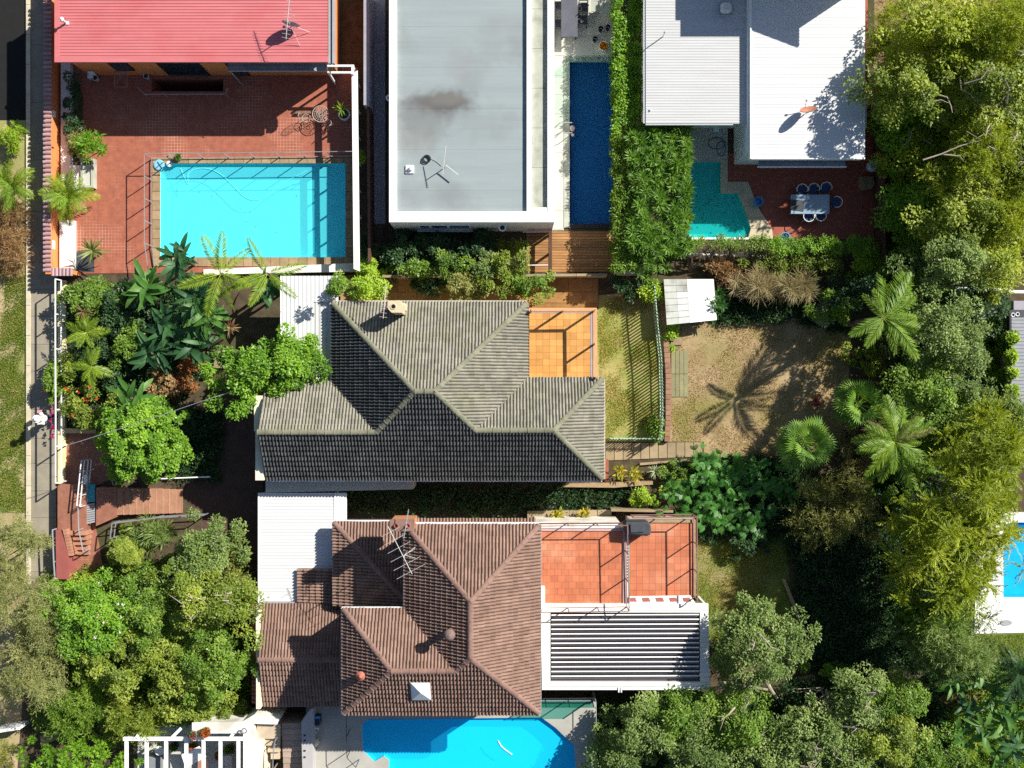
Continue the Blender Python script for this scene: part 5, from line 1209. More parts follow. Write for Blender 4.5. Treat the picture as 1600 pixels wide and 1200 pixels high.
for i in range(14):
    y0 = 957.4 + i * 7.75; part('roof_panel', pw, lv, lambda m: (m.pbox(845 + i * .15, y0, 860, y0 + 7.4, LZ - .06, LZ + rnd.uniform(-.006, .006)),)); part('roof_panel', pw, lv, lambda m: (m.pbox(1094, y0, 1107 + i * .15, y0 + 7.4, LZ - .06, LZ + rnd.uniform(-.006, .006)),))
part('louvre_bed', mat('louvre_bed_grey', (.13, .12, .135), (.11, .1, .115), 3, .7), lv, lambda m: m.pbox(861, 958, 1093, 1065.5, LZ - .3, LZ - .26))  # even dark grey panel below the louvres
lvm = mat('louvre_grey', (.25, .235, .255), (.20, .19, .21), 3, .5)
for i in range(14):
    y0 = 961 + i * 7.35; a = W(861.5, y0, LZ); b = W(1092, y0 - .9, LZ)
    sl = part('louvre', lvm, lv, lambda m: m.add([(a.x, a.y, LZ - .02), (b.x, b.y, LZ - .02), (b.x, b.y - .16, LZ - .14), (a.x, a.y - .16, LZ - .14), (a.x, a.y, LZ - .05), (b.x, b.y, LZ - .05), (b.x, b.y - .16, LZ - .17), (a.x, a.y - .16, LZ - .17)], [[3, 2, 1, 0], [4, 5, 6, 7], [0, 1, 5, 4], [2, 3, 7, 6], [1, 2, 6, 5], [3, 0, 4, 7]]))
    part('louvre_edge', M['white'], sl, lambda m: m.bar((a.x, a.y + .0, LZ + .0), (b.x, b.y + .0, LZ + .0), .05, .05))
part('seam', M['greymetal'], lv, lambda m: (m.pbox(984, 948, 1106, 948.8, LZ + .001, LZ + .012), m.pbox(984, 953, 1106, 953.7, LZ + .001, LZ + .012), m.pbox(858, 1072, 1096, 1072.7, LZ + .001, LZ + .012)))
part('downpipe', M['whitemetal'], lv, lambda m: (m.pbox(966, 1074, 968, 1082, LZ - .1, LZ + .05), m.pbox(970, 1074, 972, 1082, LZ - .1, LZ + .05)))
for (x, y) in ((852, 1074), (1104, 1074), (1104, 948)): part('post', M['whitemetal'], lv, lambda m: m.pbox(x - 2, y - 2, x + 2, y + 2, 0, LZ - .2))
ap = thing('lean_to_awning', 'narrow white awning with square reddish panels below the smaller terrace', 'awning', W(1030, 937, 2.0))
part('frame', M['white'], ap, lambda m: m.ppoly([(984, 932), (1079, 930.5), (1087, 943), (984, 943.2)], 2.35, 2.42))
for i in range(5):
    xx = 981.5 + i * 21.3; xa0 = max(985, xx); part('panel', mat('pinkish_panel', (.36, .13, .10), (.3, .1, .08), 4, .5, vary=.1), ap, lambda m: m.ppoly([(xa0, 934), (xx + 11, 933.6), (xx + 14, 940), (xa0 + (2 if i else 0), 940.3)], 2.421, 2.435))
rb = thing('retaining_slabs', 'row of pale retaining slabs holding two yellow shrubs above the orange terrace', 'wall', W(900, 806, 0))
for i in range(6):
    x0 = 824 + i * 22; part('slab', M['sleeper'], rb, lambda m: m.ppoly([(x0, 798.5 - i * .3), (x0 + 21.6, 798.2 - i * .3), (x0 + 21.6, 813), (x0, 813.5)], 0, .35 + rnd.uniform(-.02, .02)))
tag(solid('timber_beam', M['sleeper'], lambda m: m.ppoly([(955, 795), (1052, 797.5), (1052, 801), (955, 799)], 0, .9)), 'long weathered beam at the foot of the dark green philodendron', 'beam')
tag(solid('leaning_beam', M['white'], lambda m: m.bar(W(953, 811, .4), W(966, 823, 2.5), .12, .10)), 'short white beam leaning at the corner of the wide orange terrace', 'beam')
tag(solid('brick_pier', M['brick_red'], lambda m: m.pbox(944, 718, 951, 752, 0, .45)), 'low brick pier at the lower right corner of the grey roof', 'pier')
tag(solid('masonry_ledge', M['coping'], lambda m: m.ppoly([(890, 756), (1020, 752), (1020, 757), (960, 762), (880, 761)], 0, .5)), 'rough stone ledge in the shaded passage between the two tiled houses', 'ledge')
tag(solid('glass_screen', glass_mat('green_glass', (.45, .8, .74)), lambda m: (m.box(W(838, 0, 2.5).x, W(0, 1107, 2.6).y, 1.26, W(929, 0, 2.5).x, W(0, 1107, 2.6).y + .02, 2.5))), 'green tinted glass screen at the upper right of the bright blue pool', 'screen')
gsc = thing('screen_posts', 'slim dark frame of the glass screen by the bright blue pool', 'frame', W(885, 1100, .05))
for x in (840, 853.5, 890, 928): part('post', M['dark'], gsc, lambda m: m.bar(Vector((W(x, 0, 2.5).x, W(0, 1106, 2.6).y, 1.26)), Vector((W(x, 0, 2.5).x, W(0, 1106, 2.6).y, 2.52)), .04, .04))
part('rail', M['greymetal'], gsc, lambda m: m.bar(Vector((W(839, 0, 2.5).x, W(0, 1106, 2.6).y, 1.5)), Vector((W(929, 0, 2.5).x, W(0, 1106, 2.6).y, 1.5)), .03, .03))
railing('glass_fence', 'thin dark pool fence left of the bright blue pool', 'fence', [(541, 1118), (542, 1184), (556, 1199)], 1.25, 2.3, M['dark'], 1.0, (1.0,), .012, post_r=.014)
railing('edge_fence', 'thin steel fence along the right side of the bright blue pool deck', 'fence', [(931.5, 1098), (932, 1215)], 1.25, 2.2, M['greymetal'], 1.1, (1.0,), .014, post_r=.016)

# steps, walls and pergola at the lower edge
gw = thing('white_garden_wall', 'wide white rendered garden wall at the lower edge', 'wall', W(380, 1150, 0))
part('wall', M['white_stain'], gw, lambda m: (m.ppoly([(398, 1116), (437, 1122), (433, 1132), (396, 1131), (401, 1155), (401, 1262), (380, 1262), (380, 1146), (300, 1146), (300, 1129), (378, 1128)], 0, 2.2),))
cs = thing('courtyard_steps', 'pale sandstone landing and steps beside the white garden wall', 'steps', W(418, 1160, 0))
sst = mat('sandstone', (.52, .42, .30), (.44, .35, .24), 2.5, .8, .1, vary=.06)
part('landing', sst, cs, lambda m: m.pbox(401.5, 1132, 437, 1154.5, 0, 1.95))
for i in range(3): part('tread', sst, cs, lambda m: m.pbox(413 + i * 5, 1155 + i * 10.5, 437, 1165 + i * 10.5, 0, 1.8 - i * .15))
part('low_wall', M['cream2'], cs, lambda m: m.pbox(401.5, 1155, 412.8, 1262, 0, 2.0))
rmp = thing('boarded_ramp', 'stepped pinkish boarded ramp between pale walls', 'ramp', W(455, 1170, 0))
for i in range(10): part('board', mat('pink_board', (.40, .31, .24), (.33, .25, .19), 2, .7, vary=.12), rmp, lambda m: m.pbox(440 + i * .4, 1130 + i * 9, 470 + i * .4, 1138.6 + i * 9, 0, 1.7 - i * .035))
part('side_wall', mat('ramp_wall_grey', (.42, .40, .39), (.36, .34, .33), 2, .8), rmp, lambda m: m.ppoly([(470.5, 1128), (486, 1107), (489, 1108), (488, 1262), (474, 1262)], 0, 2.1))  # even grey render on the ramp's side wall
for y in (1148, 1156, 1172, 1182): part('wall_light', M['dark'], rmp, lambda m: m.pbox(474.5, y, 477.5, y + 2.4, 2.1, 2.13))
railing('handrail', 'bent steel handrail on the pale courtyard steps', 'railing', [(430, 1157), (427.5, 1168), (426, 1205)], 1.5, 2.5, M['steel'], 1.2, (1.0,), .018)
pq = thing('pool_pump', 'dark blue pool pump unit on the grey pool paving', 'pump', W(495, 1128, 0))
part('body', mat('pump_blue', (.02, .035, .07), (.015, .025, .05), 4, .4), pq, lambda m: m.pbox(490, 1119, 500, 1134, 1.25, 1.7), bevel=.04); part('lid', M['blue_plastic'], pq, lambda m: m.pbox(491, 1119.5, 500, 1123, 1.701, 1.74)); part('pipe', M['white'], pq, lambda m: (m.tube([W(492, 1135, 1.5), W(492, 1138, 1.5), W(499, 1138, 1.5)], .05, 8), m.tube([W(497, 1135, 1.35), W(496, 1142, 1.3), W(490, 1148, 1.28)], .02, 6)))
tag(solid('lidded_pot', mat('cream_pot', (.70, .62, .46), (.62, .54, .4), 4, .5), lambda m: m.lathe(W(494, 1158, 1.25), [(.12, 0), (.19, .12), (.18, .3), (.08, .38), (.02, .4)], 18)), 'round cream lidded pot on the grey pool paving', 'pot')
struct('courtyard', M['pale_tile'], lambda m: m.sheet(px2([(215, 1135), (400, 1128), (400, 1262), (215, 1262)]), [], .02))
pg = thing('pergola', 'white timber pergola frame over a courtyard at the lower edge', 'pergola', W(290, 1175, 0))
part('beam', M['white'], pg, lambda m: m.pbox(192, 1152.5, 381, 1157.5, 2.15, 2.3))
for x in (197, 228.5, 259, 290.5, 317.5, 344, 372): part('rafter', M['white'], pg, lambda m: m.pbox(x - 2.5, 1158, x + 2.5, 1262, 2.16, 2.28))
for (x, xx) in ((213, 223), (268, 283), (360, 370)): part('strut', M['white'], pg, lambda m: m.bar(W(x, 1153, 2.2), W(xx, 1138, 1.9), .13, .12))
for x in (200, 373): part('post', M['white'], pg, lambda m: m.pbox(x - 2, 1153, x + 2, 1157, 0, 2.14))
tb = thing('courtyard_table', 'white rectangular table under the white pergola', 'table', W(308, 1182, 0))
part('top', M['white'], tb, lambda m: m.ppoly([(283, 1179), (311, 1166), (322, 1183), (290, 1200)], .68, .73))
for (x, y) in ((287, 1180), (310, 1169), (319, 1183), (292, 1197)): part('leg', M['white'], tb, lambda m: m.bar(W(x, y, 0), W(x, y, .68), .05, .05))
tag(solid('round_chair', M['whitemetal'], lambda m: (m.ring(W(249, 1173, .45), .21, .02, 20, 6), m.ring(W(249, 1173, .75), .22, .02, 20, 6), [m.tube([W(249, 1173, 0) + Vector((math.cos(a) * .2, math.sin(a) * .2, 0)), W(249, 1173, .75) + Vector((math.cos(a) * .22, math.sin(a) * .22, 0))], .012, 5) for a in (0.5, 2, 3.6, 5.2)], m.lathe(W(249, 1173, .43), [(.2, 0), (.2, .03)], 18))), 'round white wire chair under the white pergola', 'chair')
tag(solid('storage_bench', mat('bench_grey', (.22, .23, .25), (.18, .19, .2), 3, .6), lambda m: m.pbox(228, 1183, 250, 1215, .02, .5), bevel=.03), 'grey storage bench under the left end of the pergola', 'bench')
def flower_pot(px, py, r, label, pm, petals=None, leafm=None, z=.0, h=.35):
    t = thing('flower_pot', label, 'pot', W(px, py, z)); c = W(px, py, z)
    part('pot', pm, t, lambda m: m.lathe(c, [(r * .7, 0), (r, h), (r * .86, h), (r * .84, h * .85)], 18))
    part('soil', M['soil'], t, lambda m: m.lathe(c, [(r * .8, h * .8), (r * .8, h * .86)], 16))
    rg = np.random.default_rng(int(px + py)); n = 160
    if leafm:
        d = rand_dir(n, rg); d[:, 2] = np.abs(d[:, 2]); P = np.array([0, 0, h * .9]) + d * r * .9 * rg.uniform(.3, 1, (n, 1)); V, Fq = leaf_quads(P, d + rand_dir(n, rg) * .5, rand_dir(n, rg) + np.array([0, 0, 1.]), np.full(n, .11), np.full(n, .06))
        link('foliage', fast_mesh('foliage', V, Fq, leafm, dict(tint=rg.uniform(.1, .8, n))), t)
    if petals:
        d = rand_dir(n, rg); d[:, 2] = np.abs(d[:, 2]); P = np.array([0, -.03, h * 1.05]) + d * r * .75 * rg.uniform(.3, 1, (n, 1)); V, Fq = leaf_quads(P, d + rand_dir(n, rg) * .6, rand_dir(n, rg) + np.array([0, 0, 1.]), np.full(n, .09), np.full(n, .07))
        link('blossom', fast_mesh('blossom', V, Fq, petals, dict(tint=rg.uniform(.1, .8, n))), t)
    return t
G1 = leaf_mat('pot_plant_green', [(.05, .12, .02), (.12, .22, .03), (.25, .32, .05)])
flower_pot(324, 1141, .24, 'orange clay pot with flowers on the white garden wall', M['terracotta'], M['petal'], G1, 2.2, .3); flower_pot(304, 1146, .2, 'purple leaved pot plant beside the orange clay pot', M['terracotta'], mat('purple_petal', (.3, .06, .12), (.22, .04, .1), 8, .6), G1, 2.2, .3)
flower_pot(275, 1163, .22, 'leafy pot plant just under the pergola beam', M['dark'], None, G1); flower_pot(305, 1164, .22, 'red and yellow pot plant under the pergola beam', M['terracotta'], M['petal'], G1); flower_pot(362, 1166, .24, 'bushy green pot plant at the right end of the pergola', M['terracotta'], None, G1); flower_pot(345, 1177, .2, 'dark red pot plant between the pergola rafters', M['brick_red'], M['petal'], G1)
tag(solid('terracotta_trough', M['terracotta'], lambda m: m.pbox(309, 1187, 318, 1210, .02, .4)), 'terracotta trough beside the white courtyard table', 'trough')
tag(solid('garden_cabinet', mat('pale_cabinet', (.46, .42, .4), (.4, .36, .34), 3, .6), lambda m: m.pbox(344, 1181, 362, 1215, .02, .8)), 'pale cabinet under the right end of the pergola', 'cabinet')
wl_ = thing('weather_vane', 'grey round fitting on the white wall beside the pergola', 'fitting', W(380, 1143, 2.2)); part('ring', M['steel'], wl_, lambda m: m.ring(W(381.5, 1142, 2.45), .11, .035, 16, 6)); part('stem', M['steel'], wl_, lambda m: m.tube([W(381, 1142, 2.2), W(381, 1142, 2.45), W(374, 1146, 2.5)], .02, 6))

# ------------------------------------------------------------------ front entry, stairs and street railing
cwl = thing('front_wall', 'cream rendered front wall along the street footpath', 'wall', W(97, 600, 0))
part('wall', M['cream'], cwl, lambda m: m.ppoly([(90, 441), (102, 441), (103.5, 520), (103, 560), (101, 700), (100, 756), (90, 756)], -.4, .22)); part('cap', mat('warm_coping', (.55, .42, .22), (.46, .34, .17), 3, .8), cwl, lambda m: m.ppoly([(97, 669), (150, 671), (150, 677), (98, 677)], 0, .4))
railing('street_railing', 'thin white pipe railing between footpath and cream front wall', 'railing', [(86.5, 436), (86.5, 545), (87, 640), (87, 755)], .2, 1.5, M['whitemetal'], 2.0, (1.0, .5), .026, post_r=.026)
railing('street_railing', 'dark pipe railing beside the red brick stair wall', 'railing', [(82, 828), (84, 878), (86, 905)], .05, 1.1, M['greymetal'], 1.7, (1.0, .5), .024, post_r=.024)
ld = struct('entry_landing', M['front'], lambda m: m.ppoly([(90, 757), (134, 757), (134, 829), (90, 829)], 0, .7))
est = thing('entry_steps', 'short flight of red steps down from the entry landing', 'steps', W(117, 845, 0))
for i in range(5): part('tread', M['terracotta'], est, lambda m: m.ppoly([(99 + i * 1.6, 829.3 + i * 7.6), (133.5 + i * 1.2, 829.3 + i * 7.6), (134.7 + i * 1.2, 836.5 + i * 7.6), (100.6 + i * 1.6, 836.5 + i * 7.6)], 0, .85 - i * .16))
rwl = thing('stair_wall', 'red painted wall with brick coping beside the entry steps', 'wall', W(95, 860, 0))
part('wall', mat('red_painted_render', (.30, .085, .075), (.24, .07, .06), 2, .8), rwl, lambda m: m.ppoly([(87, 828), (97, 828), (106, 868), (107, 905), (88, 905)], 0, 1.0))
for i in range(9): part('coping_brick', M['terracotta'], rwl, lambda m: m.ppoly([(97.5 + i * 1.1, 827 + i * 4.7), (103.5 + i * 1.1, 826.5 + i * 4.7), (104.5 + i * 1.1, 830.8 + i * 4.7), (98.5 + i * 1.1, 831.3 + i * 4.7)], 0, 1.08 - i * .015))
gs = thing('garden_stairs', 'long terracotta garden stairway with wide treads', 'steps', W(225, 785, 0))
part('landing', M['front'], gs, lambda m: m.ppoly([(150, 762), (182, 762), (182, 808), (150, 822)], 0, .52))
for i in range(10):
    x0 = 182.4 + i * 10.3; part('tread', M['terracotta'], gs, lambda m: m.ppoly([(x0, 763), (x0 + 10, 763), (x0 + 10, 804 - i * .3), (x0, 805 - i * .3)], 0, .48 - i * .045))
    part('nosing', M['coping'], gs, lambda m: m.ppoly([(x0 + 8.9, 763.2), (x0 + 10.1, 763.2), (x0 + 10.1, 804 - i * .3), (x0 + 8.9, 804 - i * .3)], .3 - i * .028, .487 - i * .045))
railing('gate_railing', 'white metal gate railing in front of the red entry path', 'railing', [(127, 720), (120, 790)], .3, 1.3, M['whitemetal'], .5, (1.0, .15), .022, post_r=.014)
railing('gate_railing', 'second white rail beside the blue edged panel', 'railing', [(132, 720), (125, 792)], .3, 1.3, M['whitemetal'], .5, (1.0, .15), .022, post_r=.014)
railing('stair_handrail', 'grey handrail running down beside the short red steps', 'railing', [(122, 792), (123, 828), (130, 862)], .3, 1.2, M['greymetal'], 1.3, (1.0,), .02)
railing('stair_handrail', 'pale handrail above the clipped plants along the long stairway', 'railing', [(172, 842), (175, 818), (245, 809), (318, 805)], .1, 1.1, M['steel'], 1.6, (1.0, .5), .022)
railing('path_railing', 'grey railing at the foot of the round bright green bush', 'railing', [(165, 718), (177, 758)], .1, 1.0, M['greymetal'], .8, (1.0, .5), .02)
tag(solid('handrail_pole', M['white'], lambda m: m.tube([W(232, 749, .9), W(328, 745, .9)], .035, 6)), 'straight white pole in shade below the round green bush', 'pole')
ent = thing('entry_screen', 'blue and white tiled panel at the head of the garden stairs', 'panel', W(141, 772, .5)); part('white_edge', M['white'], ent, lambda m: m.ppoly([(131, 742), (136, 742), (136, 786), (131, 786)], .4, .6)); part('blue_panel', mat('teal_panel', (.03, .22, .30), (.06, .32, .4), 14, .5), ent, lambda m: m.ppoly([(136.2, 755), (148, 757), (148, 784), (136.2, 785)], .4, .56))
gt = thing('door_mat', 'grey slatted door mat on the entry path', 'mat', W(141, 802, .52))
for i in range(9): part('slat', M['greymetal'], gt, lambda m: m.ppoly([(133.5, 788 + i * 3.6), (148, 786 + i * 3.4), (148, 788.7 + i * 3.4), (133.8, 790.7 + i * 3.6)], .52, .55))
struct('entry_path', M['front'], lambda m: m.ppoly([(134.2, 757), (149.8, 757), (149.8, 830), (165, 905), (108, 905), (107, 868), (134.2, 840)], -.05, .07))
tag(solid('overhead_cable', M['steel'], lambda m: m.tube([W(104, 696, 4.5), W(210, 663, 4.2), W(330, 622, 4.0), W(415, 596, 3.4)], .014, 5)), 'thin overhead service cable crossing the front garden', 'cable')
tag(solid('garden_post', M['sleeper'], lambda m: (m.pbox(334, 548, 345, 575, 0, .9), m.pbox(291, 562, 296, 600, 0, .6))), 'weathered timber edging stub among the dark front garden plants', 'edging')

# ------------------------------------------------------------------ right edge: neighbour's roof, pole, planks
nr = thing('grey_metal_roof', 'neighbouring shed with a grey ribbed metal roof at the right edge', 'shed', W(1600, 560, 0))
part('wall', M['greywall'], nr, lambda m: m.pbox(1584, 470, 1715, 650, 0, 2.3)); corrugated('roof', mat('grey_sheet', (.27, .28, .30), (.23, .24, .26), 2, .45), 1580.5, 496, 1715, 652, 2.45, 2.45, 'x', .17, .02, nr)
part('barge_board', M['dark'], nr, lambda m: m.pbox(1577.6, 484, 1580.3, 655, 2.2, 2.5)); part('box_gutter', M['charcoal'], nr, lambda m: m.pbox(1580.5, 484, 1715, 495.8, 2.3, 2.4))
for i in range(2): tag(solid('roof_vent', M['whitemetal'], lambda m: m.ring(W(1583 + i * 7, 492 - i, 2.44), .085, .02, 16, 5)), ['small vent ring at the very corner of the grey ribbed roof', 'small vent ring set back from the corner of the grey ribbed roof'][i], 'vent')
tag(solid('white_pipe', M['white'], lambda m: m.tube([W(1438, 449, 1.6), W(1580, 453, 1.6)], .075, 10)), 'long white pipe lying across the grey green trees', 'pipe')
tag(solid('white_pipe', M['white'], lambda m: m.tube([W(1576, 456, 1.7), W(1640, 457, 1.7)], .085, 10)), 'short white pipe running out at the right edge', 'pipe')
tag(solid('timber_fence', M['darktimber'], lambda m: m.ppoly([(1381, 145), (1383, 145), (1384, 425), (1382, 425)], 0, 1.5)), 'thin dark fence line along the edge of the red paved terrace', 'fence')
tag(solid('white_border', M['white_stain'], lambda m: m.tube([W(1060, 396, .35), W(1130, 399, .35), W(1200, 401, .35)], .06, 8)), 'thin white pipe under the trunks below the teal pool', 'pipe')
tag(solid('plank', M['pale_tile'], lambda m: m.pbox(1279, 1051.5, 1313, 1054, .1, .16)), 'pale plank lying at the lower edge of the shaded lawn', 'plank')
tag(solid('path_edge', M['sleeper'], lambda m: m.ppoly([(1222, 905), (1227, 905), (1262, 990), (1256, 990)], 0, .2)), 'narrow timber edge along the green back lawn', 'edging')
tag(solid('flat_stone', M['sleeper'], lambda m: m.ppoly([(1248, 1060), (1272, 1056), (1276, 1066), (1252, 1069)], 0, .25)), 'flat pale stone beside the dead branches', 'stone')
tag(solid('trough', M['sleeper'], lambda m: m.ppoly([(62, 1150), (90, 1146), (121, 1145), (121, 1151), (94, 1153), (64, 1166)], 0, .5)), 'stone trough half hidden under the fern like shrub', 'trough')
tag(solid('white_plank', M['white'], lambda m: m.ppoly([(-8, 1141), (30, 1136), (31, 1140), (-8, 1146)], 0, 1.0)), 'white plank at the lower left edge', 'plank')
bp_ = thing('square_pot', 'small square pale pot in the shade of the palms', 'pot', W(1325, 507, 0)); part('pot', M['pale_tile'], bp_, lambda m: (m.pbox(1321, 503, 1323, 510, 0, .35), m.pbox(1328, 503, 1330, 510, 0, .35), m.pbox(1323.1, 503, 1327.9, 504.5, 0, .35), m.pbox(1323.1, 508.5, 1327.9, 510, 0, .35))); part('soil', M['sleeper'], bp_, lambda m: m.pbox(1323.1, 504.6, 1327.9, 508.4, 0, .3))
tag(solid('stair_rail_beam', M['darktimber'], lambda m: (m.pbox(857.5, 361, 862.5, 425, .75, .85), [m.pbox(858.3, y, 861.7, y + 3, .02, .75) for y in (362, 392, 421)])), 'dark timber handrail beam across the reddish brown deck', 'handrail')
for i, y in enumerate((362.5, 414.5)): tag(solid('white_rail', M['white'], lambda m: m.tube([W(817, y, .8), W(858, y - .3, .8)], .025, 6)), ['white rail at the upper end of the reddish brown deck', 'white rail at the lower end of the reddish brown deck'][i], 'rail')
glf = thing('glass_pool_fence', 'frameless glass pool fence around the head of the navy lap pool', 'fence', W(884, 140, 0)); gg = glass_mat('pool_fence_glass', (.82, .93, .90))
for i in range(3): part('glass_panel', gg, glf, lambda m: m.pbox(883.2 + i * 25.6, 88, 908 + i * 25.6, 88.5, .08, 1.05))
for i in range(3): part('glass_panel', gg, glf, lambda m: m.pbox(885.6, 90 + i * 32, 886.1, 121 + i * 32, .08, 1.05))
for (x, y) in ((886, 90), (886, 121.5), (886, 153.5), (886, 185), (909, 88.2), (934, 88.2)): part('clamp', M['steel'], glf, lambda m: m.pbox(x - .8, y - .8, x + .8, y + .8, .05, .22))
for i, y in enumerate((192, 208)): tag(solid('pool_grab_rail', M['steel'], lambda m: m.tube([W(875, y, .05), W(877, y - .4, .75), W(884, y - .6, .85), W(893, y - .2, .6), W(896, y + .5, -.2)], .025, 8)), ['upper chrome grab rail at the side of the navy lap pool', 'lower chrome grab rail at the side of the navy lap pool'][i], 'rail')
fl = thing('floating_toy', 'pinkish white float by the grab rails of the navy lap pool', 'float', W(894, 203, -.1)); part('body', mat('pale_pink_plastic', (.66, .5, .46), (.6, .42, .38), 8, .5), fl, lambda m: m.lathe(W(893.5, 201.5, -.12), [(.05, 0), (.17, .06), (.14, .16), (.05, .2)], 14)); part('tail', M['white'], fl, lambda m: m.lathe(W(895, 211, -.12), [(.03, 0), (.09, .05), (.05, .12)], 10))

# ------------------------------------------------------------------ aerials and dishes
def dish(label, px, py, z, R_, face, tilt, dm, lnb=True):
    t = thing('satellite_dish', label, 'dish', W(px, py, z)); c = W(px, py, z) + Vector((0, 0, .55))
    rot = Matrix.Rotation(face, 3, 'Z') @ Matrix.Rotation(tilt, 3, 'Y')
    def f(m):
        vs = []; n = 22
        for off in (0, -.025):
            for (r, d) in ((0, 0), (.4, .035), (.75, .12), (1, .2)):
                for k in range(n): a = 2 * math.pi * k / n; vs.append(c + rot @ Vector((math.cos(a) * r * R_, math.sin(a) * r * R_ * .9, d * R_ + off)))
        fs = []
        for s in (0, 1):
            for j in range(3):
                for k in range(n): k2 = (k + 1) % n; b = s * 4 * n; q_ = [b + j * n + k, b + j * n + k2, b + (j + 1) * n + k2, b + (j + 1) * n + k]; fs.append(q_ if s == 0 else q_[::-1])
        m.add(vs, fs)
    part('reflector', dm, t, f, smooth=True); nrm = rot @ Vector((0, 0, 1)); low = rot @ Vector((R_ * .95, 0, .2 * R_))
    part('arm', M['steel'], t, lambda m: m.tube([c + low, c + nrm * R_ * .95 + low * .35], .015, 5)); part('receiver', M['greymetal'], t, lambda m: m.bar(c + nrm * R_ * .9 + low * .35, c + nrm * R_ * 1.1 + low * .3, .07, .07)); part('mast', M['steel'], t, lambda m: m.tube([W(px, py, z), c - nrm * .06], .03, 6))
    return t
dish('dark satellite dish seen edge on beside the tall aerial on the red roof', 458, 46, 3.53, .46, math.radians(78), math.radians(84), M['greymetal'])
dish('orange brown satellite dish on the white corrugated roof', 1258, 178, 3.24, .43, math.radians(105), math.radians(62), mat('rusty_dish', (.50, .22, .14), (.40, .16, .10), 5, .6))
def yagi(name, label, base, H, az, el, Lb, n, es, mt, tripod=True, thick=.016, er=.009):
    t = thing(name, label, 'aerial', base); b = Vector(base); top = b + Vector((0, 0, H))
    part('mast', mt, t, lambda m: m.tube([b, top], thick * 1.5, 6))
    if tripod:
        for k in range(2): a = az + 3.7 + k * 1.1; part('stay', mt, t, lambda m: m.tube([b + Vector((math.cos(a) * .75, math.sin(a) * .75, 0)), b + Vector((0, 0, H * .62))], thick * .8, 5))
    d = Vector((math.cos(az) * math.cos(el), math.sin(az) * math.cos(el), math.sin(el))); s = Vector((-math.sin(az), math.cos(az), 0)); a0 = top - d * Lb * .35; a1 = top + d * Lb * .65
    part('boom', mt, t, lambda m: m.tube([a0, a1], thick, 6))
    for i in range(n):
        p = a0.lerp(a1, (i + .3) / n); l = es * (1.15 - .5 * i / n) / 2; part('element', mt, t, lambda m: m.tube([p - s * l, p + s * l], er, 4))
    return t
al = mat('aluminium', (.70, .69, .68), (.6, .6, .58), 4, .4, metal=.3)
pk = mat('weathered_aerial', (.62, .50, .47), (.5, .4, .38), 4, .5)
yagi('tv_aerial', 'tall lattice like television aerial on a tripod on the red roof', W(459, 48, 3.53), 1.35, math.radians(80), .35, 2.3, 13, .34, al)
yagi('tv_aerial', 'slim television aerial on the grey flat roof', W(695, 262, 2.8), .8, math.radians(82), .25, 1.3, 12, .12, al, False); 
part('guy_bar', al, bpy.data.objects['tv_aerial.001'], lambda m: m.bar(W(697, 258, 3.2), W(716, 273, 3.2), .04, .04))
yagi('tv_aerial', 'small pinkish television aerial beside the pale chimney', W(608, 484, 3.0), 1.9, math.radians(84), .15, 1.5, 8, .3, pk, False)
yagi('tv_aerial', 'large white television aerial beside the orange brick chimney', W(636, 862, 5.3), 1.5, math.radians(118), -.12, 2.3, 6, 1.2, al, True, .015, .009)
yagi('tv_aerial', 'little dark grey aerial sticking out above the orange brick chimney', W(636, 822, 6.0), .7, math.radians(80), .1, 1.3, 8, .13, M['greymetal'], False)
mv = thing('roof_vent', 'small mushroom vent casting a thin shadow on the red roof', 'vent', W(104, 36, 3.53)); part('pipe', M['whitemetal'], mv, lambda m: m.lathe(W(104, 36, 3.5), [(.045, 0), (.045, .5)], 10)); part('cap', M['whitemetal'], mv, lambda m: m.lathe(W(104, 36, 3.5), [(.1, .5), (.1, .54), (.03, .6)], 12)); part('flange', M['white'], mv, lambda m: m.pbox(101.5, 33.5, 107.5, 38, 3.522, 3.55))

# ------------------------------------------------------------------ furniture on the terraces
wm = mat('wrought_iron', (.36, .28, .23), (.5, .42, .36), 9, .5)
wt = thing('wire_table', 'round wire mesh garden table on the red patio', 'table', W(503, 182, 0)); c = W(501, 178, .72)
part('rim', wm, wt, lambda m: m.ring(c, .40, .018, 30, 6)); part('mesh_top', wm, wt, lambda m: ([m.ring(c, r_, .008, 22, 4) for r_ in (.1, .2, .3)], [m.tube([c + Vector((math.cos(a) * .05, math.sin(a) * .05, 0)), c + Vector((math.cos(a) * .4, math.sin(a) * .4, 0))], .007, 4) for a in [i * math.pi / 8 for i in range(16)]]))
for k in range(3): a = .6 + k * 2.094; part('leg', wm, wt, lambda m: m.tube([c + Vector((math.cos(a) * .33, math.sin(a) * .33, 0)), c + Vector((math.cos(a) * .12, math.sin(a) * .12, -.35)), c + Vector((math.cos(a) * .36, math.sin(a) * .36, -.72))], .014, 6))
part('shelf_ring', wm, wt, lambda m: m.ring(c - Vector((0, 0, .35)), .14, .012, 16, 5))
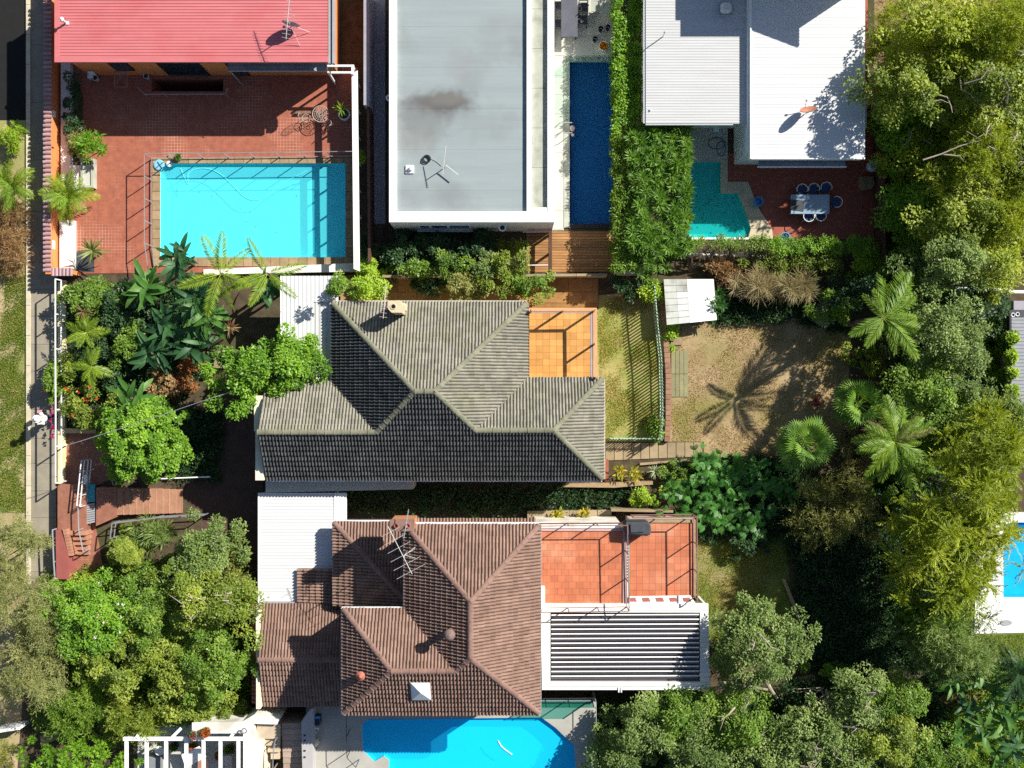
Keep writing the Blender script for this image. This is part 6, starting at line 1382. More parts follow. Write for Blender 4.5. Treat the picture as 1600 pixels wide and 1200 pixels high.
def wire_chair(px, py, rz, label, mt=wm):
    t = thing('wire_chair', label, 'chair', W(px, py, .03), 'wire chairs round the patio table', rz); 
    def P(nm, f): mb = MB(); mb.use(mt); f(mb); link(nm, mb.mesh(nm), t)
    P('seat', lambda m: (m.ring((0, 0, .45), .2, .014, 20, 5), [m.tube([(-.18 + i * .06, -math.sqrt(max(.04 - (-.18 + i * .06) ** 2, 0)), .45), (-.18 + i * .06, math.sqrt(max(.04 - (-.18 + i * .06) ** 2, 0)), .45)], .007, 4) for i in range(7)]))
    P('backrest', lambda m: (m.tube([(-.2, -.19, .45), (-.27, -.17, .8), (-.3, 0, .95), (-.27, .17, .8), (-.2, .19, .45)], .014, 5), [m.tube([(-.2, y, .46), (-.29 + abs(y) * .1, y, .92 - abs(y) * .8)], .007, 4) for y in (-.12, -.06, 0, .06, .12)]))
    for (x, y) in ((.15, .13), (.15, -.13), (-.15, .13), (-.15, -.13)): P('leg', lambda m: m.tube([(x, y, .45), (x * 1.25, y * 1.25, 0)], .013, 5))
    return t
wire_chair(481, 188, 2.6 + math.pi + .6, 'wire chair left of the round mesh table, back turned to the pool'); wire_chair(514, 196, -.9 + math.pi, 'wire chair below the round mesh table, near the white pot')
wpot = thing('white_pot', 'round white pot against the white balustrade', 'pot', W(540, 180, 0)); part('pot', M['white'], wpot, lambda m: m.lathe(W(540, 182, .03), [(.19, 0), (.29, .28), (.29, .5), (.24, .5), (.23, .42)], 24)); part('soil', M['charcoal'], wpot, lambda m: m.lathe(W(540, 182, .03), [(.22, .35), (.22, .43)], 18))
for (px, py, r_, lab) in ((152, 124, .15, 'pale round pot in the shade by the light box at the house wall'), (231, 121, .15, 'blue grey round pot at the corner of the sunken opening')):
    t = thing('round_pot', lab, 'pot', W(px, py, 0)); part('pot', M['glaze'], t, lambda m: m.lathe(W(px, py, .03), [(r_ * .75, 0), (r_, .3), (r_ * .8, .3), (r_ * .78, .2)], 16)); part('soil', M['soil'], t, lambda m: m.lathe(W(px, py, .03), [(r_ * .75, .18), (r_ * .75, .22)], 14))
tc = thing('plastic_chair', 'white plastic chair in the shade below the red roof', 'chair', W(140, 117, .03)); part('seat', M['white'], tc, lambda m: m.pbox(136.5, 113, 144.5, 122, .4, .44)); part('backrest', M['white'], tc, lambda m: m.pbox(136.5, 111, 144.5, 113, .4, .85))
for (x, y) in ((137.3, 114), (143.7, 114), (137.3, 121), (143.7, 121)): part('leg', M['white'], tc, lambda m: m.pbox(x - .7, y - .7, x + .7, y + .7, .03, .4))
ac = thing('air_conditioner', 'pale air conditioning unit at the orange house wall', 'unit', W(157, 107, .03)); part('case', M['white'], ac, lambda m: m.pbox(144, 102, 171, 109.5, .2, .85), bevel=.02); part('grille', M['dark'], ac, lambda m: m.pbox(147, 103.5, 164, 108, .851, .865)); part('stand', M['greymetal'], ac, lambda m: m.pbox(146, 103, 169, 109, .03, .2))
rk = thing('wire_rack', 'folding wire rack standing in the shade below the red roof', 'rack', W(189, 124, .03))
part('frame', M['steel'], rk, lambda m: (m.bar(W(179, 112, .8), W(199, 112, .8), .02, .02), m.bar(W(179, 136, .8), W(199, 136, .8), .02, .02), m.bar(W(179, 112, .8), W(179, 136, .8), .02, .02), m.bar(W(199, 112, .8), W(199, 136, .8), .02, .02)))
part('lattice', M['steel'], rk, lambda m: ([m.bar(W(179 + i * 4, 112, .8), W(199, 132 - i * 4.8, .8), .012, .012) for i in range(5)], [m.bar(W(199 - i * 4, 112, .8), W(179, 132 - i * 4.8, .8), .012, .012) for i in range(5)]))
for (x, y) in ((179, 112), (199, 112), (179, 136), (199, 136)): part('leg', M['steel'], rk, lambda m: m.bar(W(x, y, .03), W(x, y, .8), .02, .02))
fx = thing('round_float', 'pale blue round cover with a dark cross at the pool corner', 'float', W(249, 258, .08)); part('disc', mat('pale_blue_plastic', (.22, .50, .66), (.18, .44, .6), 5, .5), fx, lambda m: m.lathe(W(249, 258, .085), [(.26, 0), (.27, .04), (.22, .06)], 24)); part('strap', M['dark'], fx, lambda m: (m.bar(W(243, 263, .155), W(256, 253, .155), .03, .02), m.bar(W(246, 253, .16), W(253, 263, .16), .03, .02)))
for (px, py, r_, mt_, lab) in ((265, 256, .15, M['white'], 'round cream lid on the pool coping'), (266, 244, .11, M['coping'], 'little tan dish outside the pool fence')): tag(solid('pool_cover', mt_, lambda m: m.lathe(W(px, py, .085), [(r_, 0), (r_, .03), (r_ * .7, .04)], 18)), lab, 'lid')
flower_pot(281, 247, .16, 'small round pot with a green plant at the pool fence', M['pale_tile'], None, G1, .08, .25)
hs_ = mat('pool_hose', (.14, .74, .84), (.11, .70, .80), 4, .5)
def smooth(P, n=6):
    out = []
    for i in range(len(P) - 1):
        p0, p1, p2, p3 = P[max(i - 1, 0)], P[i], P[i + 1], P[min(i + 2, len(P) - 1)]
        for k in range(n):
            t = k / n; out.append(tuple(.5 * (2 * b_ + (c_ - a_) * t + (2 * a_ - 5 * b_ + 4 * c_ - d_) * t * t + (3 * b_ - a_ - 3 * c_ + d_) * t ** 3) for a_, b_, c_, d_ in zip(p0, p1, p2, p3)))
    return out + [P[-1]]
tag(solid('pool_hose', hs_, lambda m: m.tube([W(x, y, -.11) for x, y in smooth(((282, 263), (288, 278), (294, 288), (294, 272), (308, 264), (326, 264), (344, 272), (362, 288), (380, 306), (396, 313), (414, 308), (432, 294), (448, 283), (464, 275), (480, 267)))], .018, 6)), 'pale looping cleaner hose floating in the turquoise pool', 'hose')
tag(solid('pool_hose', M['white'], lambda m: m.tube([W(x, y, 1.09) for x, y in ((778, 1157), (783, 1166), (790, 1172), (800, 1179))], .025, 6)), 'short white hose floating in the bright blue pool', 'hose')
pcl = thing('pool_cleaner', 'dark pool cleaner at the upper right of the turquoise pool', 'cleaner', W(505, 266, -.8)); part('body', M['blue_plastic'], pcl, lambda m: m.lathe(W(505, 266, -.8), [(.1, 0), (.2, .08), (.16, .2), (.06, .26)], 14)); part('tail', M['blue_plastic'], pcl, lambda m: m.tube([W(505, 266, -.6), W(480, 272, -.3), W(458, 276, -.13)], .018, 5))
# lap pool terrace set
ot = thing('outdoor_table', 'long charcoal table on the pale stone terrace', 'table', W(890, 20, .04)); part('top', mat('dark_table', (.10, .105, .125), (.08, .085, .1), 3, .35), ot, lambda m: m.pbox(876.5, -20, 902.5, 58, .7, .75), bevel=.02)
for (x, y) in ((879, -16), (900, -16), (879, 54), (900, 54)): part('leg', M['dark'], ot, lambda m: m.pbox(x - 1, y - 1, x + 1, y + 1, .04, .7))
def frame_chair(px, py, rz, label, grp):
    t = thing('patio_chair', label, 'chair', W(px, py, .04), grp, rz)
    def P(nm, f, mt=M['dark']): mb = MB(); mb.use(mt); f(mb); link(nm, mb.mesh(nm), t)
    P('seat', lambda m: m.box(-.22, -.22, .42, .22, .22, .45), M['charcoal']); P('backrest', lambda m: (m.box(.2, -.22, .5, .235, .22, .58), m.box(.2, -.22, .75, .235, .22, .84)))
    for y in (-.25, .25): P('armrest', lambda m: m.box(-.22, y - .02, .62, .24, y + .02, .65))
    for (x, y) in ((-.2, -.25), (-.2, .25), (.22, -.25), (.22, .25)): P('leg', lambda m: m.box(x - .018, y - .018, 0, x + .018, y + .018, .62 if x < 0 else .84))
    return t
for i, (x, y, rz, lab) in enumerate(((870, 14, math.pi, 'dark frame chair at the white wall side of the charcoal table, upper one'), (872, 42, math.pi, 'dark frame chair at the white wall side of the charcoal table, lower one'), (910, 16, 0, 'dark frame chair at the pool hedge side of the charcoal table, upper one'), (909, 36, 0, 'dark frame chair at the pool hedge side of the charcoal table, lower one'))): frame_chair(x, y, rz, lab, 'chairs at the charcoal table')
pt_ = thing('pale_table', 'pale square table top at the upper edge of the stone terrace', 'table', W(937, 5, .04)); part('top', M['ledge'], pt_, lambda m: m.pbox(924, -20, 950, 18, .85, .9)); part('leg', M['steel'], pt_, lambda m: m.pbox(935, 6, 939, 10, .04, .85))
tag(solid('white_pole', M['white'], lambda m: m.tube([W(920, 8, .05), W(920, 6, 1.3)], .03, 6)), 'short white pole between the charcoal and the pale table', 'pole')
for (px, py, lab) in ((938, 48, 'dark pot nearest the pale table, first of three behind the orange flowers'), (949, 46, 'dark pot beside the hedge, last of three behind the orange flowers'), (929, 64, 'dark pot left of the orange flowers')):
    t = thing('dark_pot', lab, 'pot', W(px, py, .04), 'dark pots on the stone terrace'); part('pot', M['dark'], t, lambda m: m.lathe(W(px, py, .04), [(.09, 0), (.13, .35), (.105, .35), (.1, .25)], 16)); part('rim', M['steel'], t, lambda m: m.ring(W(px, py, .39), .125, .012, 18, 5))
flower_pot(942.5, 75, .24, 'bowl of orange flowers at the head of the navy lap pool', M['whitemetal'], M['gold'], None, .04, .35)
# red terrace set
gt_ = thing('glass_table', 'long pale blue grey table on the dark red terrace', 'table', W(1267, 319, .02)); part('top', mat('blue_grey_top', (.26, .36, .44), (.22, .31, .39), 3, .25, spec=.6), gt_, lambda m: m.pbox(1236, 304, 1296, 334, .7, .74))
for (x, y) in ((1239, 307), (1293, 307), (1239, 331), (1293, 331)): part('leg', M['greymetal'], gt_, lambda m: m.pbox(x - 1, y - 1, x + 1, y + 1, .02, .7))
tag(solid('dark_tray', M['charcoal'], lambda m: m.ppoly([(1236, 311.5), (1257, 313.5), (1255.5, 330.5), (1236, 328)], .741, .76)), 'dark rectangular tray on the pale blue grey table', 'tray')
tub = None
chs = ((1258, 341, -math.pi / 2, 'tub chair at the hedge side of the blue grey table, nearer the tray'), (1276.5, 340, -math.pi / 2, 'tub chair at the hedge side of the blue grey table, farther from the tray'), (1248, 300, math.pi / 2, 'tub chair at the house side of the blue grey table, behind the tray'), (1266, 299, math.pi / 2, 'tub chair at the house side of the blue grey table, in the middle'), (1285, 297, math.pi / 2, 'tub chair at the house side of the blue grey table, at the far end'), (1301, 319, 0, 'tub chair at the short end of the blue grey table'))
for (x, y, rz, lab) in chs:
    if tub is None:
        tub = thing('tub_chair', lab, 'chair', W(x, y, .02), 'tub chairs round the blue grey table', rz)
        def P(nm, f, mt): mb = MB(); mb.use(mt); f(mb); link(nm, mb.mesh(nm), tub)
        P('seat', lambda m: m.lathe((0, 0, .4), [(.24, 0), (.25, .04), (.22, .06)], 20), mat('navy_seat', (.03, .06, .15), (.025, .05, .12), 4, .7))
        P('rim', lambda m: m.tube([(math.cos(a) * .27, math.sin(a) * .27, .68) for a in np.linspace(-1.9, 1.9, 15)], .02, 6), M['whitemetal'])
        for a in (-1.8, -.9, 0, .9, 1.8): P('spindle', lambda m: m.tube([(math.cos(a) * .24, math.sin(a) * .24, .42), (math.cos(a) * .27, math.sin(a) * .27, .68)], .012, 5), M['whitemetal'])
        for a in (.8, 2.4, 3.9, 5.5): P('leg', lambda m: m.tube([(math.cos(a) * .2, math.sin(a) * .2, .42), (math.cos(a) * .24, math.sin(a) * .24, 0)], .016, 5), M['whitemetal'])
    else: dup(tub, W(x, y, .02), rz, lab)
tag(solid('blue_tub', M['blue_plastic'], lambda m: (m.lathe(W(1183.5, 316, .05), [(.2, 0), (.24, .28), (.2, .28), (.18, .06)], 20), m.ring(W(1183.5, 316, .33), .23, .015, 20, 5))), 'small blue tub at the edge of the teal pool paving', 'tub')
tag(solid('blue_tub', M['blue_plastic'], lambda m: (m.lathe(W(1224, 372, .05), [(.2, 0), (.24, .4), (.2, .4), (.18, .1)], 20),)), 'blue tub half under the clipped hedge', 'tub')
tag(solid('glazed_urn', M['glaze'], lambda m: m.lathe(W(1359, 262, .02), [(.16, 0), (.27, .22), (.28, .42), (.18, .56), (.2, .62), (.15, .62), (.13, .5)], 22)), 'pale glazed urn on the dark red terrace', 'urn')
hp = thing('half_barrel', 'timber half barrel planter with dead stems on the dark red terrace', 'planter', W(1353, 286, .02)); part('tub', M['coping'], hp, lambda m: m.ppoly([(1344, 276), (1364, 276), (1367, 288), (1361, 295), (1350, 296), (1345, 291)], .02, .4)); part('soil', M['litter'], hp, lambda m: m.ppoly([(1346, 278), (1362, 278), (1364, 287), (1360, 292.5), (1351, 293), (1347, 289)], .401, .42))
tag(solid('thin_post', M['dark'], lambda m: m.tube([W(1330, 260, .02), W(1330, 262, 2.2)], .025, 6)), 'thin dark post standing on the red terrace', 'post')
hl = thing('hose_coil', 'loose garden hose on the shaded porch paving', 'hose', W(1124, 225, .03)); part('coil', mat('dark_hose', (.04, .05, .045), (.03, .04, .035), 4, .5), hl, lambda m: (m.ring(W(1120, 224, .05), .32, .016, 26, 5, 1.3, .9), m.ring(W(1127, 232, .06), .28, .016, 26, 5, .8, 1.3)))
pl2 = thing('porch_lamp', 'small white lamp head at the shaded porch corner', 'lamp', W(1118, 200, 1.5)); part('head', M['white'], pl2, lambda m: m.pbox(1115, 197, 1123, 205, 1.5, 1.62)); part('arm', M['steel'], pl2, lambda m: m.tube([W(1123, 201, 1.55), W(1136, 197, 1.6)], .02, 5)); part('pole', M['steel'], pl2, lambda m: m.tube([W(1116, 205, 1.5), W(1104, 222, .05)], .018, 5))

# ------------------------------------------------------------------ the walker on the footpath
def skin_body(name, verts, edges, radii, root, mt, parent, sub=2):
    me = bpy.data.meshes.new(name); me.from_pydata([tuple(v) for v in verts], edges, []); o = bpy.data.objects.new(name, me); COL.objects.link(o)
    sm = o.modifiers.new('skin', 'SKIN'); 
    for i, r_ in enumerate(radii): me.skin_vertices[0].data[i].radius = (r_, r_) if not isinstance(r_, tuple) else r_; me.skin_vertices[0].data[i].use_root = (i == root)
    ss = o.modifiers.new('sub', 'SUBSURF'); ss.levels = sub; ss.render_levels = sub
    dg = bpy.context.evaluated_depsgraph_get(); m2 = bpy.data.meshes.new_from_object(o.evaluated_get(dg)); bpy.data.objects.remove(o)
    m2.materials.clear(); m2.materials.append(mt); m2.polygons.foreach_set('use_smooth', [True] * len(m2.polygons)); m2.name = name
    return link(name, m2, parent)
pr = thing('person', 'person in a white top and pale hat walking along the footpath', 'person', W(84, 653, .05), None, math.radians(172))
# local x is the walking direction, y to the left
BV_ = [(0, 0, .95), (0, 0, 1.12), (.02, 0, 1.33), (.03, 0, 1.46), (.05, 0, 1.55), (.07, 0, 1.68), (.02, .11, .88), (.14, .12, .50), (.10, .12, .09), (.20, .12, .04), (.0, -.11, .88), (-.06, -.12, .50), (-.26, -.12, .14), (-.16, -.12, .06),
       (.02, .19, 1.40), (-.08, .25, 1.14), (.06, .25, .92), (.10, .24, .84), (.02, -.19, 1.40), (.12, -.25, 1.15), (.30, -.24, 1.06), (.38, -.23, 1.05)]
BE = [(0, 1), (1, 2), (2, 3), (3, 4), (4, 5), (0, 6), (6, 7), (7, 8), (8, 9), (0, 10), (10, 11), (11, 12), (12, 13), (3, 14), (14, 15), (15, 16), (16, 17), (3, 18), (18, 19), (19, 20), (20, 21)]
BR = [.13, .12, .14, .09, .055, .10, .085, .06, .042, .04, .085, .06, .042, .04, .06, .045, .035, .03, .06, .045, .035, .03]
skin_body('body', BV_, BE, BR, 0, M['skin'], pr)
skin_body('shirt', [BV_[i] for i in (0, 1, 2, 3, 14, 15, 18, 19)], [(0, 1), (1, 2), (2, 3), (3, 4), (4, 5), (3, 6), (6, 7)], [(.17, .19), (.165, .19), (.18, .21), (.13, .15), .10, .075, .10, .075], 0, M['cloth'], pr)
skin_body('trousers', [BV_[i] for i in (0, 6, 7, 8, 10, 11, 12)], [(0, 1), (1, 2), (2, 3), (0, 4), (4, 5), (5, 6)], [.15, .11, .08, .065, .11, .08, .065], 0, M['jean'], pr)
def lp(nm, mt, f): mb = MB(); mb.use(mt); f(mb); return link(nm, mb.mesh(nm, smooth=False), pr)
lp('hat', M['cloth'], lambda m: m.lathe((.07, 0, 1.72), [(.19, 0), (.19, .02), (.115, .03), (.11, .10), (.06, .13), (.01, .135)], 20))
lp('bag', mat('pink_bag', (.62, .28, .34), (.55, .24, .3), 5, .6), lambda m: m.box(.30, -.36, .72, .42, -.16, 1.0))
for y in (-.035, .035): lp('eye', M['dark'], lambda m: m.lathe((.165, y, 1.68), [(.012, -.008), (.012, .008)], 8))
lp('nose', M['skin'], lambda m: m.lathe((.175, 0, 1.645), [(.022, -.015), (.012, .03)], 8)); lp('hair', mat('brown_hair', (.07, .04, .025), (.05, .03, .02), 9, .7), lambda m: m.lathe((.05, 0, 1.60), [(.10, 0), (.112, .06), (.11, .12)], 16))
# ------------------------------------------------------------------ plants
LM = dict(
    bright=leaf_mat('bright_green_leaf', [(0.078, 0.174, 0.016), (0.157, 0.314, 0.024), (0.291, 0.470, 0.045)]),
    lime=leaf_mat('lime_leaf', [(.15, .25, .02), (.28, .43, .03), (.44, .56, .06)]),
    mid=leaf_mat('mid_green_leaf', [(0.067, 0.134, 0.014), (0.140, 0.246, 0.026), (0.280, 0.392, 0.055)]),
    dark=leaf_mat('dark_green_leaf', [(0.016, 0.047, 0.016), (0.034, 0.081, 0.024), (0.068, 0.135, 0.041)], trans=.25),
    wattle=leaf_mat('yellow_green_leaf', [(0.134, 0.190, 0.016), (0.263, 0.336, 0.026), (0.426, 0.470, 0.050)]),
    olive=leaf_mat('olive_leaf', [(0.112, 0.129, 0.030), (0.213, 0.230, 0.055), (0.347, 0.336, 0.100)]),
    grey=leaf_mat('grey_green_leaf', [(0.078, 0.134, 0.028), (0.168, 0.246, 0.060), (0.314, 0.392, 0.125)]),
    casu=leaf_mat('feathery_olive_leaf', [(0.146, 0.168, 0.050), (0.280, 0.302, 0.105), (0.448, 0.448, 0.180)]),
    bush=leaf_mat('mixed_bush_leaf', [(0.090, 0.134, 0.018), (0.190, 0.263, 0.030), (0.358, 0.414, 0.065)]),
    palm=leaf_mat('palm_leaf', [(0.068, 0.155, 0.019), (0.149, 0.270, 0.027), (0.324, 0.419, 0.047)]),
    ypalm=leaf_mat('yellow_palm_leaf', [(.12, .21, .018), (.22, .33, .025), (.38, .45, .05)]),
    fan=leaf_mat('fan_palm_leaf', [(.055, .135, .018), (.12, .245, .03), (.24, .38, .06)]),
    big=leaf_mat('banana_leaf', [(.03, .10, .018), (.065, .175, .03), (.14, .27, .05)], rough=.48),
    bigd=leaf_mat('dark_banana_leaf', [(0.020, 0.068, 0.027), (0.041, 0.115, 0.041), (0.081, 0.189, 0.061)], rough=.48),
    philo=leaf_mat('philodendron_leaf', [(.03, .115, .02), (.06, .20, .03), (.14, .32, .06)], rough=.42),
    yucca=leaf_mat('yucca_leaf', [(0.081, 0.121, 0.027), (0.162, 0.209, 0.047), (0.297, 0.324, 0.095)]),
    croton=leaf_mat('croton_leaf', [(0.189, 0.230, 0.020), (0.405, 0.365, 0.027), (0.567, 0.270, 0.041)]),
    redl=leaf_mat('red_leaf', [(.12, .13, .03), (.28, .12, .035), (.42, .14, .05)]),
    bromel=leaf_mat('bromeliad_leaf', [(0.108, 0.027, 0.027), (0.216, 0.054, 0.041), (0.351, 0.135, 0.081)]),
    agave=leaf_mat('pale_agave_leaf', [(0.189, 0.257, 0.135), (0.324, 0.392, 0.203), (0.540, 0.567, 0.297)], trans=.2),
    straw=leaf_mat('straw', [(.12, .12, .035), (.28, .23, .10), (.40, .33, .18)], trans=.3),
    dry=leaf_mat('dry_leaf', [(0.189, 0.115, 0.047), (0.338, 0.216, 0.095), (0.486, 0.338, 0.162)]),
    grass=leaf_mat('grass_blade', [(.16, .22, .025), (.30, .34, .05), (.48, .42, .12)]),
    dgrass=leaf_mat('dry_grass_blade', [(.24, .19, .06), (.40, .31, .13), (.55, .44, .22)]),
    vgrass=leaf_mat('verge_grass_blade', [(.12, .20, .02), (.28, .32, .06), (.46, .40, .17)]),
    lgrass=leaf_mat('green_lawn_blade', [(.09, .17, .015), (.17, .27, .025), (.30, .38, .06)]),
    petal=leaf_mat('orange_red_petal', [(.55, .06, .02), (.72, .12, .03), (.8, .22, .06)]),
    magenta=leaf_mat('magenta_petal', [(.40, .02, .14), (.55, .04, .2), (.6, .08, .25)]),
    wpetal=leaf_mat('pale_petal', [(.6, .5, .5), (.75, .68, .68), (.8, .76, .76)]),
)
T = plant_tree
# --- upper right canopy, each crown its own tree
g = 'trees of the upper right canopy'
TR = [
 # px, py, rx, ry, h, mat, style, label
 (1412, 40, 44, 46, 3.0, 'wattle', 'fine', 'thin yellowish shrub at the top edge beside bare brown litter'),
 (1478, 62, 66, 62, 6.2, 'wattle', 'broad', 'bright yellow green tree crown at the top of the thicket'),
 (1560, 50, 62, 60, 6.6, 'wattle', 'fine', 'feathery yellow green crown in the top right corner'),
 (1412, 138, 46, 46, 6.4, 'bush', 'broad', 'leafy crown leaning toward the white corrugated roof'),
 (1466, 150, 56, 52, 4.0, 'lime', 'broad', 'lime green crown with pale bare twigs in the upper thicket'),
 (1545, 150, 66, 58, 6.4, 'bush', 'broad', 'dusty green crown with grey twigs near the right edge'),
 (1408, 210, 34, 38, 3.4, 'bright', 'broad', 'dark lobe of foliage over the urn on the red terrace'),
 (1450, 240, 60, 52, 3.4, 'wattle', 'broad', 'yellow green crown above the pale forked limb'),
 (1530, 250, 62, 56, 6.0, 'wattle', 'fine', 'fine leaved crown among tangled dead branches'),
 (1592, 235, 44, 62, 5.4, 'bush', 'broad', 'green crown cut by the right edge among dead branches'),
 (1436, 318, 44, 50, 3.4, 'bright', 'broad', 'deep green crown beside the thin fence line'),
 (1502, 335, 62, 54, 5.2, 'bush', 'broad', 'speckled green crown in the middle of the thicket'),
 (1576, 335, 50, 56, 5.0, 'wattle', 'fine', 'olive yellow crown at the right edge of the thicket'),
]
for i, (px, py, rx, ry, h, m, st, lab) in enumerate(TR):
    T('tree', lab, 'tree', px, py, rx * 1.22, ry * 1.22, h, LM[m], st, L=.17 if st == 'broad' else .15, Wd=.085 if st == 'broad' else .035, dens=1.0 if st == 'broad' else 1.1, cr=.5, k=None, group=g, seed=i, limbs=6, tr=.13, bare=3 if i in (4, 5, 7, 8, 9) else 0, bark='palebark', edge=.4)
# --- grey green belt on the right
for i, (px, py, rx, ry, h, m, st, lab) in enumerate([
 (1478, 405, 62, 44, 5.4, 'grey', 'broad', 'silvery green crown above the long white pipe'),
 (1548, 415, 46, 40, 4.6, 'wattle', 'broad', 'yellowish crown just above the end of the long white pipe'),
 (1520, 480, 60, 30, 3.6, 'dark', 'broad', 'dark green crown just below the long white pipe'),
 (1470, 520, 56, 58, 5.4, 'grey', 'broad', 'grey green crown beside the arching palm frond'),
 (1500, 572, 42, 58, 4.6, 'grey', 'broad', 'large dusty grey green crown in the right belt'),
 (1455, 612, 50, 52, 5.0, 'mid', 'broad', 'green crown beside the fan palm in the right belt'),
 (1562, 652, 42, 30, 4.2, 'grey', 'fine', 'feathery grey crown reaching over the ribbed grey roof'),
 (1500, 655, 46, 34, 4.4, 'mid', 'broad', 'mid green crown tucked above the golden feathery tree'), (1440, 470, 34, 36, 2.2, 'mid', 'broad', 'green crown between the long white pipe and the tall feather palm'), (1460, 690, 40, 40, 2.2, 'mid', 'broad', 'green crown between the golden tipped palm and the golden trees')]):
    T('tree', lab, 'tree', px, py, rx * 1.2, ry * 1.2, h, LM[m], st, L=.13, Wd=.065, dens=1.15, cr=.42, group='grey green trees on the right', seed=40 + i, limbs=5, tr=.11, bare=0, edge=.36)
box_hedge('hedge', 'sunlit bright green hedge beside the grey ribbed roof', 'hedge', 1537, 482, 1577, 655, 1.6, LM['lime'], L=.12, Wd=.06, seed=3, bumpy=.3)
for i in range(4): T('small_shrub', ['small yellow shrub at the upper end of the grey ribbed roof', 'second small yellow shrub along the grey ribbed roof', 'third small yellow shrub along the grey ribbed roof', 'lowest small yellow shrub along the grey ribbed roof'][i], 'shrub', 1581, 528 + i * 28, 8, 9, 2.7, LM['lime'], 'broad', h0=2.2, L=.1, Wd=.06, k=14, cr=.14, limbs=1, tr=.02, under=.1, seed=i)
# --- golden feathery trees and the olive tree
for i, (px, py, rx, ry, h, m, lab) in enumerate([
 (1545, 690, 58, 52, 7.0, 'wattle', 'tall golden green feathery tree with a clipped looking top'), (1530, 765, 66, 54, 7.8, 'wattle', 'golden feathery crown above the white pool surround'), (1465, 830, 66, 58, 7.0, 'wattle', 'golden feathery crown with long plumes beside the shaded lawn'), (1545, 855, 46, 52, 6.6, 'wattle', 'golden feathery crown hanging over the right pool'), (1485, 905, 66, 50, 6.2, 'wattle', 'bright feathery crown at the corner of the white pool surround'), (1450, 955, 46, 40, 4.6, 'mid', 'ragged dark crown at the right of the shaded lawn'), (1480, 1005, 62, 48, 4.8, 'grey', 'grey green crown beside the sunlit lawn strip')]):
    T('feathery_tree', lab, 'tree', px, py, rx * 1.18, ry * 1.18, h, LM[m], 'plume' if m in ('wattle', 'lime') else 'fine', L=.2, Wd=.034, dens=1.25, cr=.5, group='golden feathery trees', seed=60 + i, limbs=6, tr=.12, under=.45, edge=.38)
T('olive_tree', 'round olive brown tree standing over the shaded lawn', 'tree', 1302, 800, 70, 66, 3.3, LM['olive'], 'fine', L=.11, Wd=.03, dens=1.35, cr=.42, seed=70, limbs=8, tr=.13, h0=1.2, under=.3, edge=.3)
# --- lower right
for i, (px, py, rx, ry, h, m, lab) in enumerate([
 (1190, 1008, 72, 66, 4.8, 'grey', 'rounded grey green tree right of the louvred patio roof'), (1005, 1140, 60, 50, 4.0, 'grey', 'dense grey green crown right of the bright blue pool'), (965, 1185, 40, 40, 3.4, 'grey', 'low grey green crown touching the pool edge fence'), (1062, 1120, 46, 40, 4.0, 'mid', 'green crown below the louvred patio roof'), (1085, 1180, 60, 46, 3.8, 'grey', 'silvery crown at the lower edge'), (1160, 1130, 56, 48, 4.0, 'mid', 'darker crown beside the dead forked trunks'), (1205, 1185, 60, 46, 3.8, 'grey', 'lower silvery crown with pale flecks'), (1270, 1150, 50, 48, 4.2, 'grey', 'grey crown below the heap of dead branches'), (1345, 1095, 54, 44, 4.4, 'grey', 'pale grey green crown at the lower side of the shaded lawn'), (1410, 1085, 46, 40, 4.2, 'mid', 'round green crown left of the banana clump'), (1385, 1160, 52, 52, 4.0, 'bush', 'yellowish crown at the lower edge beside a dark gap'), (1320, 1190, 50, 40, 3.6, 'grey', 'low grey crown at the lower edge'), (1450, 1185, 50, 40, 3.2, 'mid', 'dark leafy crown under the banana clump')]):
    T('broadleaf_tree', lab, 'tree', px, py, rx * 1.12, ry * 1.12, h, LM[m], 'broad', L=.12, Wd=.07, dens=1.2, cr=.4, group='broadleaf trees at the lower right', seed=80 + i, limbs=6, tr=.1, under=.4, edge=.38 if i else .16, bare=3 if i in (0, 5, 7, 8, 11) else 0)
db = thing('dead_branches', 'tangle of bare dead branches between the grey crowns', 'branches', W(1305, 1090, 0)); r = random.Random(4)
for i in range(16):
    a = W(1290 + r.uniform(-8, 10), 1085 + r.uniform(-12, 10), 1.0); an = r.uniform(2.6, 5.6); L = r.uniform(.8, 2.0); e = a + Vector((math.cos(an) * L, math.sin(an) * L, r.uniform(.2, 1.4)))
    mb = MB(); mb.use(M['palebark']); mb.tube([a, a.lerp(e, .5) + Vector((r.uniform(-.2, .2), r.uniform(-.2, .2), .15)), e], .03, 5, .008); mb.build('branch', db)
dt = thing('fallen_trunks', 'forked grey trunks lying below the rounded grey green tree', 'trunk', W(1180, 1070, 0))
for pts in ([(1110, 1078), (1150, 1068), (1182, 1056), (1196, 1062)], [(1182, 1056), (1176, 1075), (1158, 1090)], [(1196, 1062), (1206, 1080), (1215, 1092)], [(1125, 1066), (1165, 1072), (1200, 1078)]):
    mb = MB(); mb.use(M['palebark']); mb.tube([W(x, y, 1.0 + .3 * k) for k, (x, y) in enumerate(pts)], .11, 7, .06); mb.build('limb', dt)
dtr = thing('pale_limbs', 'pale forked limbs lying across the upper right thicket', 'branches', W(1470, 240, 0))
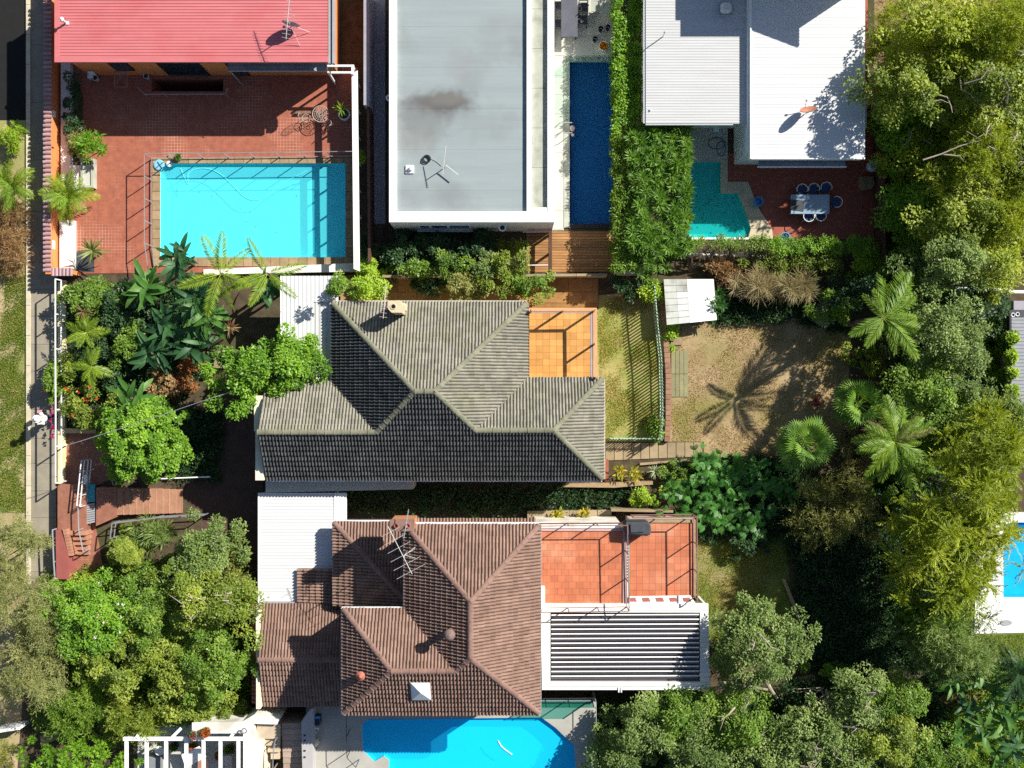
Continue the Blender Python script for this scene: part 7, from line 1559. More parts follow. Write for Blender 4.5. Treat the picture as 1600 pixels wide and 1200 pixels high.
for pts in ([(1442, 250), (1470, 241), (1500, 228), (1534, 219), (1510, 205)], [(1470, 241), (1500, 244), (1506, 252)], [(1445, 162), (1470, 156), (1482, 161)], [(1466, 148), (1480, 152), (1486, 166), (1488, 176)], [(1500, 122), (1502, 140), (1516, 147), (1524, 158)], [(1524, 110), (1526, 132), (1528, 162)], [(1526, 146), (1543, 143)], [(1535, 168), (1560, 164), (1575, 172), (1590, 190)], [(1560, 164), (1570, 150), (1590, 160)], [(1548, 178), (1566, 168), (1585, 176)]):
    mb = MB(); mb.use(M['palebark']); mb.tube([W(x, y, 5.5 + .12 * k) for k, (x, y) in enumerate(pts)], .038, 6, .012); mb.build('limb', dtr)
# --- hedges and beds of the white houses
box_hedge('hedge', 'long clipped hedge between the navy lap pool and the white metal roof', 'hedge', 962, -30, 1000, 205, 2.2, LM['bright'], L=.12, Wd=.07, seed=1, bumpy=.1)
box_hedge('hedge', 'shaded lower end of the clipped hedge beside the lap pool', 'hedge', 961, 206, 996, 420, 2.0, LM['mid'], L=.12, Wd=.07, seed=2, bumpy=.14)
box_hedge('bamboo_hedge', 'broad vivid green hedge of long narrow leaves beside the teal pool', 'hedge', 988, 193, 1078, 392, 2.6, LM['fan'], style='spray', L=.34, Wd=.06, dens=2.2, cr=.32, seed=5, kk=8.0, bumpy=.42)
T('shrub', 'leafy shrub at the foot of the broad vivid green hedge', 'shrub', 1012, 402, 40, 30, 2.4, LM['fan'], 'spray', L=.3, Wd=.05, cr=.3, k=26, seed=6, limbs=3, tr=.05)
box_hedge('hedge', 'clipped top of the hedge between the red terrace and the back gardens', 'hedge', 1210, 371, 1365, 392, 1.6, LM['bright'], L=.1, Wd=.05, seed=7, bumpy=.08)
box_hedge('hedge', 'thin open hedge in front of the teal pool', 'hedge', 1068, 370, 1208, 386, 1.5, LM['mid'], L=.09, Wd=.05, dens=.7, seed=8, bumpy=.15)
for i, (px, py) in enumerate(((1078, 408), (1108, 404), (1140, 402), (1172, 400), (1200, 402))):
    t = thing('bare_shrub', ['dark bare trunk first from the broad vivid green hedge', 'dark bare trunk second from the broad vivid green hedge', 'dark bare trunk third from the broad vivid green hedge', 'dark bare trunk fourth from the broad vivid green hedge', 'dark bare trunk fifth from the broad vivid green hedge'][i], 'shrub', W(px, py + 16, 0)); r = random.Random(i)
    for k in range(5):
        a = W(px + r.uniform(-3, 3), py + 16, 0); e = W(px + r.uniform(-16, 16), py - 22 + r.uniform(-8, 8), 1.3); mb = MB(); mb.use(M['bark']); mb.tube([a, a.lerp(e, .5) + Vector((r.uniform(-.2, .2), 0, .2)), e], .05, 5, .02); mb.build('stem', t)
for i, (px, py, rx, ry, h, m, lab) in enumerate([(1130, 425, 34, 14, .8, 'dry', 'dry brown ground shrub below the dark bare trunks'), (1205, 415, 40, 20, 1.1, 'bush', 'olive green shrub below the clipped hedge'), (1270, 408, 44, 24, 1.3, 'bush', 'spiky olive shrub under the clipped hedge, near its middle'), (1335, 410, 38, 24, 1.4, 'lime', 'yellow green shrub under the far end of the clipped hedge'), (1175, 440, 30, 16, .7, 'dry', 'straw coloured shrub between hedge and shed'), (1385, 415, 30, 34, 2.4, 'mid', 'dark shrub at the end of the thin fence line')]):
    T('shrub', lab, 'shrub', px, py, rx, ry, h, LM[m], 'broad' if m != 'dry' else 'fine', L=.12, Wd=.045, cr=.3, seed=100 + i, limbs=3, tr=.04, h0=.15)
for i, (px, py, rx, ry, h, lab) in enumerate([(1182, 446, 36, 18, 1.5, 'drooping straw coloured grass clump nearer the white shed'), (1240, 447, 34, 18, 1.7, 'drooping straw coloured grass clump farther from the white shed')]):
    T('dry_grass_clump', lab, 'grass clump', px, py, rx, ry, h, LM['straw'], 'spray', L=.55, Wd=.024, dens=2.2, cr=.36, k=20, group='dry grass clumps behind the shed', seed=110 + i, limbs=0, h0=.7)
for i, (px, py, rx, ry, h, m, st, lab) in enumerate([
 (622, 388, 48, 44, 1.6, 'dark', 'broad', 'dark shrub at the alley end of the shaded bed'), (680, 395, 48, 36, 1.7, 'dark', 'broad', 'dark shrub under the window of the flat roofed house'), (742, 392, 46, 34, 1.6, 'dark', 'broad', 'dark shrub under the wall lamp of the flat roofed house'),
 (650, 420, 44, 20, 2.0, 'mid', 'broad', 'flowering green shrub catching sun at the front of the shaded bed'), (704, 414, 32, 28, 2.3, 'mid', 'broad', 'upright pale flecked shrub in the shaded bed'), (755, 418, 36, 26, 2.2, 'grey', 'broad', 'silvery green shrub in the shaded bed'), (797, 412, 38, 32, 2.3, 'bush', 'broad', 'sunlit yellow green shrub beside the timber deck'), (578, 424, 20, 18, 1.7, 'lime', 'broad', 'bright lime shrub at the end of the red brown alley fence'),
 (540, 446, 26, 16, 4.3, 'mid', 'broad', 'leafy green shrub beside the carport above the wooden steps'), (580, 448, 22, 16, 4.0, 'lime', 'broad', 'golden green shrub above the wooden steps'), (668, 446, 26, 10, .8, 'dark', 'broad', 'low dark shrub on the paved side path'), (718, 444, 46, 20, 2.0, 'olive', 'broad', 'dusty olive shrub on the paved side path'), (772, 444, 42, 22, 2.0, 'bush', 'broad', 'green shrub on the paved side path, before the orange terrace'), (832, 446, 40, 20, 1.8, 'mid', 'broad', 'dark leafed shrub above the orange terrace'), (968, 448, 40, 14, 1.1, 'dark', 'broad', 'shaded shrub at the upper end of the lawn'), (1018, 455, 14, 14, 1.2, 'lime', 'broad', 'little lime shrub at the start of the picket fence'),
 (1120, 478, 14, 22, 1.2, 'big', 'spray', 'glossy leafed shrub behind the white shed roof'), (1302, 476, 36, 26, 2.6, 'mid', 'broad', 'green shrub in the shade near the big feather palm'), (1283, 492, 16, 14, 1.2, 'agave', 'spray', 'pale blue green rosette shrub in the shaded back yard'), (1345, 455, 44, 26, 3.2, 'dark', 'broad', 'dark shrub behind the big feather palm')]):
    T('shrub', lab, 'shrub', px, py, rx, ry, h, LM[m], st, L=.13 if st == 'broad' else .3, Wd=.07, cr=.28, k=None, seed=120 + i, limbs=3, tr=.035, h0=.2, dens=1.0, under=.3)
# --- street side and front garden
feather_s = [frond_mesh('frond', LM['palm'], 1.15, .34, .5, 20, .5, seed=s, wl=.04) for s in (1, 2, 3)]
feather_y = [frond_mesh('frond', LM['ypalm'], 1.25, .36, .55, 22, .45, seed=s, wl=.042) for s in (4, 5)]
rosette('cycad', 'yellow green cycad on the street verge at the left edge', 'cycad', 18, 290, 1.0, feather_y + feather_s, 26, el=(-.1, 1.2), seed=1, part_name='frond', spread=.15)
T('shrub', 'mossy green shrub above the cycad on the verge', 'shrub', 8, 215, 24, 22, 1.0, LM['lime'], 'fine', L=.12, Wd=.03, cr=.3, seed=140, limbs=2, tr=.03, h0=.1)
T('dry_shrub', 'dead brown tangled shrub on the verge below the cycad', 'shrub', 12, 372, 30, 56, .9, LM['dry'], 'fine', L=.22, Wd=.02, dens=1.3, cr=.4, seed=141, limbs=3, tr=.03, h0=.1)
rosette('dwarf_palm', 'bushy yellow green dwarf palm over the orange boundary wall', 'palm', 107, 305, 1.25, feather_y + feather_s, 30, el=(-.1, 1.25), seed=2, part_name='frond', spread=.08, sc=(.9, 1.15))
yl = [blade_mesh('leaf', LM['yucca'], .72, .075, .25, 5, .1, t_) for t_ in (.3, .5, .75)]
dl_ = [blade_mesh('leaf', LM['bright'], .42, .07, .4, 4, .1, t_) for t_ in (.35, .55, .75)]
rosette('yucca', 'spiky yucca in the dark corner bed of the red patio', 'yucca', 145, 392, 1.1, yl, 34, el=(-.15, 1.1), seed=3, sc=(.8, 1.25))
T('dracaena', 'bushy bright green dracaena at the end of the grey planter box', 'shrub', 139, 227, 21, 22, 1.9, LM['bright'], 'spray', L=.3, Wd=.06, cr=.22, k=22, seed=143, limbs=4, tr=.03, h0=.9)
T('climber', 'dark climbing plant on the shaded white low wall', 'climber', 112, 165, 14, 50, 1.1, LM['dark'], 'broad', L=.1, Wd=.06, cr=.24, seed=144, limbs=2, tr=.02, h0=.3)
T('climber', 'pale speckled creeper beside the white low wall', 'climber', 116, 215, 10, 26, .9, LM['olive'], 'broad', L=.08, Wd=.05, cr=.2, k=14, seed=145, limbs=2, tr=.02, h0=.2)
rosette('potted_yucca', 'yellowish yucca leaning out of the round white pot', 'yucca', 534, 171, .75, [blade_mesh('leaf', LM['ypalm'], .5, .06, .3, 4, .1, t_) for t_ in (.3, .6)], 20, el=(.0, 1.2), seed=4, ground=.45, sc=(.7, 1.1), stem=.03)
T('small_shrub', 'tiny yellow green sprig outside the white balustrade', 'shrub', 563, 243, 5, 7, 1.4, LM['lime'], 'broad', h0=1.0, L=.09, Wd=.05, k=8, cr=.12, limbs=1, tr=.015, under=.1, seed=9)
pf = [frond_mesh('frond', LM['ypalm'], 2.5, .55, .42, 34, .45, droop=.5, seed=s, wl=.05) for s in (11, 12)]
rosette('feather_palm', 'golden feather palm arching over the edge of the turquoise pool', 'palm', 345, 428, 3.6, pf, 7, el=(.1, .8), seed=5, part_name='frond', stem=.09, az=[2.0, .75, -1.35, 3.5, 4.45, -.35, 1.35], sc=(.68, .85))
rosette('feather_palm', 'second golden feather palm beside the carport roof', 'palm', 418, 428, 3.4, pf, 5, el=(.1, .7), seed=6, part_name='frond', stem=.09, az=[-.75, .15, 2.1, 3.6, -1.9], sc=(.62, .8))
bl = [blade_mesh('leaf', LM['big'], 1.2, .30, .45, 7, .12, t_) for t_ in (.3, .5, .75)]
bld = [blade_mesh('leaf', LM['bigd'], 1.1, .26, .45, 7, .12, t_) for t_ in (.3, .5, .75)]
for i, (px, py, z, n, ms, sc, lab) in enumerate([
 (280, 405, 2.4, 16, bld, (.8, 1.1), 'dark bird of paradise plant at the corner of the turquoise pool'), (228, 448, 2.2, 16, bl, (.7, 1.0), 'broad leafed banana plant below the red patio wall'), (300, 462, 2.2, 16, bld, (.8, 1.1), 'dark broad leafed plant between the two golden palms'), (322, 492, 2.3, 14, bl, (.7, 1.0), 'sunlit broad leafed plant beside the shaded driveway'), (262, 508, 1.8, 18, bld, (.8, 1.1), 'shaded broad leafed plant in the middle of the front jungle'), (238, 552, 1.6, 16, bld, (.8, 1.1), 'shaded broad leafed plant above the round bright bush'), (305, 540, 1.7, 14, bld, (.8, 1.1), 'dark broad leafed plant beside the red leafed shrub'), (205, 622, 2.4, 12, bl, (.7, 1.0), 'bird of paradise leaves rising behind the round bright bush'), (415, 452, 1.8, 12, bld, (.7, .9), 'dark leafed plant at the corner of the carport')]):
    rosette('broad_leaf_plant', lab, 'plant', px, py, z, ms, int(n * 1.7), group='broad leafed plants of the front garden', el=(-.3, 1.05), seed=20 + i, sc=sc, stem=.07, spread=.4)
for i, (px, py, rx, ry, h, m, st, lab) in enumerate([
 (140, 470, 46, 34, 2.0, 'mid', 'broad', 'leafy shrub in the upper corner behind the cream wall'), (190, 480, 40, 42, 2.0, 'dark', 'broad', 'dark fine leafed shrub in the front jungle'), (160, 560, 44, 42, 1.5, 'dark', 'broad', 'dark low shrub along the cream front wall'), (205, 540, 36, 36, 1.9, 'mid', 'broad', 'speckled shrub with small pale leaves in the front jungle'), (115, 590, 26, 30, 1.2, 'bush', 'broad', 'green shrub trailing over the cream front wall'), (135, 632, 40, 38, 1.5, 'bush', 'broad', 'hibiscus shrub with orange red blooms behind the cream wall'), (300, 578, 22, 26, 1.2, 'redl', 'broad', 'shrub with orange red leaves beside the shaded driveway'), (250, 605, 30, 26, .9, 'dry', 'broad', 'brownish low shrub above the round bright bush'), (275, 655, 26, 22, 1.0, 'dark', 'broad', 'dark low shrub right of the round bright bush')]):
    T('shrub', lab, 'shrub', px, py, rx, ry, h, LM[m], st, L=.13, Wd=.07, cr=.3, seed=150 + i, limbs=3, tr=.04, h0=.2, under=.4)
yf = [frond_mesh('frond', LM['ypalm'], .95, .30, .5, 18, .3, seed=s, wl=.045) for s in (21, 22)]
rosette('fern_palm', 'yellow green fern palm near the cream front wall, upper one', 'palm', 135, 520, 1.9, yf, 9, el=(.0, .9), seed=30, part_name='frond', az=[.1, 1.9, 2.8, -1.0, -2.0, .8, 3.6, -.4, 1.3]); rosette('fern_palm', 'yellow green fern palm near the cream front wall, lower one', 'palm', 143, 573, 1.7, yf, 8, el=(.0, .9), seed=31, part_name='frond')
pb_ = [blade_mesh('leaf', leaf_mat('pinkish_leaf', [(.16, .07, .05), (.30, .15, .09), (.34, .30, .12)]), .5, .06, .3, 4, .1, t_) for t_ in (.2, .5, .8)]
rosette('bromeliad', 'pinkish bromeliad beside the sunlit broad leafed plant', 'bromeliad', 360, 512, 1.5, pb_, 24, el=(-.1, 1.1), seed=32, stem=.04); rosette('bromeliad', 'pinkish bromeliad among the leafy shrubs at the cream wall', 'bromeliad', 131, 487, 1.9, pb_, 16, el=(-.1, 1.0), seed=33, stem=.03)
rosette('bromeliad', 'dark red bromeliad on the dry back yard', 'bromeliad', 1275, 628, .3, [blade_mesh('leaf', LM['bromel'], .34, .07, .3, 4, .1, t_) for t_ in (.2, .5, .8)], 22, el=(-.1, 1.1), seed=34, stem=.03)
def blooms(name, label, px, py, rx, ry, h, m, n, s=.1, seed=0, cl=9):
    t = thing(name, label, 'flowers', W(px, py, 0)); rg = np.random.default_rng(seed + int(px))
    for i in range(n):
        c = W(px + rg.uniform(-rx, rx), py + rg.uniform(-ry, ry), h) ; d = rand_dir(cl, rg); d[:, 2] = np.abs(d[:, 2]) + .2
        V, Fq = leaf_quads(np.zeros((cl, 3)), d, rand_dir(cl, rg) + np.array([0, 0, 1.]), np.full(cl, s), np.full(cl, s * .8)); o = link('bloom', fast_mesh('bloom', V, Fq, m, dict(tint=rg.uniform(.1, .8, cl))), t, loc=c - org(t))
blooms('hibiscus_blooms', 'orange red hibiscus blooms over the cream front wall', 128, 628, 26, 26, 1.62, LM['petal'], 9, .11); blooms('bougainvillea', 'magenta bougainvillea flowers along the white street railing', 82, 655, 2.5, 36, .6, LM['magenta'], 22, .1, 3); blooms('hibiscus_blooms', 'red blooms hanging over the footpath railing', 74, 600, 6, 12, 1.0, LM['petal'], 7, .12, 5)
T('shrub', 'trailing shrub poking through the white street railing', 'shrub', 82, 598, 9, 34, 1.2, LM['mid'], 'broad', L=.1, Wd=.06, cr=.22, k=26, seed=170, limbs=2, tr=.02, h0=.3)
T('round_bush', 'large round bright green bush in the front garden', 'bush', 220, 688, 74, 68, 3.2, LM['bright'], 'broad', L=.12, Wd=.085, dens=1.1, cr=.27, k=150, seed=171, limbs=7, tr=.09, h0=.6, flat=.3, edge=.08, under=.35)
T('round_bush', 'broad glossy green bush leaning over the grey roof, carport and driveway', 'bush', 412, 580, 108, 50, 4.2, rot=.38, mt= LM['bright'], style='broad', L=.15, Wd=.075, dens=1.4, cr=.38, seed=172, limbs=6, tr=.1, h0=2.2, edge=.25)
T('topiary', 'small clipped ball of foliage beside the entry path', 'topiary', 193, 865, 25, 26, 1.6, LM['bush'], 'broad', L=.07, Wd=.045, dens=1.6, cr=.16, k=90, seed=174, limbs=4, tr=.05, h0=.4, flat=.2, edge=.05)
T('strappy_plant', 'strappy grey green plant below the long stairway', 'plant', 238, 838, 34, 26, 1.2, LM['grey'], 'spray', L=.5, Wd=.045, cr=.3, k=22, dens=1.6, seed=175, limbs=0, h0=.3); box_hedge('hedge', 'narrow golden hedge strip behind the pale stair handrail', 'hedge', 180, 820, 206, 842, .7, LM['bush'], L=.09, Wd=.05, seed=9)
box_hedge('hedge', 'yellow green hedge edge at the foot of the short red steps', 'hedge', 92, 900, 150, 912, .8, LM['lime'], L=.08, Wd=.05, seed=10)
for i, (px, py, rx, ry, h, m, st, lab) in enumerate([
 (320, 866, 56, 52, 3.0, 'grey', 'broad', 'grey green crown below the long stairway'), (362, 890, 24, 50, 1.8, 'olive', 'fine', 'thin dry olive shrub along the driveway'), (310, 935, 78, 56, 3.8, 'bush', 'broad', 'dusty green crown with bare twigs by the driveway'), (138, 966, 72, 58, 3.9, 'bright', 'broad', 'bright glossy camellia with a few pale blooms'), (225, 960, 40, 56, 3.4, 'mid', 'broad', 'darker green crown between camellia and driveway'), (185, 1035, 62, 50, 3.4, 'bush', 'broad', 'yellowish green crown below the camellia'), (335, 1035, 58, 56, 3.6, 'mid', 'broad', 'round green crown near the brown garage gable'), (262, 1045, 50, 52, 3.2, 'bush', 'broad', 'mixed green crown in the middle of the front thicket'), (375, 1118, 26, 14, 1.2, 'bush', 'broad', 'low green shrub behind the white garden wall'), (300, 1105, 60, 28, 2.2, 'bush', 'broad', 'loose green shrub above the white pergola')]):
    T('broadleaf_tree', lab, 'tree', px, py, rx * 1.1, ry * 1.1, h, LM[m], st, L=.11, Wd=.07, dens=1.25, cr=.38, group='front garden trees at the lower left', seed=180 + i, limbs=6, tr=.09, under=.4, edge=.3, bare=5 if i == 2 else 0)
blooms('camellia_blooms', 'pale pink camellia blooms scattered over the glossy camellia', 140, 955, 55, 50, 3.75, LM['wpetal'], 12, .09, 8)
for i, (px, py, rx, ry, h, m, lab) in enumerate([(22, 850, 44, 44, 4.2, 'casu', 'feathery olive tree at the left edge, uppermost'), (14, 935, 56, 52, 4.6, 'casu', 'feathery olive tree at the left edge, in the middle'), (62, 985, 40, 46, 4.2, 'casu', 'feathery grey olive tree beside the camellia'), (40, 1055, 54, 50, 4.2, 'casu', 'feathery pale olive tree at the left edge, lowest')]):
    T('feathery_tree', lab, 'tree', px, py, rx, ry, h, LM[m], 'fine', L=.11, Wd=.026, dens=1.5, cr=.42, group='feathery olive trees on the verge', seed=200 + i, limbs=5, tr=.09, under=.45, edge=.3)
T('fern_shrub', 'soft ferny green shrub above the stone trough', 'shrub', 115, 1105, 56, 40, 2.4, LM['mid'], 'fine', L=.16, Wd=.035, dens=1.4, cr=.4, seed=210, limbs=4, tr=.05, h0=.4); T('fern_shrub', 'soft ferny yellow green shrub left of the pergola', 'shrub', 205, 1120, 52, 38, 2.3, LM['bush'], 'fine', L=.16, Wd=.035, dens=1.4, cr=.4, seed=211, limbs=4, tr=.05, h0=.4)
T('glossy_shrub', 'glossy bright shrub at the lower edge left of the pergola', 'shrub', 120, 1186, 100, 34, 2.4, LM['bright'], 'spray', L=.2, Wd=.06, dens=1.5, cr=.3, seed=212, limbs=6, tr=.06, h0=.4, k=90); T('shrub', 'small olive shrub in the lower left corner', 'shrub', 4, 1178, 14, 22, 1.6, LM['olive'], 'fine', L=.1, Wd=.03, cr=.25, seed=213, limbs=2, tr=.03, h0=.3)
# --- back garden: palms, philodendron, crotons
pfb = [frond_mesh('frond', LM['palm'], 2.7, .72, .6, 60, .45, droop=.8, seed=s, wl=.042) for s in (31, 32, 33)]
rosette('feather_palm', 'tall feather palm with a pale crown shaft at the corner of the back yard', 'palm', 1380, 497, 5.0, pfb, 13, el=(-.1, .95), seed=40, part_name='frond', stem=.15, az=[1.25, 1.0, .78, .55, .1, -.4, -.75, -1.1, 2.3, 3.5, -2.2, 1.9, -.1], scs=[1, 1.05, 1, .8, .7, .8, .85, .6, .55, .7, .6, .6, .5], sc=(.9, 1.05))
rosette('feather_palm', 'tall feather palm with drooping golden tips beyond the fan palms', 'palm', 1398, 690, 5.0, pfb + [frond_mesh('frond', LM['ypalm'], 2.4, .5, .6, 40, .2, droop=.8, seed=34, wl=.045), frond_mesh('frond', LM['olive'], 2.3, .45, .75, 36, .6, droop=1.0, seed=35, wl=.04)], 34, el=(-.5, 1.05), seed=41, part_name='frond', stem=.16, sc=(.5, .9))
fm = [fan_mesh('frond', LM['fan'], .85, .62, 17, t_, s, 4.4) for s, t_ in ((1, .15), (2, .45), (3, .75))]
rosette('fan_palm', 'fan palm with glossy pleated leaves standing nearest the dry yard', 'palm', 1258, 692, 2.7, fm, 38, el=(-.5, 1.1), seed=42, part_name='frond', stem=.14, sc=(.85, 1.1)); rosette('fan_palm', 'second fan palm closer to the tall feather palms', 'palm', 1340, 632, 2.6, fm, 34, el=(-.5, 1.1), seed=43, part_name='frond', stem=.14, sc=(.8, 1.05))
pm_ = [lobed_mesh('leaf', LM['philo'], .75, .62, 7, t_, s) for s, t_ in ((1, .3), (2, .5), (3, .72))]
for i, (px, py, z, n, lab) in enumerate([(1105, 728, 1.0, 30, 'split leaf philodendron beside the sleeper path'), (1165, 742, 1.1, 34, 'split leaf philodendron in the shade of the fan palm'), (1060, 778, .9, 26, 'split leaf philodendron at the end of the shaded passage'), (1115, 800, 1.1, 34, 'split leaf philodendron beside the smaller orange terrace'), (1175, 815, .9, 30, 'split leaf philodendron in deep shade left of the olive tree'), (1215, 762, .9, 28, 'split leaf philodendron right behind the fan palm'), (1120, 765, 1.2, 30, 'split leaf philodendron in the middle of its dark green mass')]):
    rosette('philodendron', lab, 'philodendron', px, py, z, pm_, int(n * 1.8), group='philodendrons along the back passage', el=(-.15, 1.0), seed=50 + i, spread=.7, stem=.06, sc=(.5, .85))
cl_ = [blade_mesh('leaf', LM['croton'], .3, .085, .3, 4, .1, t_) for t_ in (.05, .3, .6)]
for i, (px, py, z, n, lab) in enumerate([(872, 804, .8, 46, 'yellow croton nearest the brown roof above the orange terrace'), (913, 803, .8, 46, 'yellow croton farther from the brown roof above the orange terrace'), (968, 738, .7, 46, 'yellow green croton beside the brick pier'), (992, 741, .7, 44, 'yellow green croton beside the pale agave')]):
    rosette('croton', lab, 'croton', px, py, z, cl_, n, group='yellow crotons', el=(-.2, 1.2), seed=60 + i, spread=.2, stem=.03)
rosette('agave', 'pale striped agave in the bed below the sleeper path', 'agave', 1023, 736, .35, [blade_mesh('leaf', LM['agave'], .42, .06, .25, 4, .12, t_) for t_ in (.3, .6)], 22, el=(-.05, 1.1), seed=70, stem=.04); rosette('agave', 'pale agave rosette at the corner of the white corrugated roof', 'agave', 1362, 158, .9, [blade_mesh('leaf', LM['agave'], .5, .1, .3, 4, .12, t_) for t_ in (.5, .8)], 24, el=(-.1, 1.1), seed=71, stem=.05)
for i, (px, py, rx, ry, h, m, lab) in enumerate([(1058, 738, 24, 18, .9, 'mid', 'shrub between the pale agave and the philodendrons'), (1010, 775, 26, 14, .8, 'lime', 'sunlit ground shrub in the shaded passage'), (1050, 520, 8, 40, .4, 'lime', 'thin strip of weeds along the brick retaining wall'), (1025, 668, 10, 16, .5, 'mid', 'little weed clump in the corner of the picket fence'), (1352, 560, 34, 36, .8, 'bush', 'olive undergrowth beneath the palms'), (1350, 735, 36, 24, .7, 'dry', 'dead frond litter below the second fan palm'), (1330, 690, 20, 22, .6, 'straw', 'pale fallen palm sheaths between the fan palms'), (1400, 770, 40, 26, 2.0, 'mid', 'dark shrub beneath the golden tipped feather palm'), (1235, 735, 30, 22, 1.0, 'dark', 'dark undergrowth at the foot of the fan palm'), (1170, 850, 40, 20, 1.0, 'dark', 'dark undergrowth above the green back lawn'), (1310, 1046, 60, 10, .6, 'bright', 'low green plants along the lower rim of the shaded lawn')]):
    T('ground_shrub', lab, 'shrub', px, py, rx, ry, h, LM[m], 'broad', L=.11, Wd=.06, cr=.22, seed=220 + i, limbs=2, tr=.02, h0=.08, under=.3)
for i, (px, py, z, n, ms, lab) in enumerate([(1525, 1050, 2.4, 16, bl, 'banana plant at the corner of the sunlit lawn strip'), (1555, 1085, 2.2, 16, bl, 'banana plant beside the round dark palm'), (1515, 1110, 2.0, 14, bld, 'shaded banana plant over the red soil bank'), (1545, 1140, 2.2, 16, bl, 'banana plant with bright sunlit leaves at the lower right'), (1560, 1180, 1.8, 14, bl, 'lowest banana plant at the lower right edge')]):
    rosette('banana_plant', lab, 'plant', px, py, z, ms, n, group='banana plants at the lower right', el=(-.3, 1.05), seed=80 + i, sc=(.5, .85), stem=.08, spread=.4)
rosette('fern_palm', 'yellow orange fern palm among the banana plants', 'palm', 1525, 1160, 1.8, yf, 12, el=(-.1, .9), seed=90, part_name='frond')
rosette('round_palm', 'dark round palm at the right edge of the sunlit lawn strip', 'palm', 1592, 1052, 3.0, [frond_mesh('frond', LM['dark'], 1.3, .35, .6, 24, .4, seed=s, wl=.05) for s in (51, 52)], 34, el=(-.2, 1.2), seed=91, part_name='frond', stem=.12)
rs = thing('soil_bank', 'reddish bare soil bank among the banana plants', 'bank', W(1490, 1095, 0)); part('mound', mat('red_soil', (.22, .10, .06), (.14, .06, .04), 4, .95, .4), rs, lambda m: m.ppoly([(1465, 1092), (1500, 1086), (1540, 1078), (1538, 1090), (1500, 1104), (1470, 1108)], 0, .5))
# --- grass
grass_patch('grass', 'green and straw coloured grass of the small lawn', [(934, 470), (1030, 455), (1034, 688), (940, 688)], 18000, LM['grass'], .06, 1, thr=-.1)
grass_patch('grass', 'dry tan grass of the back yard', [(1048, 505), (1130, 485), (1325, 520), (1320, 700), (1200, 725), (1050, 690)], 30000, LM['dgrass'], .055, 2, thr=-.5)
grass_patch('grass', 'patchy grass of the street verge', [(-60, 190), (40, 330), (40, 800), (-60, 800)], 34000, LM['vgrass'], .10, 3, thr=.4)
grass_patch('grass', 'greener grass strip along the street kerb', [(10, 440), (40, 430), (40, 800), (-20, 800)], 24000, LM['lgrass'], .09, 7, thr=-.7)
grass_patch('grass', 'green grass of the lower back lawn', [(1088, 842), (1226, 840), (1250, 1000), (1090, 1000)], 20000, LM['grass'], .075, 4)
undergrowth('undergrowth', 'deeply shaded ground cover under the golden feathery trees', [(1242, 870), (1438, 852), (1448, 1044), (1264, 1050)], 900, .03, .5, LM['dark'], seed=8)
grass_patch('grass', 'sunlit lawn strip by the white pool surround', [(1505, 992), (1640, 990), (1640, 1110), (1505, 1110)], 16000, LM['lgrass'], .06, 6)
grass_patch('dead_leaves', 'fallen leaves and twigs under the upper right thicket', [(1368, -20), (1640, -20), (1640, 400), (1400, 400), (1384, 150)], 24000, LM['dry'], .11, 8, flat=.1)
undergrowth('undergrowth', 'leafy undergrowth beneath the upper right thicket', [(1420, 40), (1640, -10), (1640, 400), (1400, 400), (1384, 200)], 2600, .2, 2.2, LM['bush'], seed=1)
undergrowth('undergrowth', 'dark leafy undergrowth beneath the grey green belt of trees', [(1400, 400), (1570, 430), (1570, 700), (1420, 760), (1390, 560)], 1500, .1, 1.6, LM['dark'], seed=2)
undergrowth('undergrowth', 'dark leafy undergrowth beneath the trees at the lower right', [(935, 1090), (1110, 1090), (1250, 1060), (1480, 1060), (1480, 1240), (940, 1240)], 2400, .1, 1.4, LM['dark'], seed=3)
undergrowth('undergrowth', 'dark leafy undergrowth beneath the front garden thicket', [(60, 900), (380, 850), (390, 1125), (60, 1140)], 1800, .1, 1.4, LM['mid'], seed=4)
undergrowth('undergrowth', 'ivy like ground cover of the shaded front jungle', [(105, 445), (330, 445), (330, 560), (270, 640), (105, 660)], 1100, .05, .7, LM['dark'], seed=5)
undergrowth('undergrowth', 'dark ground cover at the foot of the golden feathery trees', [(1400, 760), (1530, 700), (1520, 1000), (1440, 1050), (1400, 900)], 1100, .05, .9, LM['dark'], seed=6)
undergrowth('undergrowth', 'dark ground cover around the philodendrons', [(1060, 720), (1230, 710), (1240, 850), (1100, 850)], 700, .05, .6, LM['dark'], seed=7)
undergrowth('undergrowth', 'leafy undergrowth among the banana plants', [(1470, 1040), (1640, 1030), (1640, 1240), (1470, 1240)], 900, .1, 1.0, LM['mid'], seed=9)
undergrowth('undergrowth', 'dark ground cover between the olive brown tree and the golden trees', [(1230, 740), (1420, 735), (1430, 870), (1235, 880)], 700, .05, .6, LM['dark'], seed=10)
for i, (px, py, z, n, ms, lab) in enumerate([(1490, 1065, 2.2, 22, bl, 'banana plant behind the red soil bank'), (1575, 1120, 2.3, 22, bl, 'banana plant under the round dark palm'), (1585, 1165, 2.0, 20, bld, 'shaded banana plant at the lower right edge'), (1500, 1150, 1.9, 20, bl, 'banana plant left of the yellow orange fern palm')]):
    rosette('banana_plant', lab, 'plant', px, py, z, ms, n, group='banana plants at the lower right', el=(-.3, 1.05), seed=95 + i, sc=(.5, .85), stem=.07, spread=.3)
undergrowth('undergrowth', 'dark ground cover beside the shaded driveway', [(262, 640), (345, 640), (340, 752), (262, 745)], 420, .03, .5, LM['dark'], seed=11)
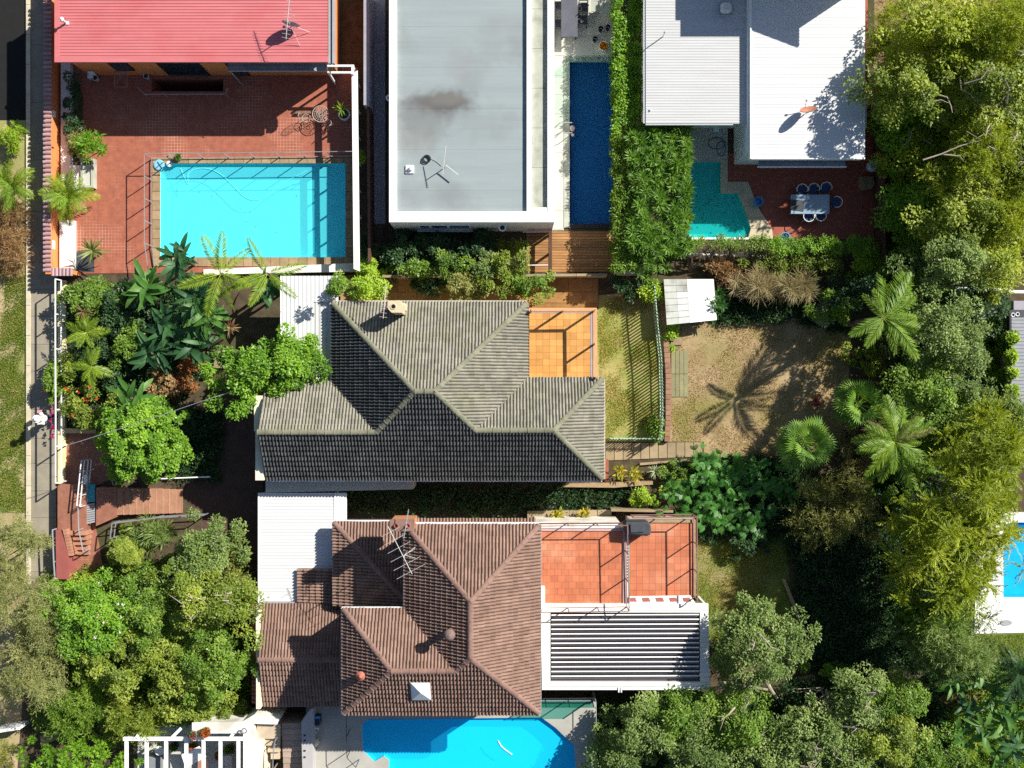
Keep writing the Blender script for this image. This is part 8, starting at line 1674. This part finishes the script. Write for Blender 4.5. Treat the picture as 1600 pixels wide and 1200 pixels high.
undergrowth('undergrowth', 'dark ground cover along the top of the dry back yard', [(1112, 452), (1300, 455), (1330, 520), (1240, 500), (1120, 503)], 420, .03, .5, LM['dark'], seed=12)
def floating(name, label, pts, n, z, mt, L=.09, seed=0):
    rg = np.random.default_rng(seed); P2 = [W(p[0], p[1], z) for p in pts]; X = rg.uniform(min(p.x for p in P2), max(p.x for p in P2), n); Y = rg.uniform(min(p.y for p in P2), max(p.y for p in P2), n)
    D = rand_dir(n, rg); D[:, 2] *= .05; Nn = np.tile([0, 0, 1.0], (n, 1)); V, Fq = leaf_quads(np.stack([X, Y, np.full(n, z)], 1), D, Nn, L * rg.uniform(.6, 1.6, n), L * .45 * rg.uniform(.7, 1.3, n), .05)
    return tag(link(name, fast_mesh(name, V, Fq, mt, dict(tint=rg.uniform(.1, .8, n)))), label, 'leaves', kind='stuff')
floating('fallen_leaves', 'dark leaves drifting over the small teal pool', [(1080, 300), (1150, 362)], 46, -.1, LM['dark'], .1, 1)
floating('fallen_leaves', 'a few small leaves on the turquoise pool', [(256, 290), (470, 395)], 22, -.1, LM['olive'], .08, 2)
floating('fallen_leaves', 'dry leaves lying on the red tile patio', [(150, 240), (235, 420)], 40, .05, LM['dry'], .06, 3)
floating('fallen_leaves', 'dry leaves lying on the dark red terrace', [(1215, 260), (1375, 365)], 70, .04, LM['dry'], .07, 4)
floating('fallen_leaves', 'leaves lying on the paving of the driveway', [(290, 650), (405, 900)], 90, .03, LM['olive'], .08, 5)
floating('fallen_leaves', 'leaves lying in the passage between the tiled houses', [(540, 765), (930, 800)], 120, .03, LM['olive'], .09, 6)
tag(solid('door_mat', M['greymetal'], lambda m: m.lathe(W(1572, 973, .055), [(.28, 0), (.29, .02)], 20, 1.0, .5)), 'grey oval dirty stain on the white pool surround', 'mat')  # low disc added to stand for an oval dirty stain
undergrowth('undergrowth', 'shaded weeds in the passage between the two tiled houses', [(545, 768), (1000, 760), (960, 798), (820, 806), (545, 800)], 380, .02, .4, LM['dark'], seed=13)
